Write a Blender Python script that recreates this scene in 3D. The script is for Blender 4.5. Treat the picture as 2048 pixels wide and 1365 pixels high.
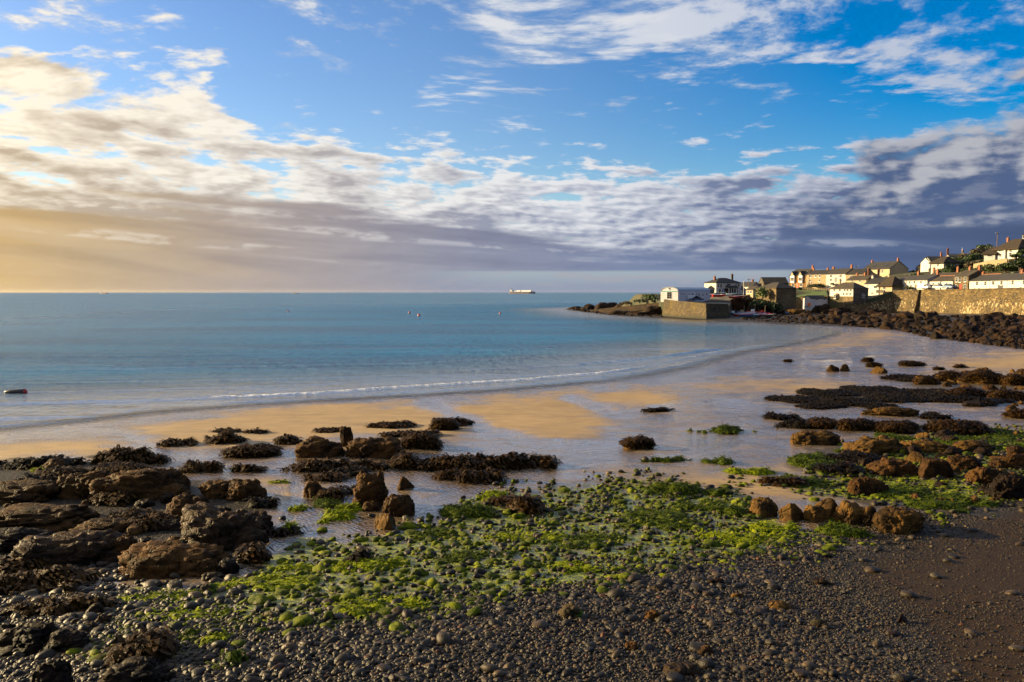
import bpy, bmesh, math, random
import numpy as np
from mathutils import Vector, Matrix, Euler

for o in list(bpy.data.objects):
    bpy.data.objects.remove(o, do_unlink=True)
scene = bpy.context.scene
COL = scene.collection
R = math.radians

# ------------------------------------------------------------------ camera
CAM_H = 9.0            # metres above the sea
FPX = 1607.0           # focal length in pixels of a 2048 px wide frame
PITCH = math.atan(97.5 / FPX)
cam_data = bpy.data.cameras.new("camera")
cam_data.sensor_width = 36.0
cam_data.lens = FPX / 2048.0 * 36.0
cam_data.clip_start = 0.1
cam_data.clip_end = 120000.0
cam = bpy.data.objects.new("camera", cam_data)
COL.objects.link(cam)
cam.location = (0, 0, CAM_H)
cam.rotation_euler = (R(90) - PITCH, 0, 0)
scene.camera = cam

# ------------------------------------------------------------------ light
SUN_AZ = R(-72)        # from +Y (view direction), negative = to the left
SUN_EL = R(14.0)
SUN_DIR = Vector((math.sin(SUN_AZ) * math.cos(SUN_EL), math.cos(SUN_AZ) * math.cos(SUN_EL), math.sin(SUN_EL)))
sd = bpy.data.lights.new("sun", 'SUN')
sd.energy = 5.0
sd.angle = R(0.6)
sd.color = (1.0, 0.755, 0.39)
sun = bpy.data.objects.new("sun", sd)
COL.objects.link(sun)
sun.rotation_euler = SUN_DIR.to_track_quat('Z', 'Y').to_euler()
sun.location = (-60, 40, 60)

scene.view_settings.view_transform = 'Standard'
scene.view_settings.look = 'None'
scene.view_settings.exposure = 1.62
scene.view_settings.gamma = 1.0
scene.render.engine = 'CYCLES'
cy = scene.cycles
cy.use_denoising = True
cy.use_adaptive_sampling = True
cy.adaptive_threshold = 0.03
cy.max_bounces = 6
cy.diffuse_bounces = 2
cy.glossy_bounces = 3
cy.transmission_bounces = 3
cy.transparent_max_bounces = 8
cy.volume_bounces = 0
cy.sample_clamp_indirect = 4.0
cy.sample_clamp_direct = 12.0
cy.caustics_reflective = False
cy.caustics_refractive = False


# ------------------------------------------------------------------ node helper
class S:
    """a node socket with arithmetic"""
    def __init__(self, g, sock):
        self.g, self.s = g, sock
    def __add__(self, o): return self.g.m('ADD', self, o)
    __radd__ = __add__
    def __sub__(self, o): return self.g.m('SUBTRACT', self, o)
    def __rsub__(self, o): return self.g.m('SUBTRACT', o, self)
    def __mul__(self, o): return self.g.m('MULTIPLY', self, o)
    __rmul__ = __mul__
    def __truediv__(self, o): return self.g.m('DIVIDE', self, o)
    def __rtruediv__(self, o): return self.g.m('DIVIDE', o, self)
    def __pow__(self, o): return self.g.m('POWER', self, o)


class G:
    def __init__(self, tree):
        self.t = tree
        self.n = tree.nodes
        self.l = tree.links
    def put(self, sock, v):
        if isinstance(v, S):
            self.l.new(v.s, sock)
        elif v is not None:
            if hasattr(sock.default_value, '__len__') and not hasattr(v, '__len__'):
                v = [v] * len(sock.default_value)
            if hasattr(sock.default_value, '__len__') and len(sock.default_value) == 4 and len(v) == 3:
                v = (*v, 1.0)
            sock.default_value = v
    def node(self, typ, ins=None, **props):
        nd = self.n.new(typ)
        for k, v in props.items():
            setattr(nd, k, v)
        for k, v in (ins or {}).items():
            self.put(nd.inputs[k], v)
        return nd
    def m(self, op, a, b=None, c=None, clamp=False):
        nd = self.n.new('ShaderNodeMath')
        nd.operation = op
        nd.use_clamp = clamp
        for i, v in enumerate((a, b, c)):
            if v is not None:
                self.put(nd.inputs[i], v)
        return S(self, nd.outputs[0])
    def vm(self, op, a, b=None, out=0):
        nd = self.n.new('ShaderNodeVectorMath')
        nd.operation = op
        self.put(nd.inputs[0], a)
        if b is not None:
            self.put(nd.inputs[3 if op == 'SCALE' else 1], b)
        return S(self, nd.outputs['Value'] if op in ('DOT_PRODUCT', 'LENGTH', 'DISTANCE') else nd.outputs[0])
    def smooth(self, v, lo, hi, a=0.0, b=1.0, linear=False):
        nd = self.n.new('ShaderNodeMapRange')
        nd.interpolation_type = 'LINEAR' if linear else 'SMOOTHSTEP'
        for i, x in enumerate((v, lo, hi, a, b)):
            self.put(nd.inputs[i], x)
        return S(self, nd.outputs[0])
    def comb(self, x, y, z):
        nd = self.node('ShaderNodeCombineXYZ', {0: x, 1: y, 2: z})
        return S(self, nd.outputs[0])
    def sep(self, v):
        nd = self.node('ShaderNodeSeparateXYZ', {0: v})
        return [S(self, nd.outputs[i]) for i in range(3)]
    def noise(self, vec, scale, detail=4, rough=0.5, dist=0.0, lac=2.0, col=False, dims='3D'):
        nd = self.node('ShaderNodeTexNoise', noise_dimensions=dims)
        self.put(nd.inputs['Vector'], vec)
        for k, v in (('Scale', scale), ('Detail', detail), ('Roughness', rough), ('Distortion', dist), ('Lacunarity', lac)):
            self.put(nd.inputs[k], v)
        return S(self, nd.outputs['Color' if col else 'Fac'])
    def voro(self, vec, scale, feature='F1', out='Distance', rand=1.0):
        nd = self.node('ShaderNodeTexVoronoi', feature=feature)
        self.put(nd.inputs['Vector'], vec)
        self.put(nd.inputs['Scale'], scale)
        self.put(nd.inputs['Randomness'], rand)
        return S(self, nd.outputs[out])
    def ramp(self, fac, stops, interp='LINEAR'):
        nd = self.n.new('ShaderNodeValToRGB')
        cr = nd.color_ramp
        cr.interpolation = interp
        while len(cr.elements) > 1:
            cr.elements.remove(cr.elements[-1])
        for i, (p, c) in enumerate(stops):
            e = cr.elements[0] if i == 0 else cr.elements.new(p)
            e.position = p
            e.color = (c, c, c, 1) if not hasattr(c, '__len__') else (*c[:3], 1)
        self.put(nd.inputs[0], fac)
        return S(self, nd.outputs[0])
    def mix(self, f, a, b, blend='MIX'):
        nd = self.n.new('ShaderNodeMix')
        nd.data_type = 'RGBA'
        nd.blend_type = blend
        nd.clamp_factor = True
        self.put(nd.inputs[0], f)
        self.put(nd.inputs[6], a)
        self.put(nd.inputs[7], b)
        return S(self, nd.outputs[2])
    def attr(self, name, out='Fac', typ='GEOMETRY'):
        nd = self.node('ShaderNodeAttribute', attribute_name=name, attribute_type=typ)
        return S(self, nd.outputs[out])
    def bump(self, h, strength=1.0, dist=0.1, normal=None):
        nd = self.node('ShaderNodeBump')
        self.put(nd.inputs['Strength'], strength)
        self.put(nd.inputs['Distance'], dist)
        self.put(nd.inputs['Height'], h)
        if normal is not None:
            self.put(nd.inputs['Normal'], normal)
        return S(self, nd.outputs[0])


# ------------------------------------------------------------------ sky
world = bpy.data.worlds.new("World")
scene.world = world
world.use_nodes = True
wt = world.node_tree
wt.nodes.clear()
g = G(wt)
SKY_STRENGTH = 0.05
tc = g.node('ShaderNodeTexCoord')
D = S(g, tc.outputs['Generated'])
dx, dy, dz = g.sep(D)
DEG = 180 / math.pi
u = g.m('ARCTAN2', dx, dy) * DEG                      # azimuth, degrees, right positive
v = g.m('ARCSINE', dz) * DEG                           # elevation, degrees
uq = (u + 60.0) / 120.0
def uc(stops):                                          # a value given at azimuths
    return g.ramp(uq, [((a + 60) / 120.0, b) for a, b in stops], 'B_SPLINE' if False else 'EASE')
sunang = g.m('ARCCOSINE', g.vm('DOT_PRODUCT', D, tuple(SUN_DIR))) * DEG
near = g.smooth(sunang, 112, 26, linear=True)          # 1 near the sun
nish = g.node('ShaderNodeTexSky', sky_type='NISHITA', sun_disc=False, sun_elevation=SUN_EL,
              sun_rotation=SUN_AZ, altitude=0.0, air_density=1.0, dust_density=0.6, ozone_density=2.5)
blue = S(g, nish.outputs[0])
hs = g.node('ShaderNodeHueSaturation', {'Saturation': g.smooth(sunang, 62, 104, 1.22, 1.75), 'Value': 1.2, 'Color': blue, 'Hue': 0.513})
blue = S(g, hs.outputs[0])
# cloud plane: perspective of a level deck
den = g.m('MAXIMUM', dz, 0.0) + 0.085
P = g.comb(dx / den, dy / den, 0.0)
wob = g.noise(P, 0.5, 1, 0.5, col=True, dims='2D')
Pw = g.vm('ADD', P, g.vm('SCALE', g.vm('SUBTRACT', wob, (0.5, 0.5, 0.5)), 0.9))
# deck: one main sheet whose upper edge sinks from the left to the middle
edge = uc([(-60, 0.80), (-32, 0.74), (-21, 0.72), (-17.5, 0.55), (-8, 0.485), (3, 0.475), (16, 0.445), (20, 0.42), (26, 0.49), (32, 0.53), (60, 0.55)]) * 20.0
en = g.noise(Pw, 0.8, 2, 0.55, dims='2D')
dv = edge - v + (en - 0.5) * 4.0                        # degrees below the deck's edge
cover = g.smooth(dv, -1.4, 2.2)
low0 = g.smooth(v, 8.0, 4.5)
Pm = g.vm('MULTIPLY', Pw, (1.0, 1.25, 1.0))
n1 = g.noise(Pm, 2.3, 7, 0.58, 0.0, dims='2D')
n2 = g.noise(g.vm('ADD', Pm, (3.7, 1.1, 0)), 6.2, 3, 0.6, 0.0, dims='2D')
# nearer the horizon the sheet breaks into rounder puffs
n3 = g.noise(g.comb(u * 0.27 + v * 0.10, v * 1.0, 0), 1.0, 6, 0.60, dims='2D')
n3s = g.noise(g.comb(u * 0.27 + v * 0.10 - 0.10, v * 1.0 + 0.20, 0), 1.0, 3, 0.58, dims='2D')
lowk = g.smooth(v, 14.0, 8.5) * 0.85
n1f = n1 * 0.78 + n2 * 0.22
body = n1f + (n3 - n1f) * lowk
thick = body + cover * 0.215 - 0.61 + low0 * 0.09
# high thin patches above the deck
hp = g.noise(g.vm('ADD', P, (7.3, 2.2, 0)), 0.62, 1, 0.5, dims='2D')
# thin high sheets: patches at the left top, middle top and right
def blob(u0, v0, su, sv):
    a = (u - u0) / su
    b = (v - v0) / sv
    return g.m('EXPONENT', (a * a + b * b) * -1.0)
patch = blob(11, 18, 8, 4.0) * 1.0 + blob(26.5, 14.5, 4.5, 2.6) * 0.75 + blob(0, 17.5, 3.5, 2.6) * 0.8 + blob(-11, 20, 6.5, 1.9) * 0.7 \
    + blob(-29, 17.0, 6, 2.8) * 0.55 + blob(31, 12.5, 4, 1.2) * 0.7 + blob(17, 13.2, 5, 1.0) * 0.3 + blob(-14, 15.4, 3, .6) * 0.45 + blob(21, 19.5, 6, 3) * .5
outside = g.smooth(v, 19, 28) * 0.95  # added cloud cover above the view, to make the ambient light less blue
hp2 = g.noise(g.vm('MULTIPLY', Pw, (1.0, 1.15, 1)), 4.2, 7, 0.64, 0.0, dims='2D')
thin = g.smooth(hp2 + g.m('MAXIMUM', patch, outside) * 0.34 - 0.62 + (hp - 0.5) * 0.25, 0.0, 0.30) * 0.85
dens = g.smooth(thick, -0.05, 0.085)
# light on the clouds: compare with the cloud a little way towards the sun
off = (SUN_DIR.x * 0.10, SUN_DIR.y * 0.10, 0)
n1s = g.noise(g.vm('ADD', Pm, off), 2.3, 4, 0.58, 0.0, dims='2D')
relief = (n1 - n1s) * 3.6 * (1.0 - lowk) + (n3 - n3s) * 3.4 * lowk
low = g.smooth(v, 9.0, 4.4)
right = g.smooth(u, 6.0, 21.0)
deep = g.smooth(thick, 0.0, 0.22)
big = g.smooth(g.noise(g.comb(u * 0.055 + 9, v * 0.23 + u * 0.025, 0), 1.0, 2, 0.55, dims='2D'), 0.46, 0.62)
shade = g.m('ADD', deep * (big * 0.55 + 0.24) + right * 0.40 * g.smooth(dv, -.5, 2.2), low * 0.22 - relief, clamp=True)
# near: 0.03 right edge of the view, 0.46 middle, 0.83 left edge
lit = g.ramp(near, [(0.0, (0.46, 0.48, 0.56)), (0.25, (0.60, 0.63, 0.72)), (0.46, (0.80, 0.81, 0.83)), (0.62, (0.90, 0.87, 0.82)), (0.83, (1.06, 0.95, 0.76)), (1.0, (1.6, 1.3, 0.85))])
dark = g.ramp(near, [(0.0, (0.08, 0.105, 0.19)), (0.22, (0.12, 0.16, 0.29)), (0.42, (0.24, 0.29, 0.44)), (0.60, (0.43, 0.41, 0.43)), (0.83, (0.58, 0.47, 0.34)), (1.0, (0.75, 0.50, 0.24))])
ccol = g.mix(shade, lit, dark)
# cumulus bank low on the right: billows with lit crowns
q = g.noise(g.comb(u * 0.13 + 2.3, v * 0.24, 0), 1.0, 6, 0.55, 0.0, dims='2D')
q2 = g.noise(g.comb(u * 0.13 + 2.2, v * 0.24 + 0.12, 0), 1.0, 3, 0.55, 0.0, dims='2D')
bank_edge = uc([(-60, 0.0), (14, 0.0), (20, 0.33), (25, 0.50), (29, 0.56), (34, 0.62), (60, 0.66)]) * 20.0
bank = g.smooth(bank_edge + (q - 0.5) * 10.0 + (n3 - 0.5) * 2.4 - v, -0.5, 1.3) * g.smooth(u, 15, 21)
brel = g.smooth((q - q2) * 5.0 + (n3 - n3s) * 1.2 + g.smooth(v, 5.0, 10.5) * 0.75 - 0.12, -0.1, 0.8)
bcol = g.mix(brel, (0.085, 0.130, 0.255), (0.46, 0.47, 0.52))
bcol = g.mix(g.smooth(n3, 0.50, 0.68) * 0.30 * g.smooth(v, 2.5, 5.0), bcol, (0.36, 0.38, 0.46))
bcol = g.mix(g.smooth(v, 4.5, 1.5) , bcol, (0.075, 0.102, 0.195))
# stratus: smooth grey sheet under the deck with slanting lower bands
st_edge = uc([(-60, 0.30), (-32, 0.285), (-15, 0.28), (-4, 0.225), (6, 0.19), (18, 0.20), (32, 0.25), (60, 0.25)]) * 20.0
sn = g.noise(g.comb(u * 0.03, v * 0.42 + u * 0.02, 0.0), 1.6, 3, 0.5, 0.0, dims='2D')
sdv = st_edge - v + (sn - 0.5) * 4.6
strat = g.smooth(sdv, -0.5, 0.75)
scol = g.ramp(near, [(0.0, (0.065, 0.095, 0.175)), (0.2, (0.098, 0.148, 0.280)), (0.36, (0.180, 0.235, 0.385)), (0.52, (0.30, 0.31, 0.395)), (0.66, (0.42, 0.355, 0.33)), (0.76, (0.54, 0.40, 0.25)), (0.84, (0.72, 0.48, 0.20)), (1.0, (0.95, 0.62, 0.24))])
band = g.noise(g.comb(u * 0.022 + 4, v * 0.55 + u * 0.035, 0), 1.5, 2, 0.5, 0.0, dims='2D')
scol = g.mix(g.smooth(band, 0.40, 0.66) * g.smooth(v, 0.6, 2.4) * 0.55, scol, g.vm('MULTIPLY', scol, (0.70, 0.71, 0.78)))
# thin lit streaks in the sheet
scol = g.mix(g.smooth(band, 0.44, 0.30) * g.smooth(v, 1.6, 2.8) * g.smooth(n3, 0.42, 0.60) * 0.75, scol, g.mix(0.45, lit, scol))
# one long darker band sinking to the right, and pale rays slanting through the sheet at the left
bd = v - (6.1 - g.m('MAXIMUM', u + 22.0, 0.0) * 0.105) + (sn - 0.5) * 1.2
scol = g.mix(g.m('EXPONENT', bd * bd * -1.6) * 0.42 * g.smooth(u, 22, 8) * g.smooth(u, -32, -14), scol, g.vm('MULTIPLY', scol, (0.62, 0.62, 0.72)))
rayc = g.noise(g.comb(v * 0.55 + u * 0.11, 0.0, 0.0), 1.0, 2, 0.5, dims='2D')
scol = g.mix(g.smooth(rayc, 0.47, 0.62) * g.smooth(u, -6, -26) * g.smooth(v, 0.3, 1.5) * 0.35, scol, (0.70, 0.54, 0.35))
# clear strip under the stratus, right of the middle
strip = g.smooth(v, 1.62, 1.38) * g.smooth(u, -9, 0) * g.smooth(u, 26, 17)
stc = g.mix(g.smooth(v, 0.1, 1.5), (0.28, 0.33, 0.45), (0.38, 0.45, 0.50))
puff = g.smooth(g.noise(g.comb(u * 0.35, v * 1.5, 0), 1.0, 2, 0.55, dims='2D'), 0.52, 0.68) * g.smooth(v, 0.2, 0.6)
stc = g.mix(puff * 0.5, stc, (0.42, 0.40, 0.44))
inv = 0.325 / SKY_STRENGTH
col = blue
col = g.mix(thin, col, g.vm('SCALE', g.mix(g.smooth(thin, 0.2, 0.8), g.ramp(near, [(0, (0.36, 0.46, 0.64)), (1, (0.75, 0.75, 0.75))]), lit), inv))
col = g.mix(dens, col, g.vm('SCALE', ccol, inv))
col = g.mix(bank, col, g.vm('SCALE', bcol, inv))
col = g.mix(strat * 0.94, col, g.vm('SCALE', scol, inv))
col = g.mix(strip * 0.9, col, g.vm('SCALE', stc, inv))
# below the horizon: dull sea grey
col = g.mix(g.smooth(dz, -0.002, -0.05), col, (0.8, 1.0, 1.3))
bg = g.node('ShaderNodeBackground', {'Color': col, 'Strength': SKY_STRENGTH})
wo = g.node('ShaderNodeOutputWorld')
wt.links.new(bg.outputs[0], wo.inputs[0])
world.cycles.sampling_method = 'MANUAL'
world.cycles.sample_map_resolution = 512

# ------------------------------------------------------------------ projection between the photo's pixels and the place
_c, _s = math.cos(PITCH), math.sin(PITCH)
def ray(px, py):
    a = (np.asarray(px, float) - 1024) / FPX
    b = -(np.asarray(py, float) - 682.5) / FPX
    return np.stack(np.broadcast_arrays(a, _c + b * _s, -_s + b * _c), -1)
def at_depth(px, py, depth):
    r = ray(px, py)
    return np.array([0, 0, CAM_H]) + r * (depth / r[..., 1])[..., None] if np.ndim(px) else np.array([0, 0, CAM_H]) + r * (depth / r[1])
def at_z(px, py, z=0.0):
    r = ray(px, py)
    t = (z - CAM_H) / r[..., 2]
    return np.array([0, 0, CAM_H]) + r * t[..., None]
def project(x, y, z):
    z = z - CAM_H
    f = y * _c - z * _s
    up = y * _s + z * _c
    f = np.maximum(f, 0.05)
    return 1024 + FPX * x / f, 682.5 - FPX * up / f

# ------------------------------------------------------------------ numpy noise
def _hash(*i):
    h = np.zeros(np.shape(i[0]), np.int64)
    for k, p in zip(i, (374761393, 668265263, 2147483647, 974634721)):
        h = h + k.astype(np.int64) * p
    h = (h ^ (h >> 13)) * 1274126177
    h = (h ^ (h >> 16)) & 0xffffff
    return h / float(0xffffff)
def vnoise2(x, y, seed=0):
    xi, yi = np.floor(x), np.floor(y)
    fx, fy = x - xi, y - yi
    fx = fx * fx * fx * (fx * (fx * 6 - 15) + 10)
    fy = fy * fy * fy * (fy * (fy * 6 - 15) + 10)
    sd_ = np.full(np.shape(xi), seed)
    h = lambda a, b: _hash(xi + a, yi + b, sd_)
    return (h(0, 0) * (1 - fx) + h(1, 0) * fx) * (1 - fy) + (h(0, 1) * (1 - fx) + h(1, 1) * fx) * fy
def fbm2(x, y, seed=0, oct=4, rough=0.5):
    t, a, s = 0.0, 1.0, 0.0
    for k in range(oct):
        t = t + a * vnoise2(x * 2 ** k + 17.3 * k, y * 2 ** k - 9.1 * k, seed + k)
        s += a
        a *= rough
    return t / s
def vnoise3(p, seed=0):
    i = np.floor(p)
    f = p - i
    f = f * f * f * (f * (f * 6 - 15) + 10)
    sd_ = np.full(i.shape[:-1], seed)
    r = 0.0
    for dx_ in (0, 1):
        for dy_ in (0, 1):
            for dz_ in (0, 1):
                w = (f[..., 0] if dx_ else 1 - f[..., 0]) * (f[..., 1] if dy_ else 1 - f[..., 1]) * (f[..., 2] if dz_ else 1 - f[..., 2])
                r = r + w * _hash(i[..., 0] + dx_, i[..., 1] + dy_, i[..., 2] + dz_, sd_)
    return r
def fbm3(p, seed=0, oct=4, rough=0.5):
    t, a, s = 0.0, 1.0, 0.0
    for k in range(oct):
        t = t + a * vnoise3(p * 2 ** k + 11.7 * k, seed + k)
        s += a
        a *= rough
    return t / s
def sstep(x, a, b):
    t = np.clip((x - a) / (b - a), 0, 1)
    return t * t * (3 - 2 * t)
def seg_dist(x, y, pts):
    """distance to a polyline"""
    best = np.full(np.shape(x), 1e9)
    for (x0, y0), (x1, y1) in zip(pts[:-1], pts[1:]):
        ex, ey = x1 - x0, y1 - y0
        t = np.clip(((x - x0) * ex + (y - y0) * ey) / (ex * ex + ey * ey + 1e-9), 0, 1)
        best = np.minimum(best, np.hypot(x - x0 - t * ex, y - y0 - t * ey))
    return best
def inside(x, y, poly):
    r = np.zeros(np.shape(x), bool)
    n = len(poly)
    for i in range(n):
        x0, y0 = poly[i]
        x1, y1 = poly[(i + 1) % n]
        if y0 == y1:
            continue
        c = ((y0 > y) != (y1 > y)) & (x < (x1 - x0) * (y - y0) / (y1 - y0) + x0)
        r ^= c
    return r
def poly_sd(px, py, poly, ys=2.5):
    """signed distance (positive inside) with the vertical stretched, for shapes seen at a slant"""
    pl = [(a, b * ys) for a, b in poly]
    d = seg_dist(px, py * ys, pl + pl[:1])
    return np.where(inside(px, py * ys, pl), d, -d)

# ------------------------------------------------------------------ object helpers
def link(o, parent=None):
    COL.objects.link(o)
    if parent is not None:
        o.parent = parent
    return o
def tag(o, label=None, cat=None, group=None, kind=None):
    for k, v_ in (('label', label), ('category', cat), ('group', group), ('kind', kind)):
        if v_:
            o[k] = v_
    return o
def empty(name, loc=(0, 0, 0), rz=0.0):
    o = bpy.data.objects.new(name, None)
    o.empty_display_size = 0.2
    o.location = loc
    o.rotation_euler = (0, 0, rz)
    return link(o)
def mesh_np(name, v_, f_, mat=None, smooth=True):
    """v (n,3), f list/array of equal-length faces"""
    me = bpy.data.meshes.new(name)
    v_ = np.asarray(v_, np.float32)
    if isinstance(f_, np.ndarray):
        nf, k = f_.shape
        me.vertices.add(len(v_))
        me.vertices.foreach_set('co', v_.ravel())
        me.loops.add(nf * k)
        me.loops.foreach_set('vertex_index', f_.ravel().astype(np.int32))
        me.polygons.add(nf)
        me.polygons.foreach_set('loop_start', np.arange(0, nf * k, k, dtype=np.int32))
        me.polygons.foreach_set('loop_total', np.full(nf, k, np.int32))
        me.update(calc_edges=True)
        me.validate()
    else:
        me.from_pydata([tuple(map(float, a)) for a in v_], [], f_)
        me.update()
    if smooth:
        me.polygons.foreach_set('use_smooth', np.ones(len(me.polygons), bool))
    if mat:
        me.materials.append(mat)
    return me
def add_attr(me, name, val):
    a = me.attributes.new(name, 'FLOAT', 'POINT')
    a.data.foreach_set('value', np.asarray(val, np.float32).ravel())
def obj(name, me, parent=None, loc=None):
    o = bpy.data.objects.new(name, me)
    if loc is not None:
        o.location = loc
    return link(o, parent)

class MB:
    """collects boxes, prisms and tubes into one mesh"""
    def __init__(self):
        self.v, self.f = [], []
    def add(self, vs, fs):
        b = len(self.v)
        self.v += [tuple(map(float, a)) for a in vs]
        self.f += [tuple(i + b for i in f_) for f_ in fs]
        return self
    def box(self, x0, x1, y0, y1, z0, z1):
        return self.add([(x0, y0, z0), (x1, y0, z0), (x1, y1, z0), (x0, y1, z0), (x0, y0, z1), (x1, y0, z1), (x1, y1, z1), (x0, y1, z1)],
                        [(3, 2, 1, 0), (4, 5, 6, 7), (0, 1, 5, 4), (1, 2, 6, 5), (2, 3, 7, 6), (3, 0, 4, 7)])
    def prism(self, poly, y0, y1):
        """polygon in x,z pushed along y"""
        n = len(poly)
        self.add([(a, y0, b) for a, b in poly] + [(a, y1, b) for a, b in poly],
                 [tuple(range(n)), tuple(range(2 * n - 1, n - 1, -1))] + [(i, i + n, (i + 1) % n + n, (i + 1) % n) for i in range(n)])
        return self
    def prism_x(self, poly, x0, x1):
        n = len(poly)
        self.add([(x0, a, b) for a, b in poly] + [(x1, a, b) for a, b in poly],
                 [tuple(range(n - 1, -1, -1)), tuple(range(n, 2 * n))] + [(i, (i + 1) % n, (i + 1) % n + n, i + n) for i in range(n)])
        return self
    def tube(self, a, b, r0, r1=None, n=8):
        r1 = r0 if r1 is None else r1
        a, b = Vector(a), Vector(b)
        q = (b - a).to_track_quat('Z', 'Y')
        vs = []
        for p, r in ((a, r0), (b, r1)):
            for k in range(n):
                t = 2 * math.pi * k / n
                vs.append(p + q @ Vector((r * math.cos(t), r * math.sin(t), 0)))
        return self.add(vs, [(k, (k + 1) % n, (k + 1) % n + n, k + n) for k in range(n)] + [tuple(range(n - 1, -1, -1)), tuple(range(n, 2 * n))])
    def lathe(self, prof, n=14, c=(0, 0, 0)):
        vs, fs = [], []
        for r, z in prof:
            for k in range(n):
                t = 2 * math.pi * k / n
                vs.append((c[0] + r * math.cos(t), c[1] + r * math.sin(t), c[2] + z))
        for j in range(len(prof) - 1):
            for k in range(n):
                fs.append((j * n + k, j * n + (k + 1) % n, (j + 1) * n + (k + 1) % n, (j + 1) * n + k))
        fs.append(tuple(range(n - 1, -1, -1)))
        fs.append(tuple(range((len(prof) - 1) * n, len(prof) * n)))
        return self.add(vs, fs)
    def build(self, name, mat, parent=None, smooth=False, loc=None):
        me = bpy.data.meshes.new(name)
        me.from_pydata(self.v, [], self.f)
        bm_ = bmesh.new()
        bm_.from_mesh(me)
        bmesh.ops.recalc_face_normals(bm_, faces=bm_.faces)
        bm_.to_mesh(me)
        bm_.free()
        if smooth:
            me.polygons.foreach_set('use_smooth', np.ones(len(me.polygons), bool))
        me.materials.append(mat)
        return obj(name, me, parent, loc)

# ------------------------------------------------------------------ materials
M = {}
def new_mat(name):
    m_ = bpy.data.materials.new(name)
    m_.use_nodes = True
    m_.node_tree.nodes.clear()
    gg = G(m_.node_tree)
    out = gg.node('ShaderNodeOutputMaterial')
    M[name] = m_
    return m_, gg, out
def finish(gg, out, color, rough=0.6, normal=None, ior=1.45, spec=0.5, metallic=0.0, **kw):
    b = gg.node('ShaderNodeBsdfPrincipled')
    gg.put(b.inputs['Base Color'], color)
    gg.put(b.inputs['Roughness'], rough)
    gg.put(b.inputs['IOR'], ior)
    gg.put(b.inputs['Specular IOR Level'], spec)
    gg.put(b.inputs['Metallic'], metallic)
    if normal is not None:
        gg.put(b.inputs['Normal'], normal)
    for k, v_ in kw.items():
        gg.put(b.inputs[k], v_)
    gg.l.new(b.outputs[0], out.inputs[0])
    return b
def opos(gg):
    return S(gg, gg.node('ShaderNodeNewGeometry').outputs['Position'])
def ocoord(gg):
    return S(gg, gg.node('ShaderNodeTexCoord').outputs['Object'])
def orand(gg):
    return S(gg, gg.node('ShaderNodeObjectInfo').outputs['Random'])

def rock_mat(name, a, b, c, rough=0.55, bump=1.0, sc=1.0, green=0.0):
    """weathered shore rock: a main, b dark stain, c pale lichen / dry crust"""
    m_, gg, out = new_mat(name)
    p = opos(gg)
    n_ = gg.noise(p, 1.3 * sc, 6, 0.62)
    col_ = gg.mix(gg.smooth(n_, 0.36, 0.60), b, a)
    n2_ = gg.noise(p, 5.0 * sc, 5, 0.65)
    col_ = gg.mix(gg.smooth(n2_, 0.55, 0.72) * 0.75, col_, c)
    sp = gg.noise(p, 26.0 * sc, 3, 0.7)
    col_ = gg.mix(gg.smooth(sp, 0.62, 0.42) * 0.55, col_, gg.vm('SCALE', col_, 0.45))
    if green:
        gn = gg.noise(gg.vm('ADD', p, (9, 4, 2)), 1.1, 5, 0.6)
        col_ = gg.mix(gg.smooth(gn, 0.62 - green, 0.74 - green), col_, (0.07, 0.12, 0.008))
    cr = gg.voro(gg.vm('ADD', p, gg.vm('SCALE', gg.noise(p, 2.0 * sc, 3, 0.5, col=True), 0.35)), 2.6 * sc, 'DISTANCE_TO_EDGE')
    h = gg.smooth(cr, 0.0, 0.12) * 0.5 + n2_ * 0.6 + sp * 0.22 + n_ * 0.4
    nm = gg.bump(h, 0.9, 0.085 * bump)
    tone = orand(gg) * 0.5 + 0.75
    col_ = gg.vm('SCALE', col_, tone)
    finish(gg, out, col_, gg.smooth(n2_, 0.3, 0.7, rough - 0.05, rough + 0.25), nm, spec=0.1)
    return m_
rock_mat('rock_brown', (0.0675, 0.0303, 0.0070), (0.0170, 0.0078, 0.0022), (0.1070, 0.0538, 0.0147), 0.65)
rock_mat('rock_ochre', (0.1049, 0.0532, 0.0110), (0.0229, 0.0122, 0.0037), (0.1717, 0.0954, 0.0241), 0.65)
rock_mat('rock_grey', (0.0428, 0.0226, 0.0094), (0.0131, 0.0069, 0.0030), (0.0786, 0.0474, 0.0236), 0.52)
rock_mat('rock_dark', (0.0183, 0.0096, 0.0041), (0.0058, 0.0032, 0.0018), (0.0410, 0.0200, 0.0070), 0.55)
rock_mat('boulder_dark', (0.0354, 0.0179, 0.0072), (0.0092, 0.0051, 0.0029), (0.0922, 0.0435, 0.0139), 0.6, 2.0, 0.35)
rock_mat('rock_mossy', (0.085, 0.058, 0.025), (0.026, 0.020, 0.010), (0.15, 0.10, 0.04), 0.55, green=0.10)

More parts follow.
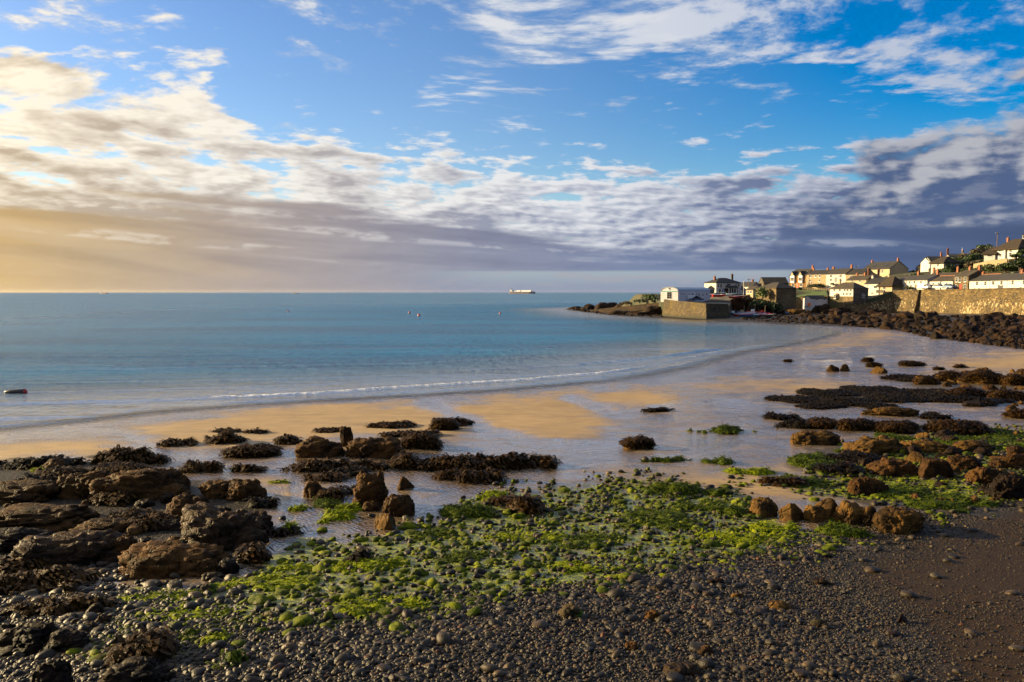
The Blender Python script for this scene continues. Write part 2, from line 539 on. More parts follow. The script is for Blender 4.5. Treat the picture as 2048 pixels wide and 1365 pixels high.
def weed_mat(name, a, b, c, rough=0.38):
    m_, gg, out = new_mat(name)
    p = opos(gg)
    n_ = gg.noise(p, 4.0, 4, 0.6)
    n2_ = gg.noise(p, 17.0, 3, 0.6)
    col_ = gg.mix(gg.smooth(n_, 0.35, 0.65), a, b)
    col_ = gg.mix(gg.smooth(n2_, 0.55, 0.75), col_, c)
    finish(gg, out, col_, rough, gg.bump(n2_ + gg.noise(p, 40.0, 2, .6) * 0.5, 0.8, 0.05), spec=0.10)
    return m_
weed_mat('wrack', (0.0179, 0.0078, 0.0010), (0.0455, 0.0210, 0.0024), (0.0862, 0.0396, 0.0038), 0.5)
weed_mat('wrack_dark', (0.0073, 0.0045, 0.0023), (0.0146, 0.0090, 0.0034), (0.0310, 0.0180, 0.0056), 0.6)
weed_mat('algae', (0.0736, 0.1000, 0.0008), (0.1940, 0.2215, 0.0015), (0.3748, 0.3570, 0.0023), 0.7)
weed_mat('algae_deep', (0.0184, 0.0316, 0.0006), (0.0533, 0.0725, 0.0013), (0.1334, 0.1476, 0.0018), 0.7)

def stone_mat(name, inst):
    """beach pebbles: tint and green growth come from each stone"""
    m_, gg, out = new_mat(name)
    if inst:
        tint = gg.attr('tint', 'Color', 'INSTANCER')
        gr = gg.attr('green', 'Fac', 'INSTANCER')
    else:
        nd = gg.node('ShaderNodeObjectInfo')
        tint = S(gg, nd.outputs['Color'])
        gr = S(gg, nd.outputs['Alpha'])
    p = opos(gg)
    n_ = gg.noise(p, 9.0, 4, 0.6)
    col_ = gg.vm('SCALE', tint, gg.smooth(n_, 0.3, 0.7, 0.65, 1.35))
    nz = gg.sep(S(gg, gg.node('ShaderNodeNewGeometry').outputs['Normal']))[2]
    gm = gg.smooth(nz * 0.30 + n_ * 0.9 + gr * 1.5, 1.22, 1.42)
    gcol = gg.ramp(gg.noise(p, 2.2, 4, 0.65), [(0.33, (0.013, 0.020, 0.001)), (0.5, (0.054, 0.070, 0.001)), (0.70, (0.165, 0.175, 0.002))])
    col_ = gg.mix(gm, col_, gcol)
    finish(gg, out, col_, gg.smooth(n_, 0.3, 0.7, 0.36, 0.56) + gm * 0.25, gg.bump(gg.noise(p, 45.0, 2, 0.65) * (gm * 1.5 + 1.0) + gm * n_ * 2.0, 0.6, 0.02), spec=gg.smooth(gm, 0.0, 1.0, 0.22, 0.12))
    return m_
stone_mat('pebble', True)
stone_mat('cobble', False)

def flat_mat(name, color, rough=0.6, var=0.15, sc=1.5, metallic=0.0, bump=0.0, spec=0.5, tone=0.0):
    m_, gg, out = new_mat(name)
    p = opos(gg)
    n_ = gg.noise(p, sc, 5, 0.6)
    col_ = gg.vm('SCALE', gg.mix(1.0, color, color), gg.smooth(n_, 0.25, 0.75, 1 - var, 1 + var))
    if tone:
        col_ = gg.vm('SCALE', col_, orand(gg) * tone + (1 - tone / 2))
    nm = gg.bump(gg.noise(p, sc * 6, 4, 0.6), 0.6, bump) if bump else None
    finish(gg, out, col_, rough, nm, metallic=metallic, spec=spec)
    return m_
flat_mat('render_white', (0.42, 0.405, 0.37), 0.8, 0.12, 0.5)
flat_mat('render_cream', (0.31, 0.25, 0.155), 0.8, 0.10, 0.5)
flat_mat('render_buff', (0.25, 0.19, 0.105), 0.8, 0.12, 0.5)
flat_mat('render_grey', (0.4800, 0.4640, 0.4800), 0.8, 0.08, 0.5)
flat_mat('paint_white', (0.6560, 0.6560, 0.6400), 0.5, 0.05)
flat_mat('paint_blue', (0.05, 0.14, 0.32), 0.4, 0.08)
flat_mat('paint_red', (0.55, 0.03, 0.015), 0.35, 0.08)
flat_mat('paint_orange', (0.70, 0.16, 0.02), 0.45, 0.08)
flat_mat('paint_yellow', (0.62, 0.40, 0.07), 0.45, 0.08)
flat_mat('paint_black', (0.02, 0.02, 0.022), 0.45, 0.1)
flat_mat('paint_green', (0.03, 0.16, 0.10), 0.45, 0.1)
flat_mat('paint_navy', (0.02, 0.04, 0.10), 0.4, 0.1)
flat_mat('paint_teal', (0.05, 0.30, 0.32), 0.4, 0.1)
flat_mat('metal_grey', (0.30, 0.32, 0.34), 0.35, 0.1, metallic=0.3)
flat_mat('metal_dark', (0.05, 0.05, 0.055), 0.4, 0.1)
flat_mat('timber', (0.14, 0.09, 0.055), 0.75, 0.25, 4.0)
flat_mat('timber_pale', (0.38, 0.28, 0.17), 0.75, 0.2, 4.0)
flat_mat('rope', (0.30, 0.24, 0.14), 0.9, 0.2, 9.0)
flat_mat('tyre', (0.02, 0.02, 0.02), 0.7, 0.1)
flat_mat('hull_rust', (0.17, 0.085, 0.065), 0.6, 0.2, 0.05)
flat_mat('hull_slate', (0.10, 0.105, 0.14), 0.6, 0.1, 0.05)
flat_mat('chimney_brick', (0.22, 0.085, 0.042), 0.85, 0.3, 3.0)
flat_mat('clay_pot', (0.30, 0.11, 0.05), 0.8, 0.2, 3.0)
flat_mat('leaf_dark', (0.028, 0.045, 0.010), 0.6, 0.45, 0.45, tone=0.7)
flat_mat('leaf_green', (0.055, 0.085, 0.014), 0.6, 0.45, 0.45, tone=0.7)
flat_mat('leaf_brown', (0.085, 0.062, 0.022), 0.65, 0.4, 0.45, tone=0.6)
flat_mat('lawn', (0.0680, 0.1000, 0.0128), 0.75, 0.35, 0.6, bump=0.05)
flat_mat('tarmac', (0.07, 0.068, 0.066), 0.85, 0.2, 0.8)
flat_mat('quay', (0.1360, 0.1120, 0.0880), 0.85, 0.3, 0.5)
flat_mat('thatch', (0.026, 0.016, 0.007), 0.9, 0.35, 1.2, bump=0.08)

def glass_mat():
    m_, gg, out = new_mat('window_glass')
    finish(gg, out, (0.012, 0.013, 0.016), 0.15, spec=0.35)
glass_mat()

def masonry_mat(name, stops, lime=0.0, sc=(1.6, 1.6, 3.0), mort=(0.10, 0.085, 0.06), damp=None, lichen=None):
    """rubble stonework with joints; lime = share of pale crust hanging in streaks"""
    m_, gg, out = new_mat(name)
    p = opos(gg)
    w = gg.vm('ADD', p, gg.vm('SCALE', gg.noise(p, 1.5, 2, 0.5, col=True), 0.25))
    q_ = gg.vm('MULTIPLY', w, sc)
    cellc = gg.voro(q_, 1.0, 'F1', 'Color')
    ed = gg.voro(q_, 1.0, 'DISTANCE_TO_EDGE')
    cr_, cg_, cb_ = gg.sep(cellc)
    col_ = gg.ramp(cr_, stops)
    col_ = gg.vm('SCALE', col_, gg.smooth(gg.noise(p, 0.25, 5, 0.6), 0.3, 0.7, 0.55, 1.35))
    col_ = gg.mix(gg.smooth(ed, 0.07, 0.015), col_, mort)
    if lichen:
        ln = gg.noise(gg.vm('MULTIPLY', p, (1, 1, 0.6)), 0.30, 5, 0.65)
        col_ = gg.mix(gg.smooth(ln, 0.50, 0.66) * 0.8, col_, lichen)
    if lime:
        sn_ = gg.noise(gg.vm('MULTIPLY', p, (1.0, 1.0, 0.5)), 1.5, 5, 0.62, 0.5)
        big_ = gg.noise(gg.vm('MULTIPLY', p, (1, 1, 1.2)), 0.10, 3, 0.5)
        z_ = gg.sep(p)[2]
        lm = gg.smooth(sn_ + (big_ - 0.5) * 0.55 + lime - 0.62 - gg.smooth(z_, 5.2, 8.6) * 0.20 , 0.0, 0.055)
        col_ = gg.mix(lm * 0.92, col_, gg.mix(cg_, (0.34, 0.245, 0.11), (0.48, 0.375, 0.215)))
    if damp:
        z_ = gg.sep(p)[2]
        col_ = gg.mix(gg.smooth(z_ + gg.noise(p, 0.7, 4, 0.6) * 1.6, damp + 1.4, damp), col_, (0.028, 0.024, 0.012))
    nm = gg.bump(gg.smooth(ed, 0.0, 0.12) + gg.noise(p, 6.0, 4, 0.6) * 0.4 + cb_ * 0.4, 0.9, 0.12)
    finish(gg, out, col_, 0.85, nm)
    return m_
OCH = [(0.0, (0.062, 0.041, 0.015)), (0.35, (0.115, 0.076, 0.027)), (0.7, (0.175, 0.12, 0.045)), (1.0, (0.27, 0.20, 0.10))]
masonry_mat('sea_wall_stone', [(a_, (c_[0] * 0.62, c_[1] * 0.56, c_[2] * 0.36)) for a_, c_ in OCH], 0.055, (1.3, 1.3, 2.4))
masonry_mat('harbour_stone', [(a_, (c_[0] * 0.42, c_[1] * 0.37, c_[2] * 0.22)) for a_, c_ in OCH], 0.0, (1.3, 1.3, 2.0), damp=1.0, lichen=(0.105, 0.068, 0.010))
masonry_mat('house_stone', [(0, (0.085, 0.055, 0.022)), (0.5, (0.135, 0.09, 0.036)), (1, (0.20, 0.145, 0.07))], 0.0, (1.8, 1.8, 3.0), (0.09, 0.07, 0.045))
masonry_mat('house_stone_dark', [(0, (0.055, 0.045, 0.035)), (0.5, (0.10, 0.08, 0.055)), (1, (0.16, 0.13, 0.09))], 0.0, (1.8, 1.8, 3.0), (0.07, 0.06, 0.05))
masonry_mat('brick_orange', [(0, (0.20, 0.085, 0.018)), (0.5, (0.26, 0.12, 0.028)), (1, (0.30, 0.15, 0.04))], 0.0, (3, 3, 8), (0.3, 0.2, 0.1))

def slate_mat(name, c, c2, lichen):
    m_, gg, out = new_mat(name)
    p = opos(gg)
    o_ = ocoord(gg)
    br = gg.node('ShaderNodeTexBrick', {'Vector': gg.vm('MULTIPLY', o_, (1, 1, 1)), 'Color1': c, 'Color2': c2, 'Mortar': tuple(x * 0.4 for x in c),
                                        'Scale': 1.0, 'Mortar Size': 0.012, 'Brick Width': 0.45, 'Row Height': 0.3})
    col_ = S(gg, br.outputs[0])
    n_ = gg.noise(p, 0.6, 5, 0.65)
    col_ = gg.mix(gg.smooth(n_, 0.42, 0.64) * 0.7, col_, lichen)
    finish(gg, out, col_, 0.75, gg.bump(gg.noise(p, 5.0, 4, 0.6), 0.5, 0.05))
slate_mat('slate_dark', (0.0106, 0.0097, 0.0106), (0.0158, 0.0141, 0.0136), (0.0242, 0.0202, 0.0132))
slate_mat('slate_grey', (0.0229, 0.0207, 0.0202), (0.0308, 0.0273, 0.0251), (0.0374, 0.0308, 0.0176))
slate_mat('slate_lichen', (0.0281, 0.0210, 0.0131), (0.0383, 0.0281, 0.0159), (0.0584, 0.0411, 0.0168))

# ------------------------------------------------------------------ the shape of the shore
SHORE_PX = [(-2600, 1080), (-900, 950), (-300, 895), (0, 868), (200, 846), (330, 830), (500, 817), (840, 797), (1000, 787), (1250, 765), (1420, 735),
            (1520, 705), (1600, 693), (1690, 672), (1700, 664), (1660, 655), (1600, 651), (1530, 648), (1460, 644), (1330, 637), (1240, 632), (1136, 619)]
SHORE = [tuple(at_z(a, b, 0.0)[:2]) for a, b in SHORE_PX] + [(50, 470), (150, 540), (420, 600), (700, 620)]
LAND = SHORE + [(700, -120), (-260, -120)]
def shore_d(x, y):
    d = seg_dist(x, y, SHORE)
    return np.where(inside(x, y, LAND), d, -d)
def ground(x, y, fine=True):
    x = np.asarray(x, float)
    y = np.asarray(y, float)
    d = shore_d(x, y)
    z = np.where(d > 0, 0.016 * np.minimum(d, 70), np.maximum(d * 0.035, -4.0))
    r = np.hypot(x, y)
    z = z + 1.15 * sstep(r, 30, 12) + 0.35 * sstep(x, 4, 22) * sstep(r, 34, 16)
    z = z + 0.9 * sstep(x - 0.42 * y, 8, 45) * sstep(y, 90, 190)
    # the sand spit below the village
    if fine:
        z = z + (fbm2(x / 7.0, y / 7.0, 3, 3) - 0.5) * 0.22 * sstep(d, 0.5, 9)
    return z
def gpt(px, py):
    p = at_z(px, py, 0.6)
    for _ in range(6):
        p = at_z(px, py, ground(p[..., 0], p[..., 1]))
    return p

# photo polygons of the drier sand, gravel and the brown grit
DRY = [
    [(268, 856), (420, 826), (640, 806), (842, 800), (905, 822), (938, 858), (905, 882), (760, 884), (560, 884), (470, 905), (345, 900), (300, 880)],
    [(868, 806), (1000, 792), (1128, 786), (1240, 818), (1205, 846), (1150, 880), (1040, 872), (950, 850)],
    [(1134, 788), (1220, 774), (1300, 770), (1412, 796), (1385, 814), (1290, 824), (1215, 812)],
    [(1372, 768), (1500, 755), (1700, 772), (1600, 786), (1420, 782)],
    [(1535, 703), (1610, 694), (1700, 672), (1745, 662), (1803, 668), (1790, 680), (1690, 694), (1600, 702)],
    [(-200, 912), (60, 885), (170, 872), (250, 884), (315, 915), (250, 930), (120, 912), (-200, 960)],
    [(-200, 930), (80, 925), (200, 945), (180, 985), (60, 985), (-200, 990)],
    [(1850, 742), (1930, 718), (1995, 703), (2200, 690), (2300, 745), (2000, 752)],
    [(1230, 960), (1400, 950), (1560, 940), (1720, 955), (1690, 1000), (1560, 1000), (1400, 985), (1250, 985)],
    [(520, 960), (610, 950), (680, 960), (640, 1000), (560, 1010)],
]
GRAVEL = [(-600, 1120), (200, 1190), (600, 1235), (900, 1205), (1200, 1150), (1500, 1105), (1700, 1072), (1850, 1010), (2048, 965), (2900, 900), (2900, 3000), (-600, 3000)]
GRIT = [(1700, 1105), (1800, 1082), (1900, 1050), (2048, 1010), (2900, 930), (2900, 3000), (2000, 3000), (1880, 1370), (1760, 1240)]

def polar_grid(az, rr):
    A, Rr = np.meshgrid(az, rr)
    x = Rr * np.sin(A)
    y = Rr * np.cos(A)
    n, m_ = len(az), len(rr)
    idx = np.arange(n * m_).reshape(m_, n)
    f = np.stack([idx[:-1, :-1], idx[:-1, 1:], idx[1:, 1:], idx[1:, :-1]], -1).reshape(-1, 4)
    return x.ravel(), y.ravel(), f[:, ::-1]

az = np.concatenate([np.radians(np.linspace(-80, -36, 45)[:-1]), np.radians(np.linspace(-36, 36, 620)), np.radians(np.linspace(36, 80, 45)[1:])])
rr = np.concatenate([np.linspace(3, 13, 12)[:-1], np.geomspace(13, 60, 250)[:-1], np.geomspace(60, 480, 200)])
bx_, by_, bf = polar_grid(az, rr)
bz = ground(bx_, by_)
ppx, ppy = project(bx_, by_, bz)
nz1 = fbm2(bx_ / 4.5, by_ / 3.0, 21, 5, 0.6) - 0.5
nz2 = fbm2(bx_ / 0.7, by_ / 0.9, 31, 3) - 0.5
dry = np.full(len(bx_), -60.0)
for pl in DRY:
    dry = np.maximum(dry, poly_sd(ppx, ppy, pl))
dry = sstep(dry + nz1 * 110 + nz2 * 30, -30, 48)
gravel = sstep(poly_sd(ppx, ppy, GRAVEL, 2.0) + nz1 * 120 + nz2 * 60, -25, 30)
RUBBLE = [(1130, 612), (1300, 600), (1480, 610), (1640, 612), (1740, 626), (2048, 628), (2400, 630), (2400, 715), (2048, 700), (1960, 690), (1870, 678), (1800, 664), (1740, 657), (1660, 655), (1600, 652), (1530, 650), (1460, 646), (1330, 640), (1240, 636), (1130, 624)]
gravel = np.maximum(gravel, sstep(poly_sd(ppx, ppy, RUBBLE, 2.0) + nz1 * 20, -6, 8))
for pl, k_ in (([(-300, 935), (200, 918), (330, 960), (420, 960), (540, 1000), (545, 1090), (470, 1140), (300, 1160), (-300, 1150)], 1.0),
               ([(1590, 905), (1760, 872), (2048, 846), (2500, 830), (2500, 1010), (1850, 1035), (1700, 1005), (1620, 960)], 0.8),
               ([(1800, 757), (1930, 742), (2400, 735), (2400, 830), (1960, 812), (1850, 790)], 0.75)):
    gravel = np.maximum(gravel, k_ * sstep(poly_sd(ppx, ppy, pl, 2.0) + nz1 * 90 + nz2 * 70, -14, 22))
grit = sstep(poly_sd(ppx, ppy, GRIT, 2.0) + nz1 * 160 + nz2 * 50, -30, 60)
GREEN = [(545, 1105), (590, 1060), (700, 1075), (790, 1060), (860, 1045), (930, 1000), (1010, 985), (1150, 968), (1350, 952), (1480, 978), (1560, 1045), (1720, 1075), (1660, 1105), (1380, 1150), (1190, 1185), (960, 1225), (800, 1270), (600, 1265), (420, 1300), (300, 1340), (120, 1330), (180, 1250), (230, 1180), (420, 1165), (500, 1140)]
GREEN2 = [(1560, 965), (1640, 935), (1760, 895), (1900, 862), (2048, 845), (2200, 845), (2200, 960), (2048, 1000), (1880, 1040), (1760, 1010), (1640, 1000)]
algae_m = sstep(np.maximum(poly_sd(ppx, ppy, GREEN, 2.0), poly_sd(ppx, ppy, GREEN2, 2.0)) + nz1 * 110 + nz2 * 60, -12, 40)
# standing water: hollows that are not dry; streams cut along traced courses
STREAMS = [([(-60, 885), (60, 868), (170, 858), (255, 868), (300, 892), (340, 912), (420, 918), (520, 912), (600, 905)], 15),
           ([(560, 905), (640, 928), (720, 925), (800, 915)], 10),
           ([(850, 806), (915, 832), (975, 862), (1080, 885), (1250, 892), (1400, 880)], 26),
           ([(1135, 796), (1190, 812), (1235, 832), (1330, 815), (1420, 800), (1500, 812), (1620, 850), (1750, 846), (1950, 835)], 18),
           ([(860, 930), (900, 960), (960, 975), (1060, 945), (1180, 920), (1350, 915)], 24),
           ([(600, 960), (590, 1010), (570, 1050), (545, 1105)], 10),
           ([(790, 985), (850, 1005), (900, 990), (980, 965)], 16),
           ([(640, 985), (700, 1000), (700, 1030)], 10),
           ([(1380, 905), (1500, 880), (1600, 905), (1700, 940)], 18),
           ([(1300, 760), (1420, 745), (1560, 725), (1720, 715), (1900, 700)], 34)]
wetd = np.zeros(len(bx_))
for pl, w in STREAMS:
    dd = seg_dist(ppx, ppy * 2.5, [(a, b * 2.5) for a, b in pl])
    wetd = np.maximum(wetd, 1 - sstep(dd + nz1 * w * 1.8 + nz2 * w * 0.7, w * 0.5, w * 1.7))
pool = np.clip(wetd * 1.15 * (1 - 0.15 * dry), 0, 1) * (1 - gravel)
bz = bz - pool * 0.03 + dry * 0.02 * (1 - gravel)
beach_me = mesh_np('beach', np.stack([bx_, by_, bz], -1), bf)
add_attr(beach_me, 'dry', dry)
add_attr(beach_me, 'gravel', gravel)
add_attr(beach_me, 'grit', grit)
add_attr(beach_me, 'pool', pool)
add_attr(beach_me, 'algae', algae_m)
m_, gg, out = new_mat('beach_sand')
p = opos(gg)
dry_, gra_, gri_, poo_ = (gg.attr(k) for k in ('dry', 'gravel', 'grit', 'pool'))
n_ = gg.noise(p, 0.9, 6, 0.6)
fine = gg.noise(p, 60.0, 3, 0.7)
drysand = gg.mix(gg.smooth(n_, 0.35, 0.65), (0.2960, 0.1960, 0.0840), (0.2520, 0.1616, 0.0656))
drysand = gg.mix(gg.smooth(gg.noise(gg.vm('MULTIPLY', p, (0.14, 1.0, 1.0)), 1.7, 5, 0.7, 0.6), 0.47, 0.64) * 0.7, drysand, (0.1800, 0.1160, 0.0560))
wetsand = gg.mix(gg.smooth(gg.noise(p, 0.5, 5, 0.6), 0.3, 0.7), (0.1320, 0.0896, 0.0544), (0.1960, 0.1344, 0.0752))
sand = gg.mix(dry_, wetsand, drysand)
pebv = gg.voro(p, 18.0, 'F1', 'Color')
pebc = gg.ramp(gg.sep(pebv)[0], [(0.0, (0.008, 0.007, 0.006)), (0.5, (0.022, 0.019, 0.015)), (0.9, (0.05, 0.042, 0.033)), (1.0, (0.12, 0.095, 0.07))])
gritc = gg.mix(gg.smooth(fine, 0.45, 0.62), (0.021, 0.0112, 0.0026), (0.050, 0.0275, 0.0066))
gritc = gg.mix(gg.smooth(gg.noise(p, 25.0, 2, 0.5), 0.64, 0.70), gritc, (0.065, 0.042, 0.018))
rough_ground = gg.mix(gri_, pebc, gritc)
col_ = gg.mix(gra_, sand, rough_ground)
# slimy green growth between the cobbles: ragged strands
alg_ = gg.attr('algae')
an = gg.noise(gg.vm('MULTIPLY', p, (1.0, 0.7, 1.0)), 1.7, 6, 0.68, 0.8)
am = gg.smooth(an + (alg_ - 1.0) * 0.35, 0.385, 0.50) * gg.smooth(alg_, 0.0, 0.2)
acol = gg.ramp(gg.noise(p, 5.0, 4, 0.7), [(0.30, (0.011, 0.018, 0.001)), (0.47, (0.080, 0.102, 0.001)), (0.68, (0.30, 0.32, 0.002))])
col_ = gg.mix(alg_ * 0.72, col_, (0.030, 0.024, 0.012))
col_ = gg.mix(am * 0.93, col_, acol)
# ripple marks and grain
rip = gg.node('ShaderNodeTexWave', {'Vector': gg.vm('ADD', p, gg.vm('SCALE', gg.noise(p, 1.4, 3, 0.6, col=True), 0.55)), 'Scale': 2.4, 'Distortion': 2.0, 'Detail': 2.0, 'Detail Scale': 1.6},
               wave_type='BANDS', bands_direction='DIAGONAL')
ripf = S(gg, rip.outputs['Fac'])
h_sand = ripf * 0.020 * (1.0 - dry_ * 0.75) * gg.smooth(n_, 0.38, 0.55) + fine * 0.003 + gg.noise(p, 6.0, 4, 0.6) * 0.016
h_peb = gg.voro(p, 18.0, 'SMOOTH_F1') * -0.05 + fine * 0.01
h_grit = fine * 0.008 + gg.noise(p, 25.0, 2, 0.6) * 0.012 + gg.noise(p, 1.5, 3, 0.6) * 0.06
hsel = gg.mix(gra_, h_sand, gg.mix(gri_, h_peb, h_grit))
hsel = S(gg, gg.sep(hsel)[0].s) + am * gg.noise(p, 11.0, 3, 0.65) * 0.10
nm = gg.bump(hsel, 0.85, 1.0)
film = gg.smooth(gg.noise(gg.vm('MULTIPLY', p, (0.6, 1.3, 1)), 0.5, 4, 0.66), 0.34, 0.52) * (1.0 - dry_) * 0.95
patchy = gg.smooth(gg.noise(gg.vm('MULTIPLY', p, (0.9, 2.0, 1)), 1.9, 4, 0.68), 0.36, 0.56, 0.55, 1.0)
wet = gg.m('MAXIMUM', poo_, film) * patchy * (1.0 - gra_) * (1.0 - am * 0.95) * (1.0 - alg_ * 0.72)
base = gg.node('ShaderNodeBsdfPrincipled', {'Base Color': col_, 'Normal': nm})
gg.put(base.inputs['Specular IOR Level'], gg.mix(gra_, 0.5, 0.08))
gg.put(base.inputs['Roughness'], gg.mix(gra_, gg.mix(dry_, 0.38, 0.75), 0.55))
wcol = gg.vm('SCALE', col_, 0.62)
wnm = gg.bump(ripf * 0.022 + gg.noise(gg.vm('MULTIPLY', p, (0.7, 1.3, 1)), 5.0, 3, 0.6) * 0.030, 0.6, 1.0)
wetb = gg.node('ShaderNodeBsdfPrincipled', {'Base Color': wcol, 'Roughness': 0.10, 'IOR': 1.4, 'Normal': wnm, 'Coat Weight': 1.0, 'Coat Roughness': 0.04, 'Coat IOR': 1.6, 'Coat Normal': wnm})
mx = gg.node('ShaderNodeMixShader', {0: wet})
gg.l.new(base.outputs[0], mx.inputs[1])
gg.l.new(wetb.outputs[0], mx.inputs[2])
gg.l.new(mx.outputs[0], out.inputs[0])
beach_me.materials.append(m_)
beach = tag(obj('beach', beach_me), kind='structure')

# ------------------------------------------------------------------ the sea, with low swells running in
az = np.concatenate([np.radians(np.linspace(-115, -37, 60)[:-1]), np.radians(np.linspace(-37, 37, 560)), np.radians(np.linspace(37, 60, 12)[1:])])
rr = np.concatenate([np.linspace(34, 130, 330)[:-1], np.geomspace(130, 500, 90)[:-1], np.geomspace(500, 30000, 46)])
sx, sy, sf = polar_grid(az, rr)
WAVES = [  # crest line in the photo, height, width, foam
    ([(-400, 748), (0, 741), (250, 738), (560, 732), (840, 727), (1100, 712), (1300, 694)], 0.10, 1.5, 0.0),
    ([(840, 744), (1000, 738), (1140, 731), (1230, 724), (1330, 713), (1480, 694)], 0.22, 0.9, 0.35),
    ([(-400, 818), (0, 809), (170, 806), (330, 801), (420, 797), (620, 788), (860, 773), (1050, 760), (1200, 748), (1360, 726)], 0.16, 0.6, 1.0),
    ([(1000, 772), (1150, 762), (1330, 738), (1450, 712)], 0.10, 0.6, 0.5),
    ([(-400, 842), (0, 838), (200, 832), (330, 825)], 0.13, 0.5, 0.15),
    ([(-400, 866), (0, 854), (200, 838), (330, 826), (520, 812), (840, 792), (1000, 782), (1240, 760)], 0.06, 0.35, 0.45),
    ([(-400, 716), (200, 712), (700, 706), (1000, 700), (1300, 680)], 0.10, 2.2, 0.0),
    ([(-400, 770), (100, 766), (500, 760), (800, 752), (980, 748)], 0.07, 0.9, 0.0),
    ([(-400, 790), (0, 786), (300, 780), (600, 770), (820, 760)], 0.05, 0.6, 0.0),
    ([(200, 818), (420, 808), (640, 797), (860, 782), (1060, 768), (1240, 752)], 0.05, 0.4, 0.4),
    ([(1240, 742), (1380, 716), (1500, 694), (1600, 682)], 0.10, 0.6, 0.6),
    ([(-400, 690), (100, 688), (500, 680), (900, 668)], 0.10, 2.6, 0.0),
    ([(500, 690), (900, 684), (1200, 672), (1450, 660)], 0.09, 2.6, 0.0),
]
sz = np.zeros(len(sx))
foam = np.zeros(len(sx))
wob1 = (fbm2(sx / 6, sy / 6, 5, 3) - 0.5)
for pl, hgt, wid, fo in WAVES:
    pw = [tuple(at_z(a, b, 0.0)[:2]) for a, b in pl]
    d = seg_dist(sx, sy, pw)
    # which side: seaward is farther from the camera
    best = np.full(len(sx), 1e9)
    side = np.zeros(len(sx))
    for (x0, y0), (x1, y1) in zip(pw[:-1], pw[1:]):
        ex, ey = x1 - x0, y1 - y0
        t = np.clip(((sx - x0) * ex + (sy - y0) * ey) / (ex * ex + ey * ey), 0, 1)
        dd = np.hypot(sx - x0 - t * ex, sy - y0 - t * ey)
        s_ = np.sign(ex * (sy - y0) - ey * (sx - x0))
        k = dd < best
        best[k] = dd[k]
        side[k] = s_[k]
    s_ = d * side + wob1 * 1.1                 # positive seaward
    L0 = np.hypot(sx - pw[0][0], sy - pw[0][1])
    L1 = np.hypot(sx - pw[-1][0], sy - pw[-1][1])
    fade = sstep(np.minimum(L0, L1), 1.0, 12.0) * (0.65 + 0.7 * fbm2(sx / 9, sy / 9, 77, 2))
    prof = np.where(s_ > 0, np.exp(-(s_ / (wid * 1.6)) ** 2), np.exp(-(s_ / (wid * 0.55)) ** 2))
    sz += hgt * prof * fade
    if fo:
        span = sstep(np.minimum(L0 * 0.6, L1), 2, 16)
        fx = np.where(s_ > 0, np.exp(-(s_ / (wid * 2.6)) ** 2), np.exp(-(s_ / (wid * 0.9)) ** 2))
        if fo == 1.0:                           # the breaking line starts right of the first quarter of the frame
            qx, _q = project(sx, sy, np.zeros(len(sx)))
            span = span * sstep(qx, 395, 440)
        foam = np.maximum(foam, fo * fx * span)
gz = ground(sx, sy, False)
depth = np.clip(-gz, 0, 5)
r = np.hypot(sx, sy)
sz += (fbm2(sx / 5, sy / 9, 9, 3) - 0.5) * 0.10 * sstep(depth, 0.2, 1.2) * (1 - sstep(r, 200, 450))
sz += np.where(depth <= 0, -0.03, 0) - 0.06 * sstep(gz, 0.05, 0.4)
sea_me = mesh_np('sea', np.stack([sx, sy, sz], -1), sf)
add_attr(sea_me, 'foam', foam)
add_attr(sea_me, 'depth', depth)
add_attr(sea_me, 'offshore', np.clip(-shore_d(sx, sy), 0, 2000))
m_, gg, out = new_mat('sea_water')
p = opos(gg)
dep_ = gg.attr('depth')
foa_ = gg.attr('foam')
camd = S(gg, gg.node('ShaderNodeCameraData').outputs['View Distance']) if False else gg.vm('LENGTH', p)
p2 = gg.vm('MULTIPLY', p, (0.55, 1.0, 1.0))
w1 = gg.noise(p2, 0.9, 5, 0.62, 0.3)
w2 = gg.noise(gg.vm('ADD', p2, (4, 9, 0)), 0.16, 4, 0.6)
w3 = gg.noise(gg.vm('MULTIPLY', p, (0.25, 1.0, 1.0)), 0.035, 4, 0.6)
# calmer and rougher patches (cat's paws)
paw = gg.smooth(w3, 0.40, 0.60)
off_ = gg.smooth(gg.attr('offshore'), 5, 260)
w4 = gg.noise(gg.vm('MULTIPLY', p, (1.5, 0.5, 1.0)), 0.6, 3, 0.6)
h = (w1 * (paw * 0.36 + 0.22) + w2 * 0.8 + w4 * (paw * 0.5 + 0.35)) * (off_ * 1.8 + 1.0)
nm = gg.bump(h, gg.smooth(dep_, 0.05, 1.3, 0.30, 0.85), 1.0)
deepc = gg.mix(paw, (0.001, 0.100, 0.205), (0.001, 0.064, 0.150))
colw = gg.mix(gg.smooth(dep_, 0.0, 1.5), (0.12, 0.105, 0.075), deepc)
fn = gg.noise(gg.vm('MULTIPLY', p, (0.7, 1.2, 1)), 2.6, 5, 0.75)
fm = gg.smooth(foa_ * 1.0 + (fn - 0.5) * 4.0, 0.60, 1.25) * 0.85
col_ = gg.mix(fm, colw, (0.80, 0.80, 0.80))
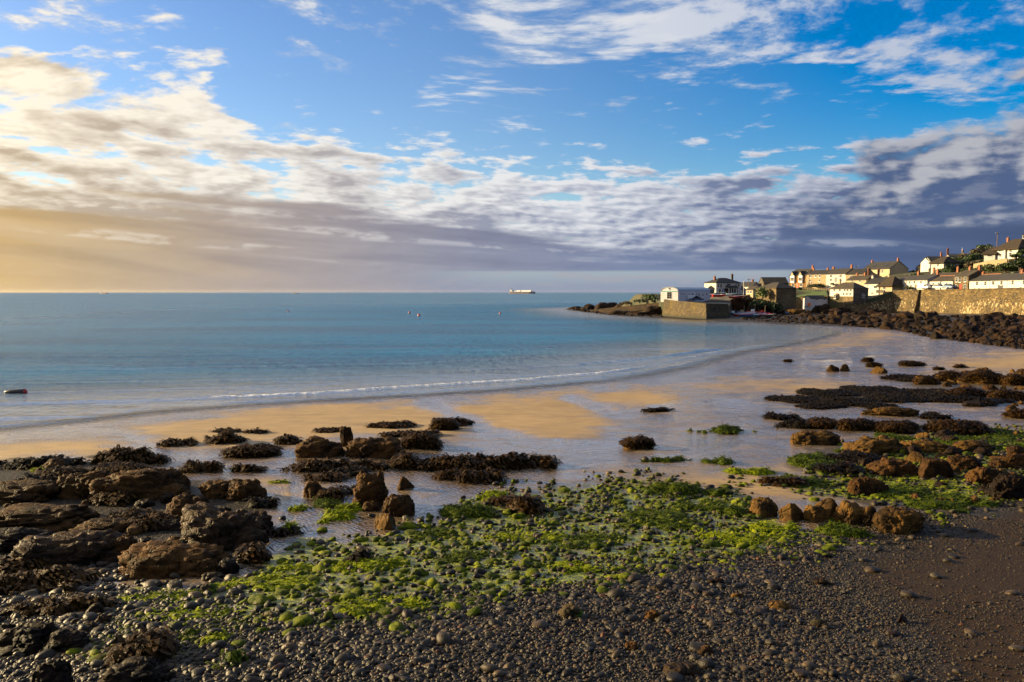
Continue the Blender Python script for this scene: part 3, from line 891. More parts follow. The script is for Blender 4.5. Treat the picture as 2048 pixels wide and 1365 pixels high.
# wind-roughened water: short waves hide each other at a slant, so the sheet mirrors less than still water would
body_ = gg.node('ShaderNodeBsdfDiffuse', {'Color': col_, 'Normal': nm})
glo = gg.node('ShaderNodeBsdfGlossy', {'Color': (1, 1, 1), 'Roughness': off_ * 0.20 + 0.09, 'Normal': nm})
fre = S(gg, gg.node('ShaderNodeFresnel', {'IOR': 1.33, 'Normal': nm}).outputs[0])
rf = gg.m('MINIMUM', fre * gg.smooth(dep_, 0.05, 1.0, 0.60, 0.28), 0.5) * (1.0 - fm * 0.9)
b = gg.node('ShaderNodeMixShader', {0: rf})
gg.l.new(body_.outputs[0], b.inputs[1])
gg.l.new(glo.outputs[0], b.inputs[2])
tr = gg.node('ShaderNodeBsdfTransparent')
mx = gg.node('ShaderNodeMixShader', {0: gg.m('MAXIMUM', gg.smooth(dep_, 0.0, 0.16, 0.0, 1.0), fm)})
gg.l.new(tr.outputs[0], mx.inputs[1])
gg.l.new(b.outputs[0], mx.inputs[2])
gg.l.new(mx.outputs[0], out.inputs[0])
sea_me.materials.append(m_)
sea = tag(obj('sea', sea_me), kind='structure')

# ------------------------------------------------------------------ the land behind the harbour and the sea wall
rng = random.Random(7)
FRONT = [(1236, 612, 400), (1290, 601, 345), (1326, 602, 312), (1456, 610, 306), (1466, 603, 325), (1500, 592, 332), (1546, 590, 325), (1580, 596, 330),
         (1620, 593, 326), (1655, 592, 318), (1700, 600, 308), (1735, 600, 308), (1785, 583, 306), (1838, 582.5, 296), (1930, 581, 274), (2048, 578.5, 250), (2300, 571, 212), (2600, 563, 180)]
FR = [at_depth(a, b, d) for a, b, d in FRONT]
HILL = [(1300, 588, 365), (1330, 590, 350), (1350, 600, 318), (1418, 597, 330), (1430, 590, 345), (1480, 589, 345), (1500, 588, 350), (1545, 585, 350),
        (1585, 581, 350), (1650, 581, 345), (1580, 577, 372), (1640, 570, 378), (1700, 562, 385), (1760, 552, 400), (1690, 588, 330), (1740, 592, 322), (1790, 583, 322),
        (1850, 580, 315), (1950, 577, 290), (2048, 573, 270), (2300, 566, 225), (1800, 556, 370), (1850, 545, 352), (1880, 540, 352), (1830, 548, 380),
        (1920, 530, 345), (1960, 520, 330), (2048, 512, 312), (2200, 490, 290), (1900, 548, 330), (2000, 552, 300), (2048, 545, 290), (1980, 505, 360), (2048, 478, 350), (2300, 430, 350),
        (1760, 555, 440), (1500, 588, 420), (1400, 592, 410), (1300, 598, 400), (1650, 565, 430), (1900, 530, 420), (2200, 420, 420)]
HP = np.array([at_depth(a, b, d) for a, b, d in HILL] + [p_ for p_ in FR])
def land_z(x, y):
    x = np.asarray(x, float)
    y = np.asarray(y, float)
    d2 = (x[..., None] - HP[:, 0]) ** 2 + (y[..., None] - HP[:, 1]) ** 2 + 4.0
    w = 1.0 / d2 ** 1.6
    return (w * HP[:, 2]).sum(-1) / w.sum(-1)
NS, NT = 60, 150
tt = np.linspace(0, len(FR) - 1, NT)
fx = np.stack([np.interp(tt, range(len(FR)), [p_[k] for p_ in FR]) for k in range(3)], -1)
back = np.stack([np.interp(tt, [0, 1, 2, 5, 11, len(FR) - 1], [54, 66, 84, 150, 260, 520]), np.interp(tt, [0, 1, 2, 5, 11, len(FR) - 1], [402, 385, 400, 470, 540, 420])], -1)
ss = np.linspace(0, 1, NS) ** 1.6
lv = []
for i, s_ in enumerate(ss):
    xy = fx[:, :2] * (1 - s_) + back * s_
    z = land_z(xy[:, 0], xy[:, 1])
    k = sstep(np.hypot(*(xy - fx[:, :2]).T), 0.0, 9.0)
    z = fx[:, 2] * (1 - k) + z * k + (fbm2(xy[:, 0] / 9, xy[:, 1] / 9, 41, 3) - 0.5) * 1.2 * k * sstep(xy[:, 0], 60, 150)
    lv.append(np.column_stack([xy, z]))
lv.insert(0, np.column_stack([fx[:, :2], np.full(NT, -1.5)]))
lv = np.concatenate(lv)
idx = np.arange(len(lv)).reshape(NS + 1, NT)
lf = np.stack([idx[:-1, :-1], idx[:-1, 1:], idx[1:, 1:], idx[1:, :-1]], -1).reshape(-1, 4)
m_, gg, out = new_mat('hill_turf')
p = opos(gg)
n_ = gg.noise(p, 0.12, 6, 0.65)
n2_ = gg.noise(p, 0.9, 5, 0.65)
col_ = gg.mix(gg.smooth(n_, 0.40, 0.60), (0.022, 0.030, 0.007), (0.055, 0.044, 0.016))
col_ = gg.mix(gg.smooth(n2_, 0.50, 0.70) * 0.6, col_, (0.014, 0.018, 0.005))
finish(gg, out, col_, 0.85, gg.bump(n2_, 0.8, 0.5))
tag(obj('hillside', mesh_np('hillside', lv, lf, m_)), kind='structure')

def wall_strip(name, label, cat, pts, base_z, batter, thick, mat, coping=None, cop_h=0.35, step=2.0, parapet=0.0, cop_mat=None, part='wall_face'):
    """a stone wall along points (x, y, top z); its foot leans out by batter"""
    root = empty(name, (0, 0, 0))
    root.location = (pts[0][0], pts[0][1], base_z)
    P_ = []
    for a, b in zip(pts[:-1], pts[1:]):
        L = math.hypot(b[0] - a[0], b[1] - a[1])
        n = max(1, int(L / step))
        for i in range(n):
            t = i / n
            P_.append([a[k] * (1 - t) + b[k] * t for k in range(3)])
    P_.append(list(pts[-1]))
    P_ = np.array(P_)
    T = np.gradient(P_[:, :2], axis=0)
    T /= np.linalg.norm(T, axis=1)[:, None]
    Nn = np.column_stack([T[:, 1], -T[:, 0]])            # right of travel
    rows = []
    NV = 7
    for j in range(NV):
        t = j / (NV - 1)
        z = base_z + (P_[:, 2] + parapet - base_z) * t
        jit = (fbm2(P_[:, 0] * .7 + P_[:, 1], z * 1.3, 51, 3) - 0.5) * 0.30 * (1 if 0 < j < NV - 1 else .3)
        o_ = batter * (1 - t) + jit
        rows.append(np.column_stack([P_[:, :2] + Nn * o_[:, None], z]))
    rows.append(np.column_stack([P_[:, :2] - Nn * thick, P_[:, 2] + parapet]))
    rows.append(np.column_stack([P_[:, :2] - Nn * thick, np.full(len(P_), base_z)]))
    V_ = np.concatenate(rows) - np.array([pts[0][0], pts[0][1], base_z])
    n = len(P_)
    ix = np.arange(len(rows) * n).reshape(len(rows), n)
    F_ = [tuple(q) for q in np.stack([ix[:-1, :-1], ix[1:, :-1], ix[1:, 1:], ix[:-1, 1:]], -1).reshape(-1, 4)]
    F_ += [tuple(ix[:, 0]), tuple(ix[::-1, -1])]
    me = bpy.data.meshes.new(part)
    me.from_pydata([tuple(a) for a in V_], [], [tuple(int(i) for i in f_) for f_ in F_])
    me.materials.append(mat)
    obj(part, me, root)
    if coping:
        mb = MB()
        for i in range(n - 1):
            a = P_[i] - np.array([pts[0][0], pts[0][1], base_z])
            b = P_[i + 1] - np.array([pts[0][0], pts[0][1], base_z])
            na, nb = Nn[i], Nn[i + 1]
            z0a, z0b = a[2] + parapet, b[2] + parapet
            e = 0.12
            vs = []
            for q, nn_, z0 in ((a, na, z0a), (b, nb, z0b)):
                for o_, dz_ in ((e, 0.003), (-thick - e, 0.003), (-thick - e, cop_h), (e, cop_h)):
                    vs.append((q[0] + nn_[0] * o_, q[1] + nn_[1] * o_, z0 + dz_))
            # small open joints between the coping stones
            vs = [tuple(np.array(vs[k]) * 0.99 + np.array(vs[(k + 4) % 8]) * 0.01) for k in range(8)]
            mbi = MB().add(vs, [(0, 1, 2, 3), (7, 6, 5, 4), (0, 4, 5, 1), (1, 5, 6, 2), (2, 6, 7, 3), (3, 7, 4, 0)])
            mbi.build('coping_stone', cop_mat or mat, root)
    tag(root, label, cat)
    return root

# the sea wall: from the corner buttress to beyond the frame on the right; travel right so that the bay lies on its right-hand side
SW = [tuple(p_) for p_ in FR[13:]]
SWB = [(a - 0.0, b, c) for a, b, c in SW]
wall_strip('sea_wall', 'tall stone sea wall with pale limewash streaks below the white cottages', 'sea wall', SWB, 0.2, 1.5, 1.0, M['sea_wall_stone'], True, 0.3, 2.6, 0.15)
BW = [tuple(at_depth(1786, 583.5, 305.5)), tuple(at_depth(1838, 582.5, 295))]
wall_strip('wall_buttress', 'sloping brown stone bastion at the corner of the sea wall', 'bastion', BW, 0.2, 2.6, 2.0, M['sea_wall_stone'], True, 0.35, 2.6, 0.15)
TW = [tuple(at_depth(1690, 611, 306.5)), tuple(at_depth(1742, 609, 305)), tuple(at_depth(1785, 599, 303.5))]
wall_strip('terrace_wall', 'lower stone wall below the grey-sided house beside the bastion', 'wall', TW, 0.2, 1.2, 1.2, M['sea_wall_stone'], True, 0.3, 2.6, 0.3)
LW = [tuple(at_depth(1578, 597, 328.5)), tuple(at_depth(1655, 594, 317))]
wall_strip('lawn_wall', 'rough stone wall holding up the lawn beside the white boat store', 'wall', LW, 0.0, 0.8, 1.0, M['house_stone'], True, 0.25, 2.6, 0.1)
HW = [tuple(at_depth(1462, 604, 322)), tuple(at_depth(1500, 592, 328))]
wall_strip('harbour_wall', 'dark stone wall at the back of the small harbour under the red boats', 'wall', HW, -0.3, 1.0, 1.0, M['harbour_stone'], True, 0.3, 2.6, 0.2)

# pier: a solid block with a stepped face, seaward end square
def pier():
    a = at_depth(1326, 636, 296)
    b = at_depth(1412, 640, 268)
    c_ = at_depth(1458, 640, 277)
    d_ = at_depth(1462, 636, 318)
    e_ = at_depth(1334, 632, 325)
    top = [5.5, 4.5, 4.2, 5.0, 5.7]
    base = [np.array([q[0], q[1]]) for q in (a, b, c_, d_, e_)]
    cen = sum(base) / 5
    root = empty('stone_pier', (cen[0], cen[1], -1.0))
    def ring(scale, fz):
        return [(*(cen + (q - cen) * scale - cen), t * fz + 1.0) for q, t in zip(base, top)]
    lv_ = [(1.05, -0.22), (1.03, 0.15), (1.015, 0.50), (1.012, 0.505), (0.995, 0.51), (0.985, 1.0)]
    mb = MB()
    rings = []
    for s_, fz in lv_:
        rg = []
        rr_ = ring(s_, fz)
        for i in range(5):                                # subdivide each side so that the stone face is uneven
            p0, p1 = np.array(rr_[i]), np.array(rr_[(i + 1) % 5])
            for k in range(8):
                q = p0 * (1 - k / 8) + p1 * k / 8
                h_ = (_hash(np.array([i * 8 + k]), np.array([int(fz * 100)]))[0] - 0.5) * 0.35
                dr = q[:2] / (np.linalg.norm(q[:2]) + 1e-6)
                rg.append((q[0] + dr[0] * h_, q[1] + dr[1] * h_, q[2]))
        rings.append(rg)
    n = 40
    vs = [q for rg in rings for q in rg]
    fs = [(j * n + k, j * n + (k + 1) % n, (j + 1) * n + (k + 1) % n, (j + 1) * n + k) for j in range(len(rings) - 1) for k in range(n)]
    mb.add(vs, fs)
    mb.build('pier_body', M['harbour_stone'], root)
    MB().add(ring(0.984, 0.998), [(0, 1, 2, 3, 4)]).build('pier_deck', M['quay'], root)
    # parapet along the outer sides
    for i in (4, 0, 1):
        r1 = ring(0.985, 1.0)
        p0, p1 = np.array(r1[i]), np.array(r1[(i + 1) % 5])
        q0, q1 = np.array(ring(0.94, 1.0)[i]), np.array(ring(0.94, 1.0)[(i + 1) % 5])
        up = np.array([0, 0, 0.8])
        e = np.array([0, 0, 0.004])
        MB().add([p0 + e, p1 + e, q1 + e, q0 + e, p0 + up, p1 + up, q1 + up, q0 + up],
                 [(0, 1, 5, 4), (1, 2, 6, 5), (2, 3, 7, 6), (3, 0, 4, 7), (4, 5, 6, 7)]).build('parapet', M['harbour_stone'], root)
    tag(root, 'short stone harbour pier with a weathered ochre face standing in the water', 'pier')
pier()

# quay road and lawn as sheets on the land
def sheet(name, pts, mat, lift=0.06, n=14, kind='structure', label=None, cat=None):
    """four corners (px, py, depth); follows the land"""
    c = [at_depth(*q) for q in pts]
    vs = []
    for j in range(n + 1):
        for i in range(n + 1):
            a, b = i / n, j / n
            q = (c[0] * (1 - a) + c[1] * a) * (1 - b) + (c[3] * (1 - a) + c[2] * a) * b
            vs.append(q)
    vs = np.array(vs)
    vs[:, 2] = np.maximum(vs[:, 2], land_z(vs[:, 0], vs[:, 1])) + lift
    ix = np.arange((n + 1) ** 2).reshape(n + 1, n + 1)
    f_ = np.stack([ix[:-1, :-1], ix[:-1, 1:], ix[1:, 1:], ix[1:, :-1]], -1).reshape(-1, 4)
    o = obj(name, mesh_np(name, vs, f_, mat))
    tag(o, label, cat, kind=kind)
    return o
sheet('lawn', [(1580, 596, 332), (1656, 592, 320), (1650, 579, 345), (1590, 577, 362)], M['lawn'])
sheet('quay_ground', [(1340, 602, 316), (1462, 604, 322), (1500, 592, 345), (1420, 592, 345)], M['quay'], 0.05)
sheet('road', [(1800, 582.5, 305), (2060, 577, 251), (2080, 574.5, 260), (1815, 580.5, 318)], M['tarmac'], 0.05)

# ------------------------------------------------------------------ houses
def window(root, x, z, w, h, yface=0.0, mat='paint_white', face='front', xface=0.0, bars=(1, 1)):
    fr = MB()
    t, b = 0.065, 0.03
    def box(mb, x0, x1, z0, z1, y0, y1):
        if face == 'front':
            mb.box(x0, x1, y0, y1, z0, z1)
        elif face == 'right':
            mb.box(xface - y1, xface - y0, x0, x1, z0, z1)
        else:
            mb.box(xface + y0, xface + y1, x0, x1, z0, z1)
    y0, y1 = yface - 0.10, yface + 0.02
    box(fr, x, x + t, z, z + h, y0, y1)
    box(fr, x + w - t, x + w, z, z + h, y0, y1)
    box(fr, x + t, x + w - t, z, z + t, y0, y1)
    box(fr, x + t, x + w - t, z + h - t, z + h, y0, y1)
    for k in range(bars[0]):
        xc = x + w * (k + 1) / (bars[0] + 1)
        box(fr, xc - b / 2, xc + b / 2, z + t, z + h - t, y0 + 0.01, y1)
    for k in range(bars[1]):
        zc = z + h * (k + 1) / (bars[1] + 1)
        box(fr, x + t, x + w - t, zc - b / 2, zc + b / 2, y0 + 0.014, y1)
    box(fr, x - 0.08, x + w + 0.08, z - 0.1, z - 0.003, y0 - 0.06, y1)
    o = fr.build('window', M[mat], root)
    pn = MB()
    box(pn, x + t, x + w - t, z + t, z + h - t, yface - 0.05, yface - 0.01)
    pn.build('pane', M['window_glass'], o)
def door(root, x, z, w, h, mat='paint_navy', yface=0.0):
    d_ = MB().box(x, x + w, yface - 0.06, yface + 0.02, z, z + h).build('door', M[mat], root)
    MB().box(x + w * 0.78, x + w * 0.86, yface - 0.12, yface - 0.063, z + h * 0.45, z + h * 0.52).build('handle', M['metal_grey'], d_)
def chimney(root, x, y, z, w=0.8, d=0.6, h=1.3, mat='chimney_brick', pots=2):
    mb = MB().box(x - w / 2, x + w / 2, y - d / 2, y + d / 2, z - 0.9, z + h)
    mb.box(x - w / 2 - 0.08, x + w / 2 + 0.08, y - d / 2 - 0.08, y + d / 2 + 0.08, z + h + 0.003, z + h + 0.16)
    c = mb.build('chimney', M[mat], root)
    for k in range(pots):
        xx = x + (k - (pots - 1) / 2) * 0.36
        MB().lathe([(0.13, z + h + 0.15), (0.10, z + h + 0.5), (0.13, z + h + 0.55)], 8, (xx, y, 0)).build('chimney_pot', M['clay_pot'], c)

def house(name, label, L, Rr, py_base, py_eave, py_ridge, dep, wall, roof, kind='gable', wins=(), doors=(), chims=(), plinth=None, thick=0.16, over=0.28, found=3.0, cat='house', extra=None, ridge_tile=None):
    """front face from (px, depth) L to Rr; wins: (u, v, w, h) with u along the face, v up, both 0..1, w and h in metres"""
    pl, pr = at_depth(L[0], py_base, L[1]), at_depth(Rr[0], py_base, Rr[1])
    pm, dm = (L[0] + Rr[0]) / 2, (L[1] + Rr[1]) / 2
    e = pr[:2] - pl[:2]
    W = float(np.linalg.norm(e))
    e /= W
    zb = float(at_depth(pm, py_base, dm)[2])
    he = float(at_depth(pm, py_eave, dm)[2]) - zb
    hr = float(at_depth(pm, py_ridge, dm + e[0] * dep / 2)[2]) - zb
    root = empty(name, (pl[0], pl[1], zb), math.atan2(e[1], e[0]))
    wm = M[wall]
    if kind == 'gable':
        MB().prism_x([(0, -found), (dep, -found), (dep, he), (dep / 2, hr - 0.05), (0, he)], 0, W).build('wall', wm, root)
        sl = math.hypot(dep / 2, hr - he)
        ux, uz = (dep / 2) / sl, (hr - he) / sl
        o_ = over
        a = (-ux * o_, he - uz * o_)
        b = (dep + ux * o_, he - uz * o_)
        t = thick
        poly = [a, (a[0] - uz * 0 , a[1] + t), (dep / 2, hr + t), (b[0], b[1] + t), b, (dep / 2, hr)]
        ro = MB().prism_x(poly, -over * 0.6, W + over * 0.6).build('roof', M[roof], root)
        if ridge_tile:
            MB().prism_x([(dep / 2 - 0.25, hr + t - 0.12), (dep / 2, hr + t + 0.12), (dep / 2 + 0.25, hr + t - 0.12)], -over * 0.6, W + over * 0.6).build('ridge_tiles', M[ridge_tile], ro)
    elif kind == 'front':                                 # gable end faces the front
        MB().prism([(0, -found), (W, -found), (W, he), (W / 2, hr - 0.05), (0, he)], 0, dep).build('wall', wm, root)
        a = (-over, he - over * (hr - he) / (W / 2))
        b = (W + over, a[1])
        poly = [a, (a[0], a[1] + thick), (W / 2, hr + thick), (b[0], b[1] + thick), b, (W / 2, hr)]
        MB().prism(poly, -over, dep + over).build('roof', M[roof], root)
    elif kind == 'hip':
        MB().box(0, W, 0, dep, -found, he).build('wall', wm, root)
        hw = min(dep, W) / 2 * (0.62 if 'thatch' in roof else 1.0)
        o_ = over + (0.25 if 'thatch' in roof else 0)
        z0 = he - 0.15
        lo = [(-o_, -o_, z0), (W + o_, -o_, z0), (W + o_, dep + o_, z0), (-o_, dep + o_, z0)]
        lo2 = [(x, y, z + thick + 0.05) for x, y, z in lo]
        rd = [(hw, dep / 2, hr + thick), (W - hw, dep / 2, hr + thick)]
        vs = lo + lo2 + rd
        MB().add(vs, [(3, 2, 1, 0), (0, 1, 5, 4), (1, 2, 6, 5), (2, 3, 7, 6), (3, 0, 4, 7), (4, 5, 9, 8), (5, 6, 9), (6, 7, 8, 9), (7, 4, 8)]).build('roof', M[roof], root)
    elif kind == 'barrel':
        n = 8
        poly = [(W * 0 + dep / 2 - math.cos(math.pi * i / n) * (dep / 2), he + math.sin(math.pi * i / n) * (hr - he)) for i in range(n + 1)]
        MB().prism_x([(0, -found)] + poly + [(dep, -found)], 0, W).build('wall', wm, root)
        po = [(dep / 2 - math.cos(math.pi * i / n) * (dep / 2 + 0.12), he + 0.003 + math.sin(math.pi * i / n) * (hr - he + 0.12)) for i in range(n + 1)]
        MB().prism_x(po + [(y, z - 0.11) for y, z in poly[::-1]], -0.15, W + 0.15).build('roof', M[roof], root)
    elif kind == 'flat':
        MB().box(0, W, 0, dep, -found, he).build('wall', wm, root)
        MB().box(-over, W + over, -over, dep + over, he + 0.003, hr).build('roof', M[roof], root)
    for wn in wins:
        uu, vv, ww, hh = wn[0], wn[1], wn[2] * 1.2, wn[3] * 1.15
        window(root, uu * W - ww / 2, vv * he - hh / 2, ww, hh, bars=wn[4] if len(wn) > 4 else (1, 1))
    for uu, ww, hh, mt in doors:
        door(root, uu * W - ww / 2, 0.05, ww, hh, mt)
    for c in chims:
        t, hh = c[0], c[1]
        mt = c[2] if len(c) > 2 else 'chimney_brick'
        yy, zz = (dep / 2, hr) if kind != 'front' else (dep * 0.5, hr)
        chimney(root, t * W, yy, zz, h=hh, mat=mt, pots=c[3] if len(c) > 3 else 2)
    if plinth:
        frac, mt = plinth
        MB().box(-0.05, W + 0.05, -0.06, dep + 0.05, -found, he * frac).build('stone_base', M[mt], root)
    tag(root, label, cat, 'houses of the fishing village')
    return root, W, he, hr, dep

# lifeboat house and the hotel above the harbour
h = house('boat_house', 'long white boat house with a curved grey roof beside the harbour', (1356, 300), (1420, 318), 600, 582, 575, 7.5, 'render_grey', 'metal_grey', 'barrel', found=0.8,
          wins=[(0.44, 0.55, 0.9, 1.3), (0.56, 0.62, 0.7, 0.8), (0.64, 0.55, 0.8, 1.1), (0.76, 0.55, 0.8, 1.1), (0.88, 0.62, 0.8, 0.9)], doors=[(0.34, 1.1, 2.2, 'paint_navy')])
root, W, he, hr, dep = h
window(root, dep / 2 - 1.0, 0.4, 2.0, 2.6, face='left', xface=0.0, bars=(1, 2))
window(root, dep / 2 - 0.4, he + 0.35, 0.8, 0.8, face='left', xface=0.0)
MB().box(-0.10, -0.02, 0.2, dep - 0.2, he - 0.35, he - 0.1).build('fascia', M['paint_teal'], root)
def small_sign(root, x, z, w, n_):
    mb = MB()
    for k in range(n_):                                  # too small to read in the photograph: a row of dark letter strokes
        mb.box(x + k * w / n_, x + k * w / n_ + w / n_ * 0.55, -0.03, -0.004, z, z + 0.22)
    mb.build('lettering', M['metal_dark'], root)['kind'] = 'stuff'
small_sign(root, W * 0.06, he * 0.62, W * 0.17, 9)
h = house('hotel', 'white hotel with a dark hipped roof above the harbour boats', (1432, 338), (1482, 342), 590, 566, 557, 9, 'render_white', 'slate_dark', 'hip',
          wins=[(0.09, 0.74, 0.9, 1.4), (0.19, 0.74, 0.9, 1.4), (0.50, 0.78, 1.6, 1.5, (2, 1)), (0.78, 0.78, 0.8, 1.0), (0.90, 0.78, 0.9, 1.2), (0.14, 0.28, 1.0, 1.7), (0.34, 0.30, 1.2, 1.9), (0.88, 0.28, 1.0, 1.6)],
          doors=[(0.27, 1.0, 2.1, 'paint_blue')], chims=[(0.18, 0.6), (0.88, 1.6, 'house_stone_dark')])
root, W, he, hr, dep = h
po = MB().add([(W * 0.38, -2.4, 2.7), (W * 0.78, -2.4, 2.7), (W * 0.82, -0.02, 3.7), (W * 0.34, -0.02, 3.7), (W * 0.38, -2.4, 2.85), (W * 0.78, -2.4, 2.85), (W * 0.82, -0.02, 3.9), (W * 0.34, -0.02, 3.9)],
              [(3, 2, 1, 0), (4, 5, 6, 7), (0, 1, 5, 4), (1, 2, 6, 5), (2, 3, 7, 6), (3, 0, 4, 7)]).build('porch_roof', M['slate_dark'], root)
for k in range(5):
    xx = W * (0.39 + 0.095 * k)
    MB().box(xx - 0.07, xx + 0.07, -2.3, -2.16, 0, 2.7).build('porch_post', M['paint_white'], root)
MB().box(W * 0.38, W * 0.78, -0.4, -0.05, 0, 2.6).build('porch_window', M['window_glass'], root)
MB().box(0.0, W, -0.13, -0.02, he * 0.5, he * 0.5 + 0.14).build('string_course', M['paint_blue'], root)
house('hotel_annexe', 'low white annexe with a dark roof at the end of the hotel', (1416, 340), (1432, 339), 590, 577, 569, 7, 'render_white', 'slate_dark', 'hip', wins=[(0.5, 0.52, 1.6, 1.6, (2, 1))], found=2.0)
house('hotel_lean_to', 'small white lean-to with a dark door at the far end of the hotel', (1482, 342), (1492, 343), 591, 580, 573, 6, 'render_grey', 'slate_dark', 'gable', doors=[(0.5, 1.1, 2.2, 'paint_black')])
house('cream_cottage', 'tiny cream cottage behind the white flagpole', (1492, 334), (1506, 330), 592, 580, 573, 5, 'render_cream', 'slate_lichen', 'gable', wins=[(0.3, 0.62, 1.0, 0.9, (2, 1)), (0.7, 0.62, 1.0, 0.9, (2, 1))])
house('white_cottage', 'small white gabled cottage peeping over the old stone tower house', (1504, 356), (1520, 358), 583, 573, 565, 8, 'render_white', 'slate_dark', 'front', wins=[(0.5, 0.85, 0.9, 1.1)], chims=[(0.85, 1.0)])

# the old stone tower house with an ivy side, over the harbour
h = house('stone_warehouse', 'square stone warehouse with a single window above the harbour', (1512, 318), (1552, 306), 604, 577, 566, 9, 'house_stone', 'slate_lichen', 'hip', wins=[(0.52, 0.62, 1.0, 1.7)], found=3.5, over=0.4)
house('long_store', 'long dark slate-roofed building behind the stone warehouse', (1528, 352), (1576, 352), 585, 567, 555.5, 8, 'house_stone_dark', 'slate_lichen', 'gable')

# upper terrace: buff brick villa with two bays, cream and white terraces
h = house('bay_villa', 'orange brick house with two tall white bay windows', (1579, 372), (1612, 364), 576.5, 551, 539, 9, 'brick_orange', 'slate_grey', 'gable', doors=[(0.48, 1.0, 2.2, 'paint_red')], chims=[(0.97, 1.3)])
root, W, he, hr, dep = h
for uu in (0.23, 0.72):
    x0, x1 = uu * W - 1.0, uu * W + 1.0
    by = MB().box(x0, x1, -0.8, -0.003, he * 0.42, he * 0.98).build('bay', M['paint_white'], root)
    MB().prism([(x0 - 0.2, he * 0.985), (x1 + 0.2, he * 0.985), (uu * W, he * 0.985 + 2.0)], -1.0, dep * 0.4).build('bay_roof', M['slate_dark'], root)
    MB().prism([(x0 + 0.15, he * 0.985 + 0.05), (x1 - 0.15, he * 0.985 + 0.05), (uu * W, he * 0.985 + 1.6)], -1.05, -1.004).build('bay_gable', M['render_cream'], root)
    window(root, x0 + 0.15, he * 0.55, 1.7, he * 0.28, yface=-0.8, bars=(2, 1))
    window(root, x0 + 0.2, he * 0.10, 1.5, he * 0.24, bars=(1, 1))
house('cream_terrace', 'cream rendered terrace house with a dark slate roof', (1612, 364), (1652, 354), 571, 549, 541, 8, 'render_buff', 'slate_dark', 'gable',
      wins=[(0.22, 0.83, 1.0, 1.0), (0.48, 0.83, 1.0, 1.0), (0.68, 0.83, 1.0, 1.0), (0.22, 0.43, 0.9, 1.0), (0.68, 0.43, 0.9, 1.0)], chims=[(0.75, 0.6), (0.05, 0.8)], doors=[(0.2, 2.2, 1.5, 'timber')])
house('white_terrace', 'white terrace house with a black door beside the cream terrace', (1652, 354), (1691, 345), 564.5, 548.5, 538, 8, 'render_white', 'slate_grey', 'gable',
      wins=[(0.25, 0.74, 0.9, 1.1), (0.74, 0.74, 0.9, 1.1), (0.25, 0.30, 0.9, 1.0), (0.74, 0.30, 0.9, 1.0)], doors=[(0.5, 1.0, 1.9, 'paint_black')], chims=[(0.05, 0.7), (0.97, 1.4)])
house('buff_terrace', 'buff end house of the terrace with a dark roof', (1691, 345), (1726, 338), 562, 549, 538.5, 8, 'render_buff', 'slate_dark', 'gable', wins=[(0.3, 0.6, 0.9, 1.0), (0.7, 0.6, 0.9, 1.0)])
house('roadside_row', 'low cream row with a lichen-yellow roof below the terrace', (1693, 337), (1732, 327), 566, 560.5, 552, 7, 'render_cream', 'slate_lichen', 'gable', wins=[(0.3, 0.45, 0.8, 0.9), (0.7, 0.45, 0.8, 0.9)], chims=[(0.2, 0.8), (0.6, 0.9)])
h = house('skylight_house', 'tall cream house with a black slate roof on the skyline', (1724, 384), (1779, 362), 547.5, 539, 524.5, 9, 'render_cream', 'slate_dark', 'gable', chims=[(0.04, 1.0), (0.96, 1.2)], wins=[(0.65, 0.45, 1.0, 1.3), (0.75, 0.45, 1.0, 1.3)], found=5)
root, W, he, hr, dep = h
for uu in (0.32, 0.74):
    a_ = math.atan2(hr - he, dep / 2)
    sk = MB().box(-0.6, 0.6, -0.7, 0.7, 0.02, 0.12).build('skylight', M['window_glass'], root)
    sk.location = (uu * W, dep * 0.25, (he + hr) / 2 + 0.2)
    sk.rotation_euler = (a_, 0, 0)
house('flat_annexe', 'low cream flat-roofed extension beside the skyline house', (1780, 368), (1792, 369), 545.5, 542, 540.8, 5, 'render_cream', 'slate_dark', 'flat', wins=[(0.4, 0.55, 1.0, 0.6)])
house('hip_cottage', 'stone cottage under a brown hipped roof amid the lower roofs', (1738, 327), (1768, 326), 562, 557, 547, 8, 'house_stone', 'slate_lichen', 'hip', chims=[(0.15, 1.8), (0.8, 1.3)])

# lower house by the boat store: white upper floor over stone
h = house('stone_base_house', 'house with white upper floor over bare stone at the wall end', (1659, 318), (1706, 306), 606, 578, 566, 7, 'render_white', 'slate_lichen', 'hip', plinth=(0.46, 'house_stone'),
      wins=[(0.20, 0.88, 0.8, 0.9), (0.44, 0.88, 0.8, 0.9), (0.64, 0.88, 0.8, 0.9), (0.76, 0.88, 0.8, 0.9), (0.90, 0.88, 0.8, 0.9), (0.60, 0.62, 0.8, 0.9), (0.74, 0.62, 0.8, 0.9), (0.88, 0.62, 0.8, 0.9)], chims=[(0.12, 0.9, 'render_cream', 1)], found=4.0)
root, W, he, hr, dep = h
MB().box(W - 0.003, W + 0.07, -0.07, dep + 0.1, -4, he - 0.16).build('gable_wall', M['house_stone_dark'], root)
for q in (0.38, 0.52):
    window(root, dep * 0.62, he * q, 1.0, 0.8, face='right', xface=W + 0.075)
MB().lathe([(1.1, 0.25 * he), (1.1, 0.6 * he), (0.9, 0.66 * he), (0.2, 0.68 * he)], 10, (W * 0.33, -0.05, 0)).build('oriel', M['render_buff'], root)
window(root, W * 0.33 - 0.5, he * 0.30, 1.0, 1.5, yface=-1.12)
h = house('boat_store', 'low grey-white boat store with a black roof under the lawn', (1622, 314), (1655, 317), 613.5, 597.5, 592, 4.5, 'render_grey', 'slate_dark', 'gable', wins=[(0.36, 0.92, 1.0, 0.7), (0.8, 0.92, 0.9, 0.7)], found=1.5)

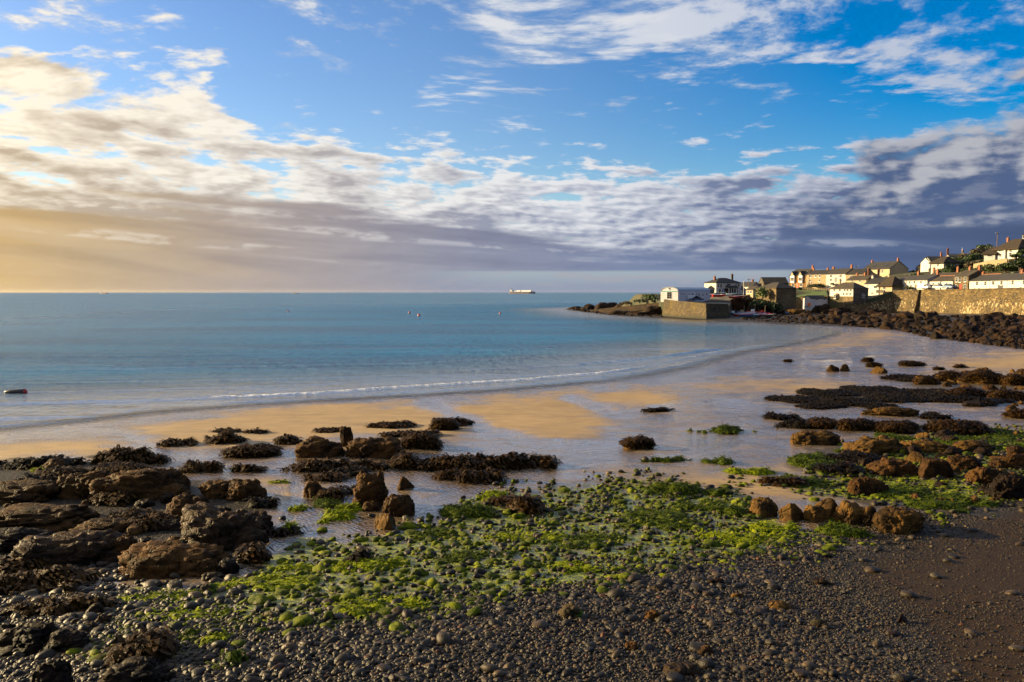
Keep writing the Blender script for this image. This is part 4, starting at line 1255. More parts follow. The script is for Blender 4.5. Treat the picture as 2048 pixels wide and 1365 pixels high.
# white house and thatched cottage
house('white_house', 'white house with a black roof and one dark window beside the thatched cottage', (1729, 324), (1757, 318), 589, 568, 557, 9, 'render_white', 'slate_dark', 'gable', wins=[(0.78, 0.70, 1.3, 1.0, (1, 0)), (0.55, 0.10, 0.8, 0.7)], chims=[(0.0, 0.9, 'render_white', 1)])
h = house('thatched_cottage', 'small cream cottage with a deep brown thatched roof on the corner', (1759, 318), (1784, 312), 583, 573, 555, 6.0, 'render_cream', 'thatch', 'hip', wins=[(0.38, 0.60, 1.0, 1.0)], chims=[(0.25, 0.8, 'render_cream', 1)], thick=0.45, over=0.6)
root, W, he, hr, dep = h
MB().box(W * 0.05, W * 0.75, -2.0, -1.88, -0.6, 0.5).build('garden_wall', M['house_stone_dark'], root)
house('long_white_row', 'long white row with three upper windows left of the orange-ridged cottage', (1789, 318), (1854, 300), 580.5, 561, 551, 9, 'render_white', 'slate_grey', 'gable',
      wins=[(0.13, 0.72, 0.9, 1.1), (0.47, 0.78, 0.8, 1.0), (0.62, 0.78, 0.8, 1.0), (0.82, 0.78, 0.8, 1.0), (0.13, 0.30, 0.9, 1.1), (0.42, 0.40, 0.8, 0.9), (0.52, 0.40, 0.8, 0.9)], doors=[(0.66, 0.9, 2.0, 'timber')], chims=[(0.42, 1.3), (0.99, 1.8)])
house('orange_ridge_cottage', 'white cottage with a red tiled ridge facing the road beside the stone villa', (1858, 300), (1905, 288), 581.5, 562.5, 552.5, 8, 'render_white', 'slate_lichen', 'gable',
      wins=[(0.18, 0.64, 0.8, 1.2), (0.42, 0.64, 0.8, 1.2), (0.75, 0.64, 0.8, 1.2), (0.18, 0.08, 0.8, 0.6)], doors=[(0.50, 0.7, 3.2, 'paint_navy')], ridge_tile='chimney_brick')
house('back_roof_house', 'brown-roofed white house behind the orange-ridged cottage', (1852, 318), (1908, 306), 565, 555, 546, 8, 'render_white', 'slate_lichen', 'gable', chims=[(0.0, 1.9), (0.85, 1.9)])
house('stone_villa', 'square stone villa with white sash windows and a lichen roof', (1907, 284), (1936, 277), 580, 553.5, 541, 8.5, 'house_stone', 'slate_lichen', 'gable',
      wins=[(0.20, 0.78, 0.9, 1.5), (0.80, 0.78, 0.9, 1.5), (0.20, 0.20, 0.9, 1.5), (0.80, 0.20, 0.9, 1.5), (0.43, 0.78, 1.0, 1.7)], doors=[(0.5, 0.9, 1.9, 'paint_red')], chims=[(0.35, 1.0), (0.99, 1.2)])
house('row_cottage', 'first white cottage of the row right of the stone villa, red ridge', (1938, 277), (1979, 267), 579, 562, 549.5, 8, 'render_white', 'slate_grey', 'gable', wins=[(0.40, 0.68, 0.9, 1.2), (0.80, 0.68, 0.9, 1.2), (0.28, 0.06, 0.8, 0.5), (0.5, 0.06, 0.8, 0.5)], ridge_tile='chimney_brick', chims=[(0.15, 0.7)])
house('row_cottage', 'middle white cottage of the row with a dark garage door', (1979.5, 267), (2014, 259), 578.5, 561, 548, 8, 'render_white', 'slate_grey', 'gable', wins=[(0.20, 0.70, 0.9, 1.2), (0.68, 0.70, 0.9, 1.2)], doors=[(0.62, 2.4, 1.3, 'metal_dark')])
house('row_cottage', 'last white cottage of the row at the right edge, chimney on its left', (2014.5, 259), (2060, 248), 578, 560, 546.5, 8, 'render_white', 'slate_grey', 'gable', wins=[(0.24, 0.70, 0.9, 1.2), (0.74, 0.70, 0.9, 1.2), (0.24, 0.06, 0.8, 0.5), (0.6, 0.08, 0.9, 0.6)], chims=[(0.1, 0.9)], ridge_tile='chimney_brick')

# houses up the hill
h = house('gable_house', 'white house with a tall gable on the hill among bushes', (1849.5, 352), (1860, 346), 534, 522, 514, 11, 'render_white', 'slate_dark', 'front', wins=[(0.7, 0.55, 0.6, 1.2)], chims=[(0.5, 1.6)])
house('gable_wing', 'white side wing of the gabled house on the hill', (1860, 346), (1880, 346), 535, 525, 516, 8, 'render_white', 'slate_dark', 'gable')
house('hill_thatch', 'white thatched cottage just below the gabled house on the hill', (1862, 336), (1887, 330), 539, 527, 515.5, 8, 'render_white', 'thatch', 'hip', wins=[(0.55, 0.70, 0.9, 0.9)], thick=0.45, over=0.5)
house('skyline_house', 'dark-roofed house with two tall red chimneys on the hill skyline', (1898, 362), (1930, 360), 520, 513, 509, 8, 'render_grey', 'slate_dark', 'gable', chims=[(0.02, 2.4), (0.95, 1.6)])
h = house('hilltop_thatch', 'large white house with a long thatched roof high on the hill', (1990, 312), (2036, 302), 515, 499.5, 481, 10, 'render_white', 'thatch', 'hip', wins=[(0.22, 0.88, 0.8, 0.7), (0.68, 0.80, 1.0, 0.9), (0.68, 0.30, 1.0, 1.5), (0.24, 0.3, 0.9, 1.2)], chims=[(0.08, 1.0), (0.95, 1.4)], thick=0.5, over=0.6)
root, W, he, hr, dep = h
MB().box(W * 0.44, W * 0.50, -0.6, -0.02, -2, he).build('buttress', M['render_white'], root)
house('hilltop_wing', 'low thatched wing of the hilltop house, at its left end', (1968, 314), (1990, 311), 518, 509, 497, 8, 'render_white', 'thatch', 'hip', wins=[(0.5, 0.72, 1.4, 0.8, (2, 0))], thick=0.45, over=0.5)
house('edge_house', 'white house corner at the right edge above the hilltop thatch', (2044, 330), (2075, 326), 490, 470, 464, 9, 'render_white', 'slate_dark', 'gable', wins=[(0.1, 0.8, 0.8, 1.0)])
HWL = [tuple(at_depth(1947, 529, 316)), tuple(at_depth(1975, 523, 309)), tuple(at_depth(2014, 518, 301))]
wall_strip('garden_wall', 'pale garden wall below the hilltop house', 'wall', HWL, float(HWL[0][2]) - 1.6, 0.1, 0.4, M['render_buff'], True, 0.12, 3.0, 0.0)

# ------------------------------------------------------------------ bushes on the hill and headland
def leaf_cloud(n, r, seed, leaf):
    rs = np.random.RandomState(seed)
    lob = rs.normal(size=(7, 3))
    lob /= np.linalg.norm(lob, axis=1)[:, None]
    lob[:, 2] = np.abs(lob[:, 2]) * 0.8
    lc = lob * 0.55 * np.array([1, 1, 0.9])
    k = rs.randint(0, 7, n)
    d_ = rs.normal(size=(n, 3))
    d_ /= np.linalg.norm(d_, axis=1)[:, None]
    P_ = (lc[k] + d_ * (0.42 * rs.uniform(0.55, 1.08, n) ** 0.6)[:, None]) * np.array(r)
    P_[:, 2] = np.maximum(P_[:, 2], -0.35 * r[2])
    a = rs.normal(size=(n, 3))
    a /= np.linalg.norm(a, axis=1)[:, None]
    b = np.cross(a, rs.normal(size=(n, 3)))
    b /= np.linalg.norm(b, axis=1)[:, None] + 1e-9
    s_ = (leaf * rs.uniform(0.6, 1.4, n))[:, None]
    V_ = np.stack([P_ - a * s_, P_ - b * s_ * 0.7, P_ + a * s_, P_ + b * s_ * 0.7], 1).reshape(-1, 3)
    F_ = np.arange(n * 4).reshape(n, 4)
    return V_, F_
def bush(px, py, depth, wpx, hpx, mat, label, seed, name='bush', trunk=True):
    """py is the foot"""
    c = at_depth(px, py, depth)
    s_ = depth / FPX
    r = (wpx * s_ * 0.62, wpx * s_ * 0.5, hpx * s_ * 0.74)
    root = empty(name, tuple(c))
    n = int(min(1500, max(260, r[0] * r[2] * 55)))
    V_, F_ = leaf_cloud(n, r, seed, 0.34)
    V_[:, 2] += r[2] * 0.42
    obj('crown', mesh_np('crown', V_, F_, M[mat], False), root)
    mb = MB()
    rs = random.Random(seed)
    for k in range(3):
        q = (rs.uniform(-.4, .4) * r[0], rs.uniform(-.3, .3) * r[1], r[2] * rs.uniform(0.5, 0.9))
        mb.tube((q[0] * 0.2, q[1] * 0.2, -1.2), q, 0.16, 0.05, 6)
    mb.build('stems', M['timber'], root)
    tag(root, label, 'bush', 'bushes around the village')
BUSHES = [
    (1302, 601, 345, 34, 14, 'leaf_green', 'sunlit green scrub mound at the seaward end of the headland'),
    (1330, 600, 338, 36, 12, 'leaf_dark', 'dark scrub beside the white boat house'),
    (1255, 609, 372, 26, 7, 'leaf_brown', 'brown scrub patch at the lower left of the headland slope'),
    (1292, 606, 340, 30, 10, 'leaf_dark', 'dark scrub on the seaward flank of the headland'),
    (1316, 607, 326, 28, 10, 'leaf_dark', 'dark scrub just behind the pier end'),
    (1278, 606, 362, 22, 7, 'leaf_brown', 'low brown scrub where the headland turns to rock'),
    (1524, 596, 310, 24, 24, 'leaf_green', 'green ivy bush growing up the end of the stone warehouse'),
    (1520, 617, 308, 36, 20, 'leaf_dark', 'dark overgrowth hanging below the stone warehouse'),
    (1548, 622, 306, 30, 22, 'leaf_dark', 'dark overgrowth under the warehouse window'),
    (1570, 612, 318, 20, 18, 'leaf_dark', 'dark bush in the shade right of the warehouse'),
    (1500, 608, 322, 18, 14, 'leaf_brown', 'brown bush on the harbour cliff below the red boats'),
    (1640, 576, 356, 46, 9, 'leaf_dark', 'dark hedge running below the cream terrace'),
    (1680, 572, 350, 36, 8, 'leaf_dark', 'dark hedge running below the white terrace'),
    (1612, 580, 352, 30, 6, 'leaf_dark', 'low dark hedge in front of the brick house'),
    (1790, 556, 372, 34, 10, 'leaf_dark', 'dark hedge beside the flat-roofed extension'),
    (1822, 552, 368, 40, 13, 'leaf_dark', 'broad dark bush on the slope left of the gabled house'),
    (1846, 542, 360, 24, 16, 'leaf_brown', 'brownish bush against the gabled house'),
    (1836, 556, 340, 36, 10, 'leaf_dark', 'dark hedge above the long white row'),
    (1885, 548, 326, 30, 12, 'leaf_green', 'green bush below the hill thatch'),
    (1904, 545, 330, 34, 20, 'leaf_dark', 'dark bush right of the hill thatch'),
    (1925, 540, 334, 40, 26, 'leaf_dark', 'large dark tree-like bush in the middle of the hill'),
    (1948, 528, 338, 40, 24, 'leaf_dark', 'dark bush left of the hilltop wing'),
    (1960, 512, 345, 34, 18, 'leaf_brown', 'brown bush on the skyline above the hilltop wing'),
    (1940, 548, 306, 36, 14, 'leaf_green', 'sunlit green bush under the left end of the garden wall'),
    (1975, 545, 302, 40, 18, 'leaf_green', 'green bush under the middle of the garden wall'),
    (2012, 542, 296, 40, 18, 'leaf_green', 'green bush under the right end of the garden wall'),
    (2040, 538, 292, 40, 20, 'leaf_dark', 'dark bush at the right edge above the row cottages'),
    (1990, 556, 288, 44, 12, 'leaf_dark', 'dark hedge behind the middle row cottage'),
    (2030, 556, 280, 40, 12, 'leaf_dark', 'dark hedge behind the last row cottage'),
    (1955, 558, 296, 36, 10, 'leaf_dark', 'dark hedge behind the first row cottage'),
    (2030, 516, 300, 24, 9, 'leaf_dark', 'small dark bush before the hilltop thatch'),
    (2046, 512, 300, 22, 14, 'leaf_green', 'green bush at the right edge beside the hilltop thatch'),
    (1862, 560, 326, 30, 7, 'leaf_dark', 'low dark hedge behind the brown-roofed house'),
    (1818, 579, 308, 26, 6, 'leaf_dark', 'low dark hedge before the long white row'),
    (1846, 576, 303, 16, 6, 'leaf_dark', 'small hedge beside the parked white car'),
    (1655, 549, 372, 26, 5, 'leaf_dark', 'dark treetop showing over the white terrace ridge'),
    (1980, 503, 352, 30, 10, 'leaf_dark', 'dark scrub along the skyline left of the hilltop roof'),
]
HB = [(1898, 556, 318, 30, 12), (1930, 560, 304, 28, 10), (1946, 538, 326, 34, 18), (1972, 533, 316, 36, 14), (2000, 536, 308, 34, 14), (2026, 530, 304, 30, 14), (2048, 526, 300, 28, 16), (1912, 528, 345, 34, 16), (1934, 520, 350, 36, 14), (1970, 498, 360, 30, 10), (2048, 500, 330, 26, 12), (1868, 545, 338, 26, 10), (1880, 530, 350, 20, 12), (1815, 560, 345, 30, 8)]
HL = ['behind the brown roof', 'behind the stone villa chimney', 'left of the garden wall end', 'just under the hilltop wing', 'in the middle of the upper hedge', 'under the hilltop thatch gable', 'at the right edge under the hilltop thatch', 'between the skyline chimneys and the wing', 'right of the skyline house', 'on the ridge above the hilltop wing', 'at the right edge behind the hilltop thatch', 'before the hill thatch wall', 'between the gabled house and skyline house', 'above the thatched corner cottage']
BUSHES += [(*q_, ('leaf_dark', 'leaf_green', 'leaf_brown')[i_ % 3], ('dark', 'green', 'brown')[i_ % 3] + ' hillside bush ' + HL[i_]) for i_, q_ in enumerate(HB)]
for i, b_ in enumerate(BUSHES):
    bush(*b_, seed=100 + i)

# ------------------------------------------------------------------ boats, cars, poles
def boat(px, py, depth, length, heading, hull, label, deck='paint_white', cabin=None, mast=0, name='fishing_boat', z=None, tilt=0.0, stripe=None):
    c = at_depth(px, py, depth)
    root = empty(name, (c[0], c[1], c[2] if z is None else z), heading)
    root.rotation_euler = (tilt, 0, heading)
    L, B, Hh = length, length * 0.36, length * 0.17
    st = []
    nS, nP = 9, 7
    for i in range(nS):
        t = i / (nS - 1)
        half = B / 2 * min(1.0, (1 - max(0, (t - 0.45) / 0.55) ** 2.2)) * (0.86 + 0.14 * min(1, t * 3)) + 0.02
        sheer = Hh * (1 + 0.55 * max(0, t - 0.35) ** 1.6 + 0.08 * (1 - t))
        rise = Hh * 0.55 * max(0, (t - 0.7) / 0.3) ** 2
        for j in range(nP):
            a = math.pi * j / (nP - 1)
            xx = -math.cos(a) * half
            zz = sheer - (sheer - rise) * math.sin(a) ** 0.6
            st.append((t * L - L / 2 + (0.10 * L * max(0, t - 0.85) / 0.15 * (zz / sheer)), xx, zz))
    fs = [(i * nP + j, i * nP + j + 1, (i + 1) * nP + j + 1, (i + 1) * nP + j) for i in range(nS - 1) for j in range(nP - 1)]
    fs.append(tuple(range(nP)))
    MB().add(st, fs).build('hull', M[hull], root, True)
    dk = [st[i * nP] for i in range(nS)], [st[i * nP + nP - 1] for i in range(nS)]
    vs = [(a[0], a[1] * 0.97, a[2] - 0.08) for a in dk[0]] + [(a[0], a[1] * 0.97, a[2] - 0.08) for a in dk[1]]
    MB().add(vs, [(i, i + 1, i + 1 + nS, i + nS) for i in range(nS - 1)]).build('deck', M[deck], root)
    mb = MB()
    for side in dk:
        for a, b in zip(side[:-1], side[1:]):
            mb.tube(a, b, 0.06, 0.06, 5)
    mb.build('gunwale', M[stripe or 'paint_white'], root)
    if cabin:
        cb = MB().add([(L * 0.05, -B * .27, Hh), (L * 0.32, -B * .24, Hh), (L * 0.32, B * .24, Hh), (L * 0.05, B * .27, Hh), (L * 0.05, -B * .25, Hh + L * .2), (L * 0.27, -B * .2, Hh + L * .2), (L * 0.27, B * .2, Hh + L * .2), (L * 0.05, B * .25, Hh + L * .2)],
                      [(3, 2, 1, 0), (4, 5, 6, 7), (0, 1, 5, 4), (1, 2, 6, 5), (2, 3, 7, 6), (3, 0, 4, 7)]).build('cabin', M[cabin], root)
        MB().box(L * 0.08, L * 0.24, -B * .262, -B * .238, Hh + L * .10, Hh + L * .165).build('cabin_window', M['window_glass'], cb)
    else:
        for q in (-0.2, 0.1):
            MB().box(L * q, L * q + 0.22, -B * 0.40, B * 0.40, Hh * 0.80, Hh * 0.88).build('thwart', M['timber_pale'], root)
    if mast:
        MB().tube((L * 0.02, 0, Hh * 0.6), (L * 0.0, 0, Hh + mast), 0.06, 0.035, 6).build('mast', M['timber_pale'], root)
    tag(root, label, 'boat', 'boats in and around the small harbour')
hb = [
    (1470, 630.5, 290, 4.2, 2.9, 'paint_navy', 'navy boat with a pale cabin lying nearest the pier', 'paint_white', 'paint_white', 1.8),
    (1480, 633, 284, 4.6, 0.2, 'paint_red', 'red open boat in front row nearest the pier', 'paint_white', None, 0),
    (1488, 629, 296, 4.4, 2.5, 'paint_white', 'white boat with a cream cabin in the back row', 'paint_white', 'render_cream', 2.4),
    (1492, 634, 282, 4.6, 0.1, 'paint_blue', 'blue open boat in the front row beside the red one', 'paint_white', None, 0),
    (1500, 630.5, 290, 4.6, 0.5, 'paint_white', 'white open boat in the middle of the harbour', 'paint_red', None, 0),
    (1505, 633.5, 283, 4.2, 3.0, 'paint_teal', 'teal boat in the front row, middle of the harbour', 'paint_white', None, 0),
    (1510, 629, 297, 5.0, 2.7, 'paint_orange', 'orange-hulled boat with a white wheelhouse in the back row', 'paint_white', 'paint_white', 2.6),
    (1518, 633.5, 284, 4.6, 0.15, 'paint_red', 'red boat with a blue stripe right of the teal boat', 'paint_white', None, 0),
    (1522, 629.5, 296, 4.2, 0.4, 'paint_blue', 'blue boat with a small red cabin in the back row', 'paint_white', 'paint_red', 0),
    (1530, 632.5, 287, 4.8, 2.8, 'paint_navy', 'navy boat with a bare mast toward the shore end', 'paint_teal', None, 3.0),
    (1537, 634, 284, 4.4, 0.1, 'paint_black', 'black open boat at the shore end of the harbour', 'paint_red', None, 0),
    (1532, 630, 299, 3.6, 0.6, 'paint_white', 'white dinghy behind the masted boat', 'paint_blue', None, 0),
    (1582, 629, 300, 4.0, 0.3, 'paint_blue', 'blue-grey dinghy alone on the rocks right of the harbour', 'metal_grey', None, 0),
]
for b_ in hb:
    px, py, dp, Lb, hd, hu, lab, dk, cbn, ms = b_
    boat(px, py, dp, Lb, hd, hu, lab, dk, cbn, ms, stripe=rng.choice(['paint_white', 'paint_blue', 'paint_red']))
slip = [
    (1437, 594.5, 322, 5.2, 0.15, 'paint_red', 'bright red dinghy with a white rim drawn up before the hotel', 'paint_white'),
    (1453, 593, 326, 4.6, 0.2, 'paint_white', 'white dinghy drawn up beside the bright red one', 'paint_blue'),
    (1463, 591.5, 330, 4.4, 0.3, 'paint_teal', 'teal dinghy behind the white one before the hotel', 'paint_white'),
    (1468, 597, 318, 4.2, 0.4, 'paint_red', 'red covered dinghy at the edge of the harbour wall', 'paint_red'),
    (1478, 596, 320, 4.2, 0.3, 'paint_red', 'second red covered dinghy farther along the harbour wall', 'paint_red'),
    (1424, 594, 324, 4.8, 0.2, 'paint_green', 'dark green boat on the slip beside the boat house', 'timber_pale'),
    (1410, 596, 318, 5.0, 0.25, 'timber', 'brown wooden boat on the slip along the boat house', 'timber_pale'),
    (1440, 590, 334, 4.4, 0.1, 'paint_navy', 'navy boat laid up directly before the hotel porch', 'paint_blue'),
]
for px, py, dp, Lb, hd, hu, lab, dk in slip:
    boat(px, py, dp, Lb, hd, hu, lab, dk, name='dinghy')

def car(px, py, depth, heading, mat, label, length=4.2, van=False):
    c = at_depth(px, py, depth)
    root = empty('parked_van' if van else 'parked_car', tuple(c), heading)
    L, Wd = length, 1.75
    if van:
        body = [(-L / 2, 0.35), (L / 2, 0.35), (L / 2, 0.9), (L * 0.42, 1.05), (L * 0.30, 1.75), (L * 0.26, 1.95), (-L / 2, 1.95)]
        gl = [(L * 0.40, 1.1), (L * 0.30, 1.7), (L * 0.12, 1.7), (L * 0.12, 1.1)]
    else:
        body = [(-L / 2, 0.3), (L / 2, 0.3), (L / 2, 0.72), (L * 0.28, 0.92), (-L * 0.44, 0.98), (-L / 2, 0.85)]
        gl = [(L * 0.27, 0.93), (L * 0.13, 1.42), (-L * 0.28, 1.45), (-L * 0.43, 0.98)]
    MB().prism(body, -Wd / 2, Wd / 2).build('body', M[mat], root)
    if van:
        MB().prism(gl, -Wd / 2 - 0.01, Wd / 2 + 0.01).build('side_window', M['window_glass'], root)
    else:
        MB().prism(gl, -Wd / 2 + 0.12, Wd / 2 - 0.12).build('cabin_glass', M['window_glass'], root)
        MB().prism([(L * 0.14, 1.425), (L * 0.10, 1.50), (-L * 0.26, 1.53), (-L * 0.30, 1.45)], -Wd / 2 + 0.1, Wd / 2 - 0.1).build('car_roof', M[mat], root)
    for sx_ in (-1, 1):
        for q in (-0.30, 0.30):
            w = MB().tube((L * q, sx_ * (Wd / 2 - 0.18), 0.32), (L * q, sx_ * (Wd / 2 + 0.02), 0.32), 0.32, 0.32, 12).build('wheel', M['tyre'], root)
            MB().tube((L * q, sx_ * (Wd / 2 + 0.021), 0.32), (L * q, sx_ * (Wd / 2 + 0.03), 0.32), 0.19, 0.19, 10).build('rim', M['metal_grey'], w)
        MB().box(L / 2 - 0.03, L / 2 + 0.02, sx_ * 0.6 - 0.15, sx_ * 0.6 + 0.15, 0.58, 0.70).build('headlight', M['paint_white'], root)
    tag(root, label, 'van' if van else 'car', 'vehicles parked on the harbour road')
car(1848, 578.5, 300, -1.2, 'paint_white', 'white van parked on the road before the long white row', 4.8, True)
car(1878, 577.5, 290, -1.25, 'metal_grey', 'silver car parked before the orange-ridged cottage')
car(1898, 577, 284, -1.25, 'paint_blue', 'dark blue car parked beside the silver one before the stone villa')
car(1386, 600.5, 306, 0.1, 'paint_white', 'white van on the quay before the boat house', 4.6, True)
car(1395, 602, 303, 0.2, 'paint_navy', 'dark car on the quay beside the white van')

def pole(px, py0, py1, depth, mat, label, arms=True, r=0.14, name='utility_pole', cat='pole'):
    a = at_depth(px, py0, depth)
    b = at_depth(px, py1, depth)
    root = empty(name, tuple(a))
    hh = b[2] - a[2]
    MB().tube((0, 0, -1.0), (0, 0, hh), r, r * 0.75, 8).build('post', M[mat], root)
    if arms:
        MB().box(-0.9, 0.9, -0.06, 0.06, hh - 0.55, hh - 0.42).build('crossarm', M['timber'], root)
        for q in (-0.75, 0.0, 0.75):
            MB().lathe([(0.05, hh - 0.415), (0.08, hh - 0.36), (0.05, hh - 0.28)], 6, (q, 0, 0)).build('insulator', M['paint_white'], root)
    tag(root, label, cat)
    return np.array([a[0], a[1], b[2] - 0.35])
p1_ = pole(1497, 590, 557, 336, 'timber', 'dark utility pole standing behind the white flagpole')
pole(1487, 592, 562, 322, 'paint_white', 'thin white flagpole at the end of the hotel', False, 0.10, 'flagpole', 'flagpole')
pole(1712, 556, 531.5, 348, 'timber', 'utility pole above the buff terrace roof')
p2_ = at_depth(1712, 534, 348)
pole(1618, 575, 541, 346, 'timber', 'utility pole in front of the cream terrace')
pole(1812, 584, 549, 303, 'timber', 'utility pole on the corner before the long white row', True, 0.13)
p3_ = pole(1994, 495, 464.5, 318, 'timber', 'tall utility pole beside the hilltop thatch chimney', True, 0.16)
pole(1924, 515, 496.5, 362, 'metal_grey', 'thin pale mast beside the skyline chimneys', False, 0.08, 'mast', 'mast')
pole(1735, 597, 566, 309, 'timber', 'slim dark pole before the white house', False, 0.09)
def wire(a, b, sag, label):
    mb = MB()
    n = 16
    q = [Vector(a) * (1 - i / n) + Vector(b) * (i / n) - Vector((0, 0, sag * 4 * (i / n) * (1 - i / n))) for i in range(n + 1)]
    o0 = q[0].copy()
    for s_, e_ in zip(q[:-1], q[1:]):
        mb.tube(s_ - o0, e_ - o0, 0.022, 0.022, 4)
    tag(mb.build('overhead_wire', M['metal_dark'], None, loc=o0), label, 'wire', 'overhead wires')
wire(p1_, at_depth(1578, 553, 352), 0.8, 'overhead wire from the harbour pole to the brick house')
wire(p2_, at_depth(1852, 517, 352), 1.2, 'overhead wire from the terrace pole to the gabled house')
wire(at_depth(1852, 516, 350), p3_ - np.array([0, 0, 6.0]), 1.5, 'overhead wire climbing from the gabled house to the hilltop')
wire(p3_, at_depth(2100, 461, 318), 0.5, 'overhead wire leaving the hilltop pole at the right edge')

# post fence along the top of the lawn
root = empty('lawn_fence', tuple(at_depth(1606, 580, 348)))
fa, fb_ = at_depth(1606, 580, 348), at_depth(1658, 581, 338)
nP = 12
for i in range(nP):
    q = fa * (1 - i / (nP - 1)) + fb_ * i / (nP - 1) - fa
    MB().box(q[0] - 0.08, q[0] + 0.08, q[1] - 0.08, q[1] + 0.08, q[2] - 0.6, q[2] + 1.0).build('fence_post', M['timber_pale'], root)
for zz in (0.35, 0.8):
    d_ = fb_ - fa
    MB().tube((0, 0, zz), (d_[0], d_[1], d_[2] + zz), 0.05, 0.05, 5).build('rail', M['timber_pale'], root)
tag(root, 'pale post and rail fence along the top of the lawn', 'fence')

# orange tank and green crate beside the boat store
c = at_depth(1618, 613, 312)
root = empty('fuel_tank', tuple(c))
MB().lathe([(0.55, 0.0), (0.62, 0.15), (0.62, 1.05), (0.45, 1.3), (0.12, 1.36)], 12).build('drum', M['paint_orange'], root, True)
MB().lathe([(0.14, 1.36), (0.14, 1.46)], 8).build('cap', M['metal_dark'], root)
tag(root, 'orange plastic drum against the end of the boat store', 'drum')
c = at_depth(1614, 615, 310)
root = empty('fish_crate', tuple(c))
mb = MB().box(-0.5, 0.5, -0.35, 0.35, 0, 0.06).box(-0.5, -0.44, -0.35, 0.35, 0.063, 0.45).box(0.44, 0.5, -0.35, 0.35, 0.063, 0.45).box(-0.437, 0.437, -0.35, -0.3, 0.063, 0.45).box(-0.437, 0.437, 0.3, 0.35, 0.063, 0.45)
mb.build('crate_body', M['paint_teal'], root)
tag(root, 'small teal fish crate beside the orange drum', 'crate')

# ------------------------------------------------------------------ ships and buoys
def ship(px, py, depth, length, label, hull, heading, tanker=True):
    c = at_depth(px, py, depth)
    root = empty('cargo_ship', (c[0], c[1], 0.0), heading)
    L, B, Hh = length, length * 0.15, length * 0.062
    def hullshape(z0, z1, mat, name, grow=0.0):
        vs = []
        xs = [-0.5, -0.47, -0.30, 0.0, 0.30, 0.42, 0.48, 0.5]
        hw = [0.34, 0.44, 0.5, 0.5, 0.5, 0.36, 0.16, 0.02]
        for z in (z0, z1):
            fl = 1.0 + 0.03 * (z - z0) / max(z1 - z0, .1)
            for x, w in zip(xs, hw):
                vs.append((x * L * fl, -w * B, z))
            for x, w in zip(xs[::-1], hw[::-1]):
                vs.append((x * L * fl, w * B, z))
        n = len(xs) * 2
        MB().add(vs, [(i, (i + 1) % n, (i + 1) % n + n, i + n) for i in range(n)] + [tuple(range(n, 2 * n))]).build(name, M[mat], root)
    hullshape(-2, Hh * 0.45, 'hull_rust', 'lower_hull')
    hullshape(Hh * 0.45 + 0.01, Hh, hull, 'upper_hull')
    sb = MB().box(-0.47 * L, -0.37 * L, -B * .4, B * .4, Hh, Hh + L * 0.055)
    sb.box(-0.455 * L, -0.38 * L, -B * .45, B * .45, Hh + L * 0.0551, Hh + L * 0.072).box(-0.36 * L, -0.24 * L, -B * .3, B * .3, Hh, Hh + L * 0.045)
    sb.build('superstructure', M['paint_white'], root)
    MB().tube((-0.43 * L, 0, Hh + L * .072), (-0.43 * L, 0, Hh + L * 0.125), L * 0.016, L * 0.013, 10).build('funnel', M['hull_slate'], root)
    if tanker:
        for a, b in ((-0.22, -0.06), (-0.02, 0.36)):
            mb = MB()
            n = 10
            poly = [(B * .42 * math.cos(math.pi * i / n), Hh + L * .055 * math.sin(math.pi * i / n)) for i in range(n + 1)]
            mb.prism_x(poly, a * L, b * L)
            mb.build('cargo_tank', M['paint_white'], root)
        MB().box(-0.10 * L, 0.40 * L, -0.6, 0.6, Hh + L * .058, Hh + L * .063).build('pipe_bridge', M['render_buff'], root)
    else:
        MB().tube((-0.2 * L, 0, Hh), (-0.2 * L, 0, Hh + L * .14), L * 0.008, L * .004, 6).build('mast', M['hull_slate'], root)
        MB().box(0.0, 0.36 * L, -B * .35, B * .35, Hh, Hh + L * 0.03).build('hatch_covers', M['hull_rust'], root)
    MB().tube((0.45 * L, 0, Hh), (0.45 * L, 0, Hh + L * .05), L * 0.006, L * .003, 6).build('foremast', M['hull_slate'], root)
    tag(root, label, 'ship', 'ships at anchor on the horizon')
ship(1045, 585, 5200, 190, 'long tanker with white cargo tanks on the horizon in the middle', 'hull_slate', -0.55)
ship(591, 585, 5000, 58, 'small ship on the horizon left of the long tanker', 'hull_slate', -0.5, False)
ship(208, 585, 5000, 72, 'faint small ship on the hazy horizon at far left', 'hull_slate', -0.5, False)

def buoy(px, py, rpx, label):
    c = at_z(px, py, 0.0)
    dist = float(np.hypot(c[0], c[1]))
    r = rpx * dist / FPX
    root = empty('mooring_buoy', (c[0], c[1], 0.0))
    prof = [(r * math.cos(a), r * 0.55 + r * math.sin(a)) for a in np.linspace(-1.3, 1.35, 12)]
    MB().lathe(prof, 18).build('float', M['paint_red'], root, True)
    MB().lathe([(r * 1.005, r * 0.40), (r * 1.02, r * 0.55), (r * 1.005, r * 0.70)], 18).build('band', M['paint_white'], root, True)
    MB().tube((0, 0, r * 1.5), (0, 0, r * 1.85), r * 0.12, r * 0.12, 6).build('shackle', M['metal_dark'], root)
    tag(root, label, 'buoy', 'red mooring buoys on the bay')
buoy(838, 633, 3.0, 'largest red mooring buoy, right one of the close pair')
buoy(819, 627, 2.4, 'red mooring buoy just left of the largest one')
buoy(1000, 628.5, 2.2, 'red and white mooring buoy alone below the tanker')
buoy(576, 624, 1.5, 'tiny red mooring buoy below the small ship')

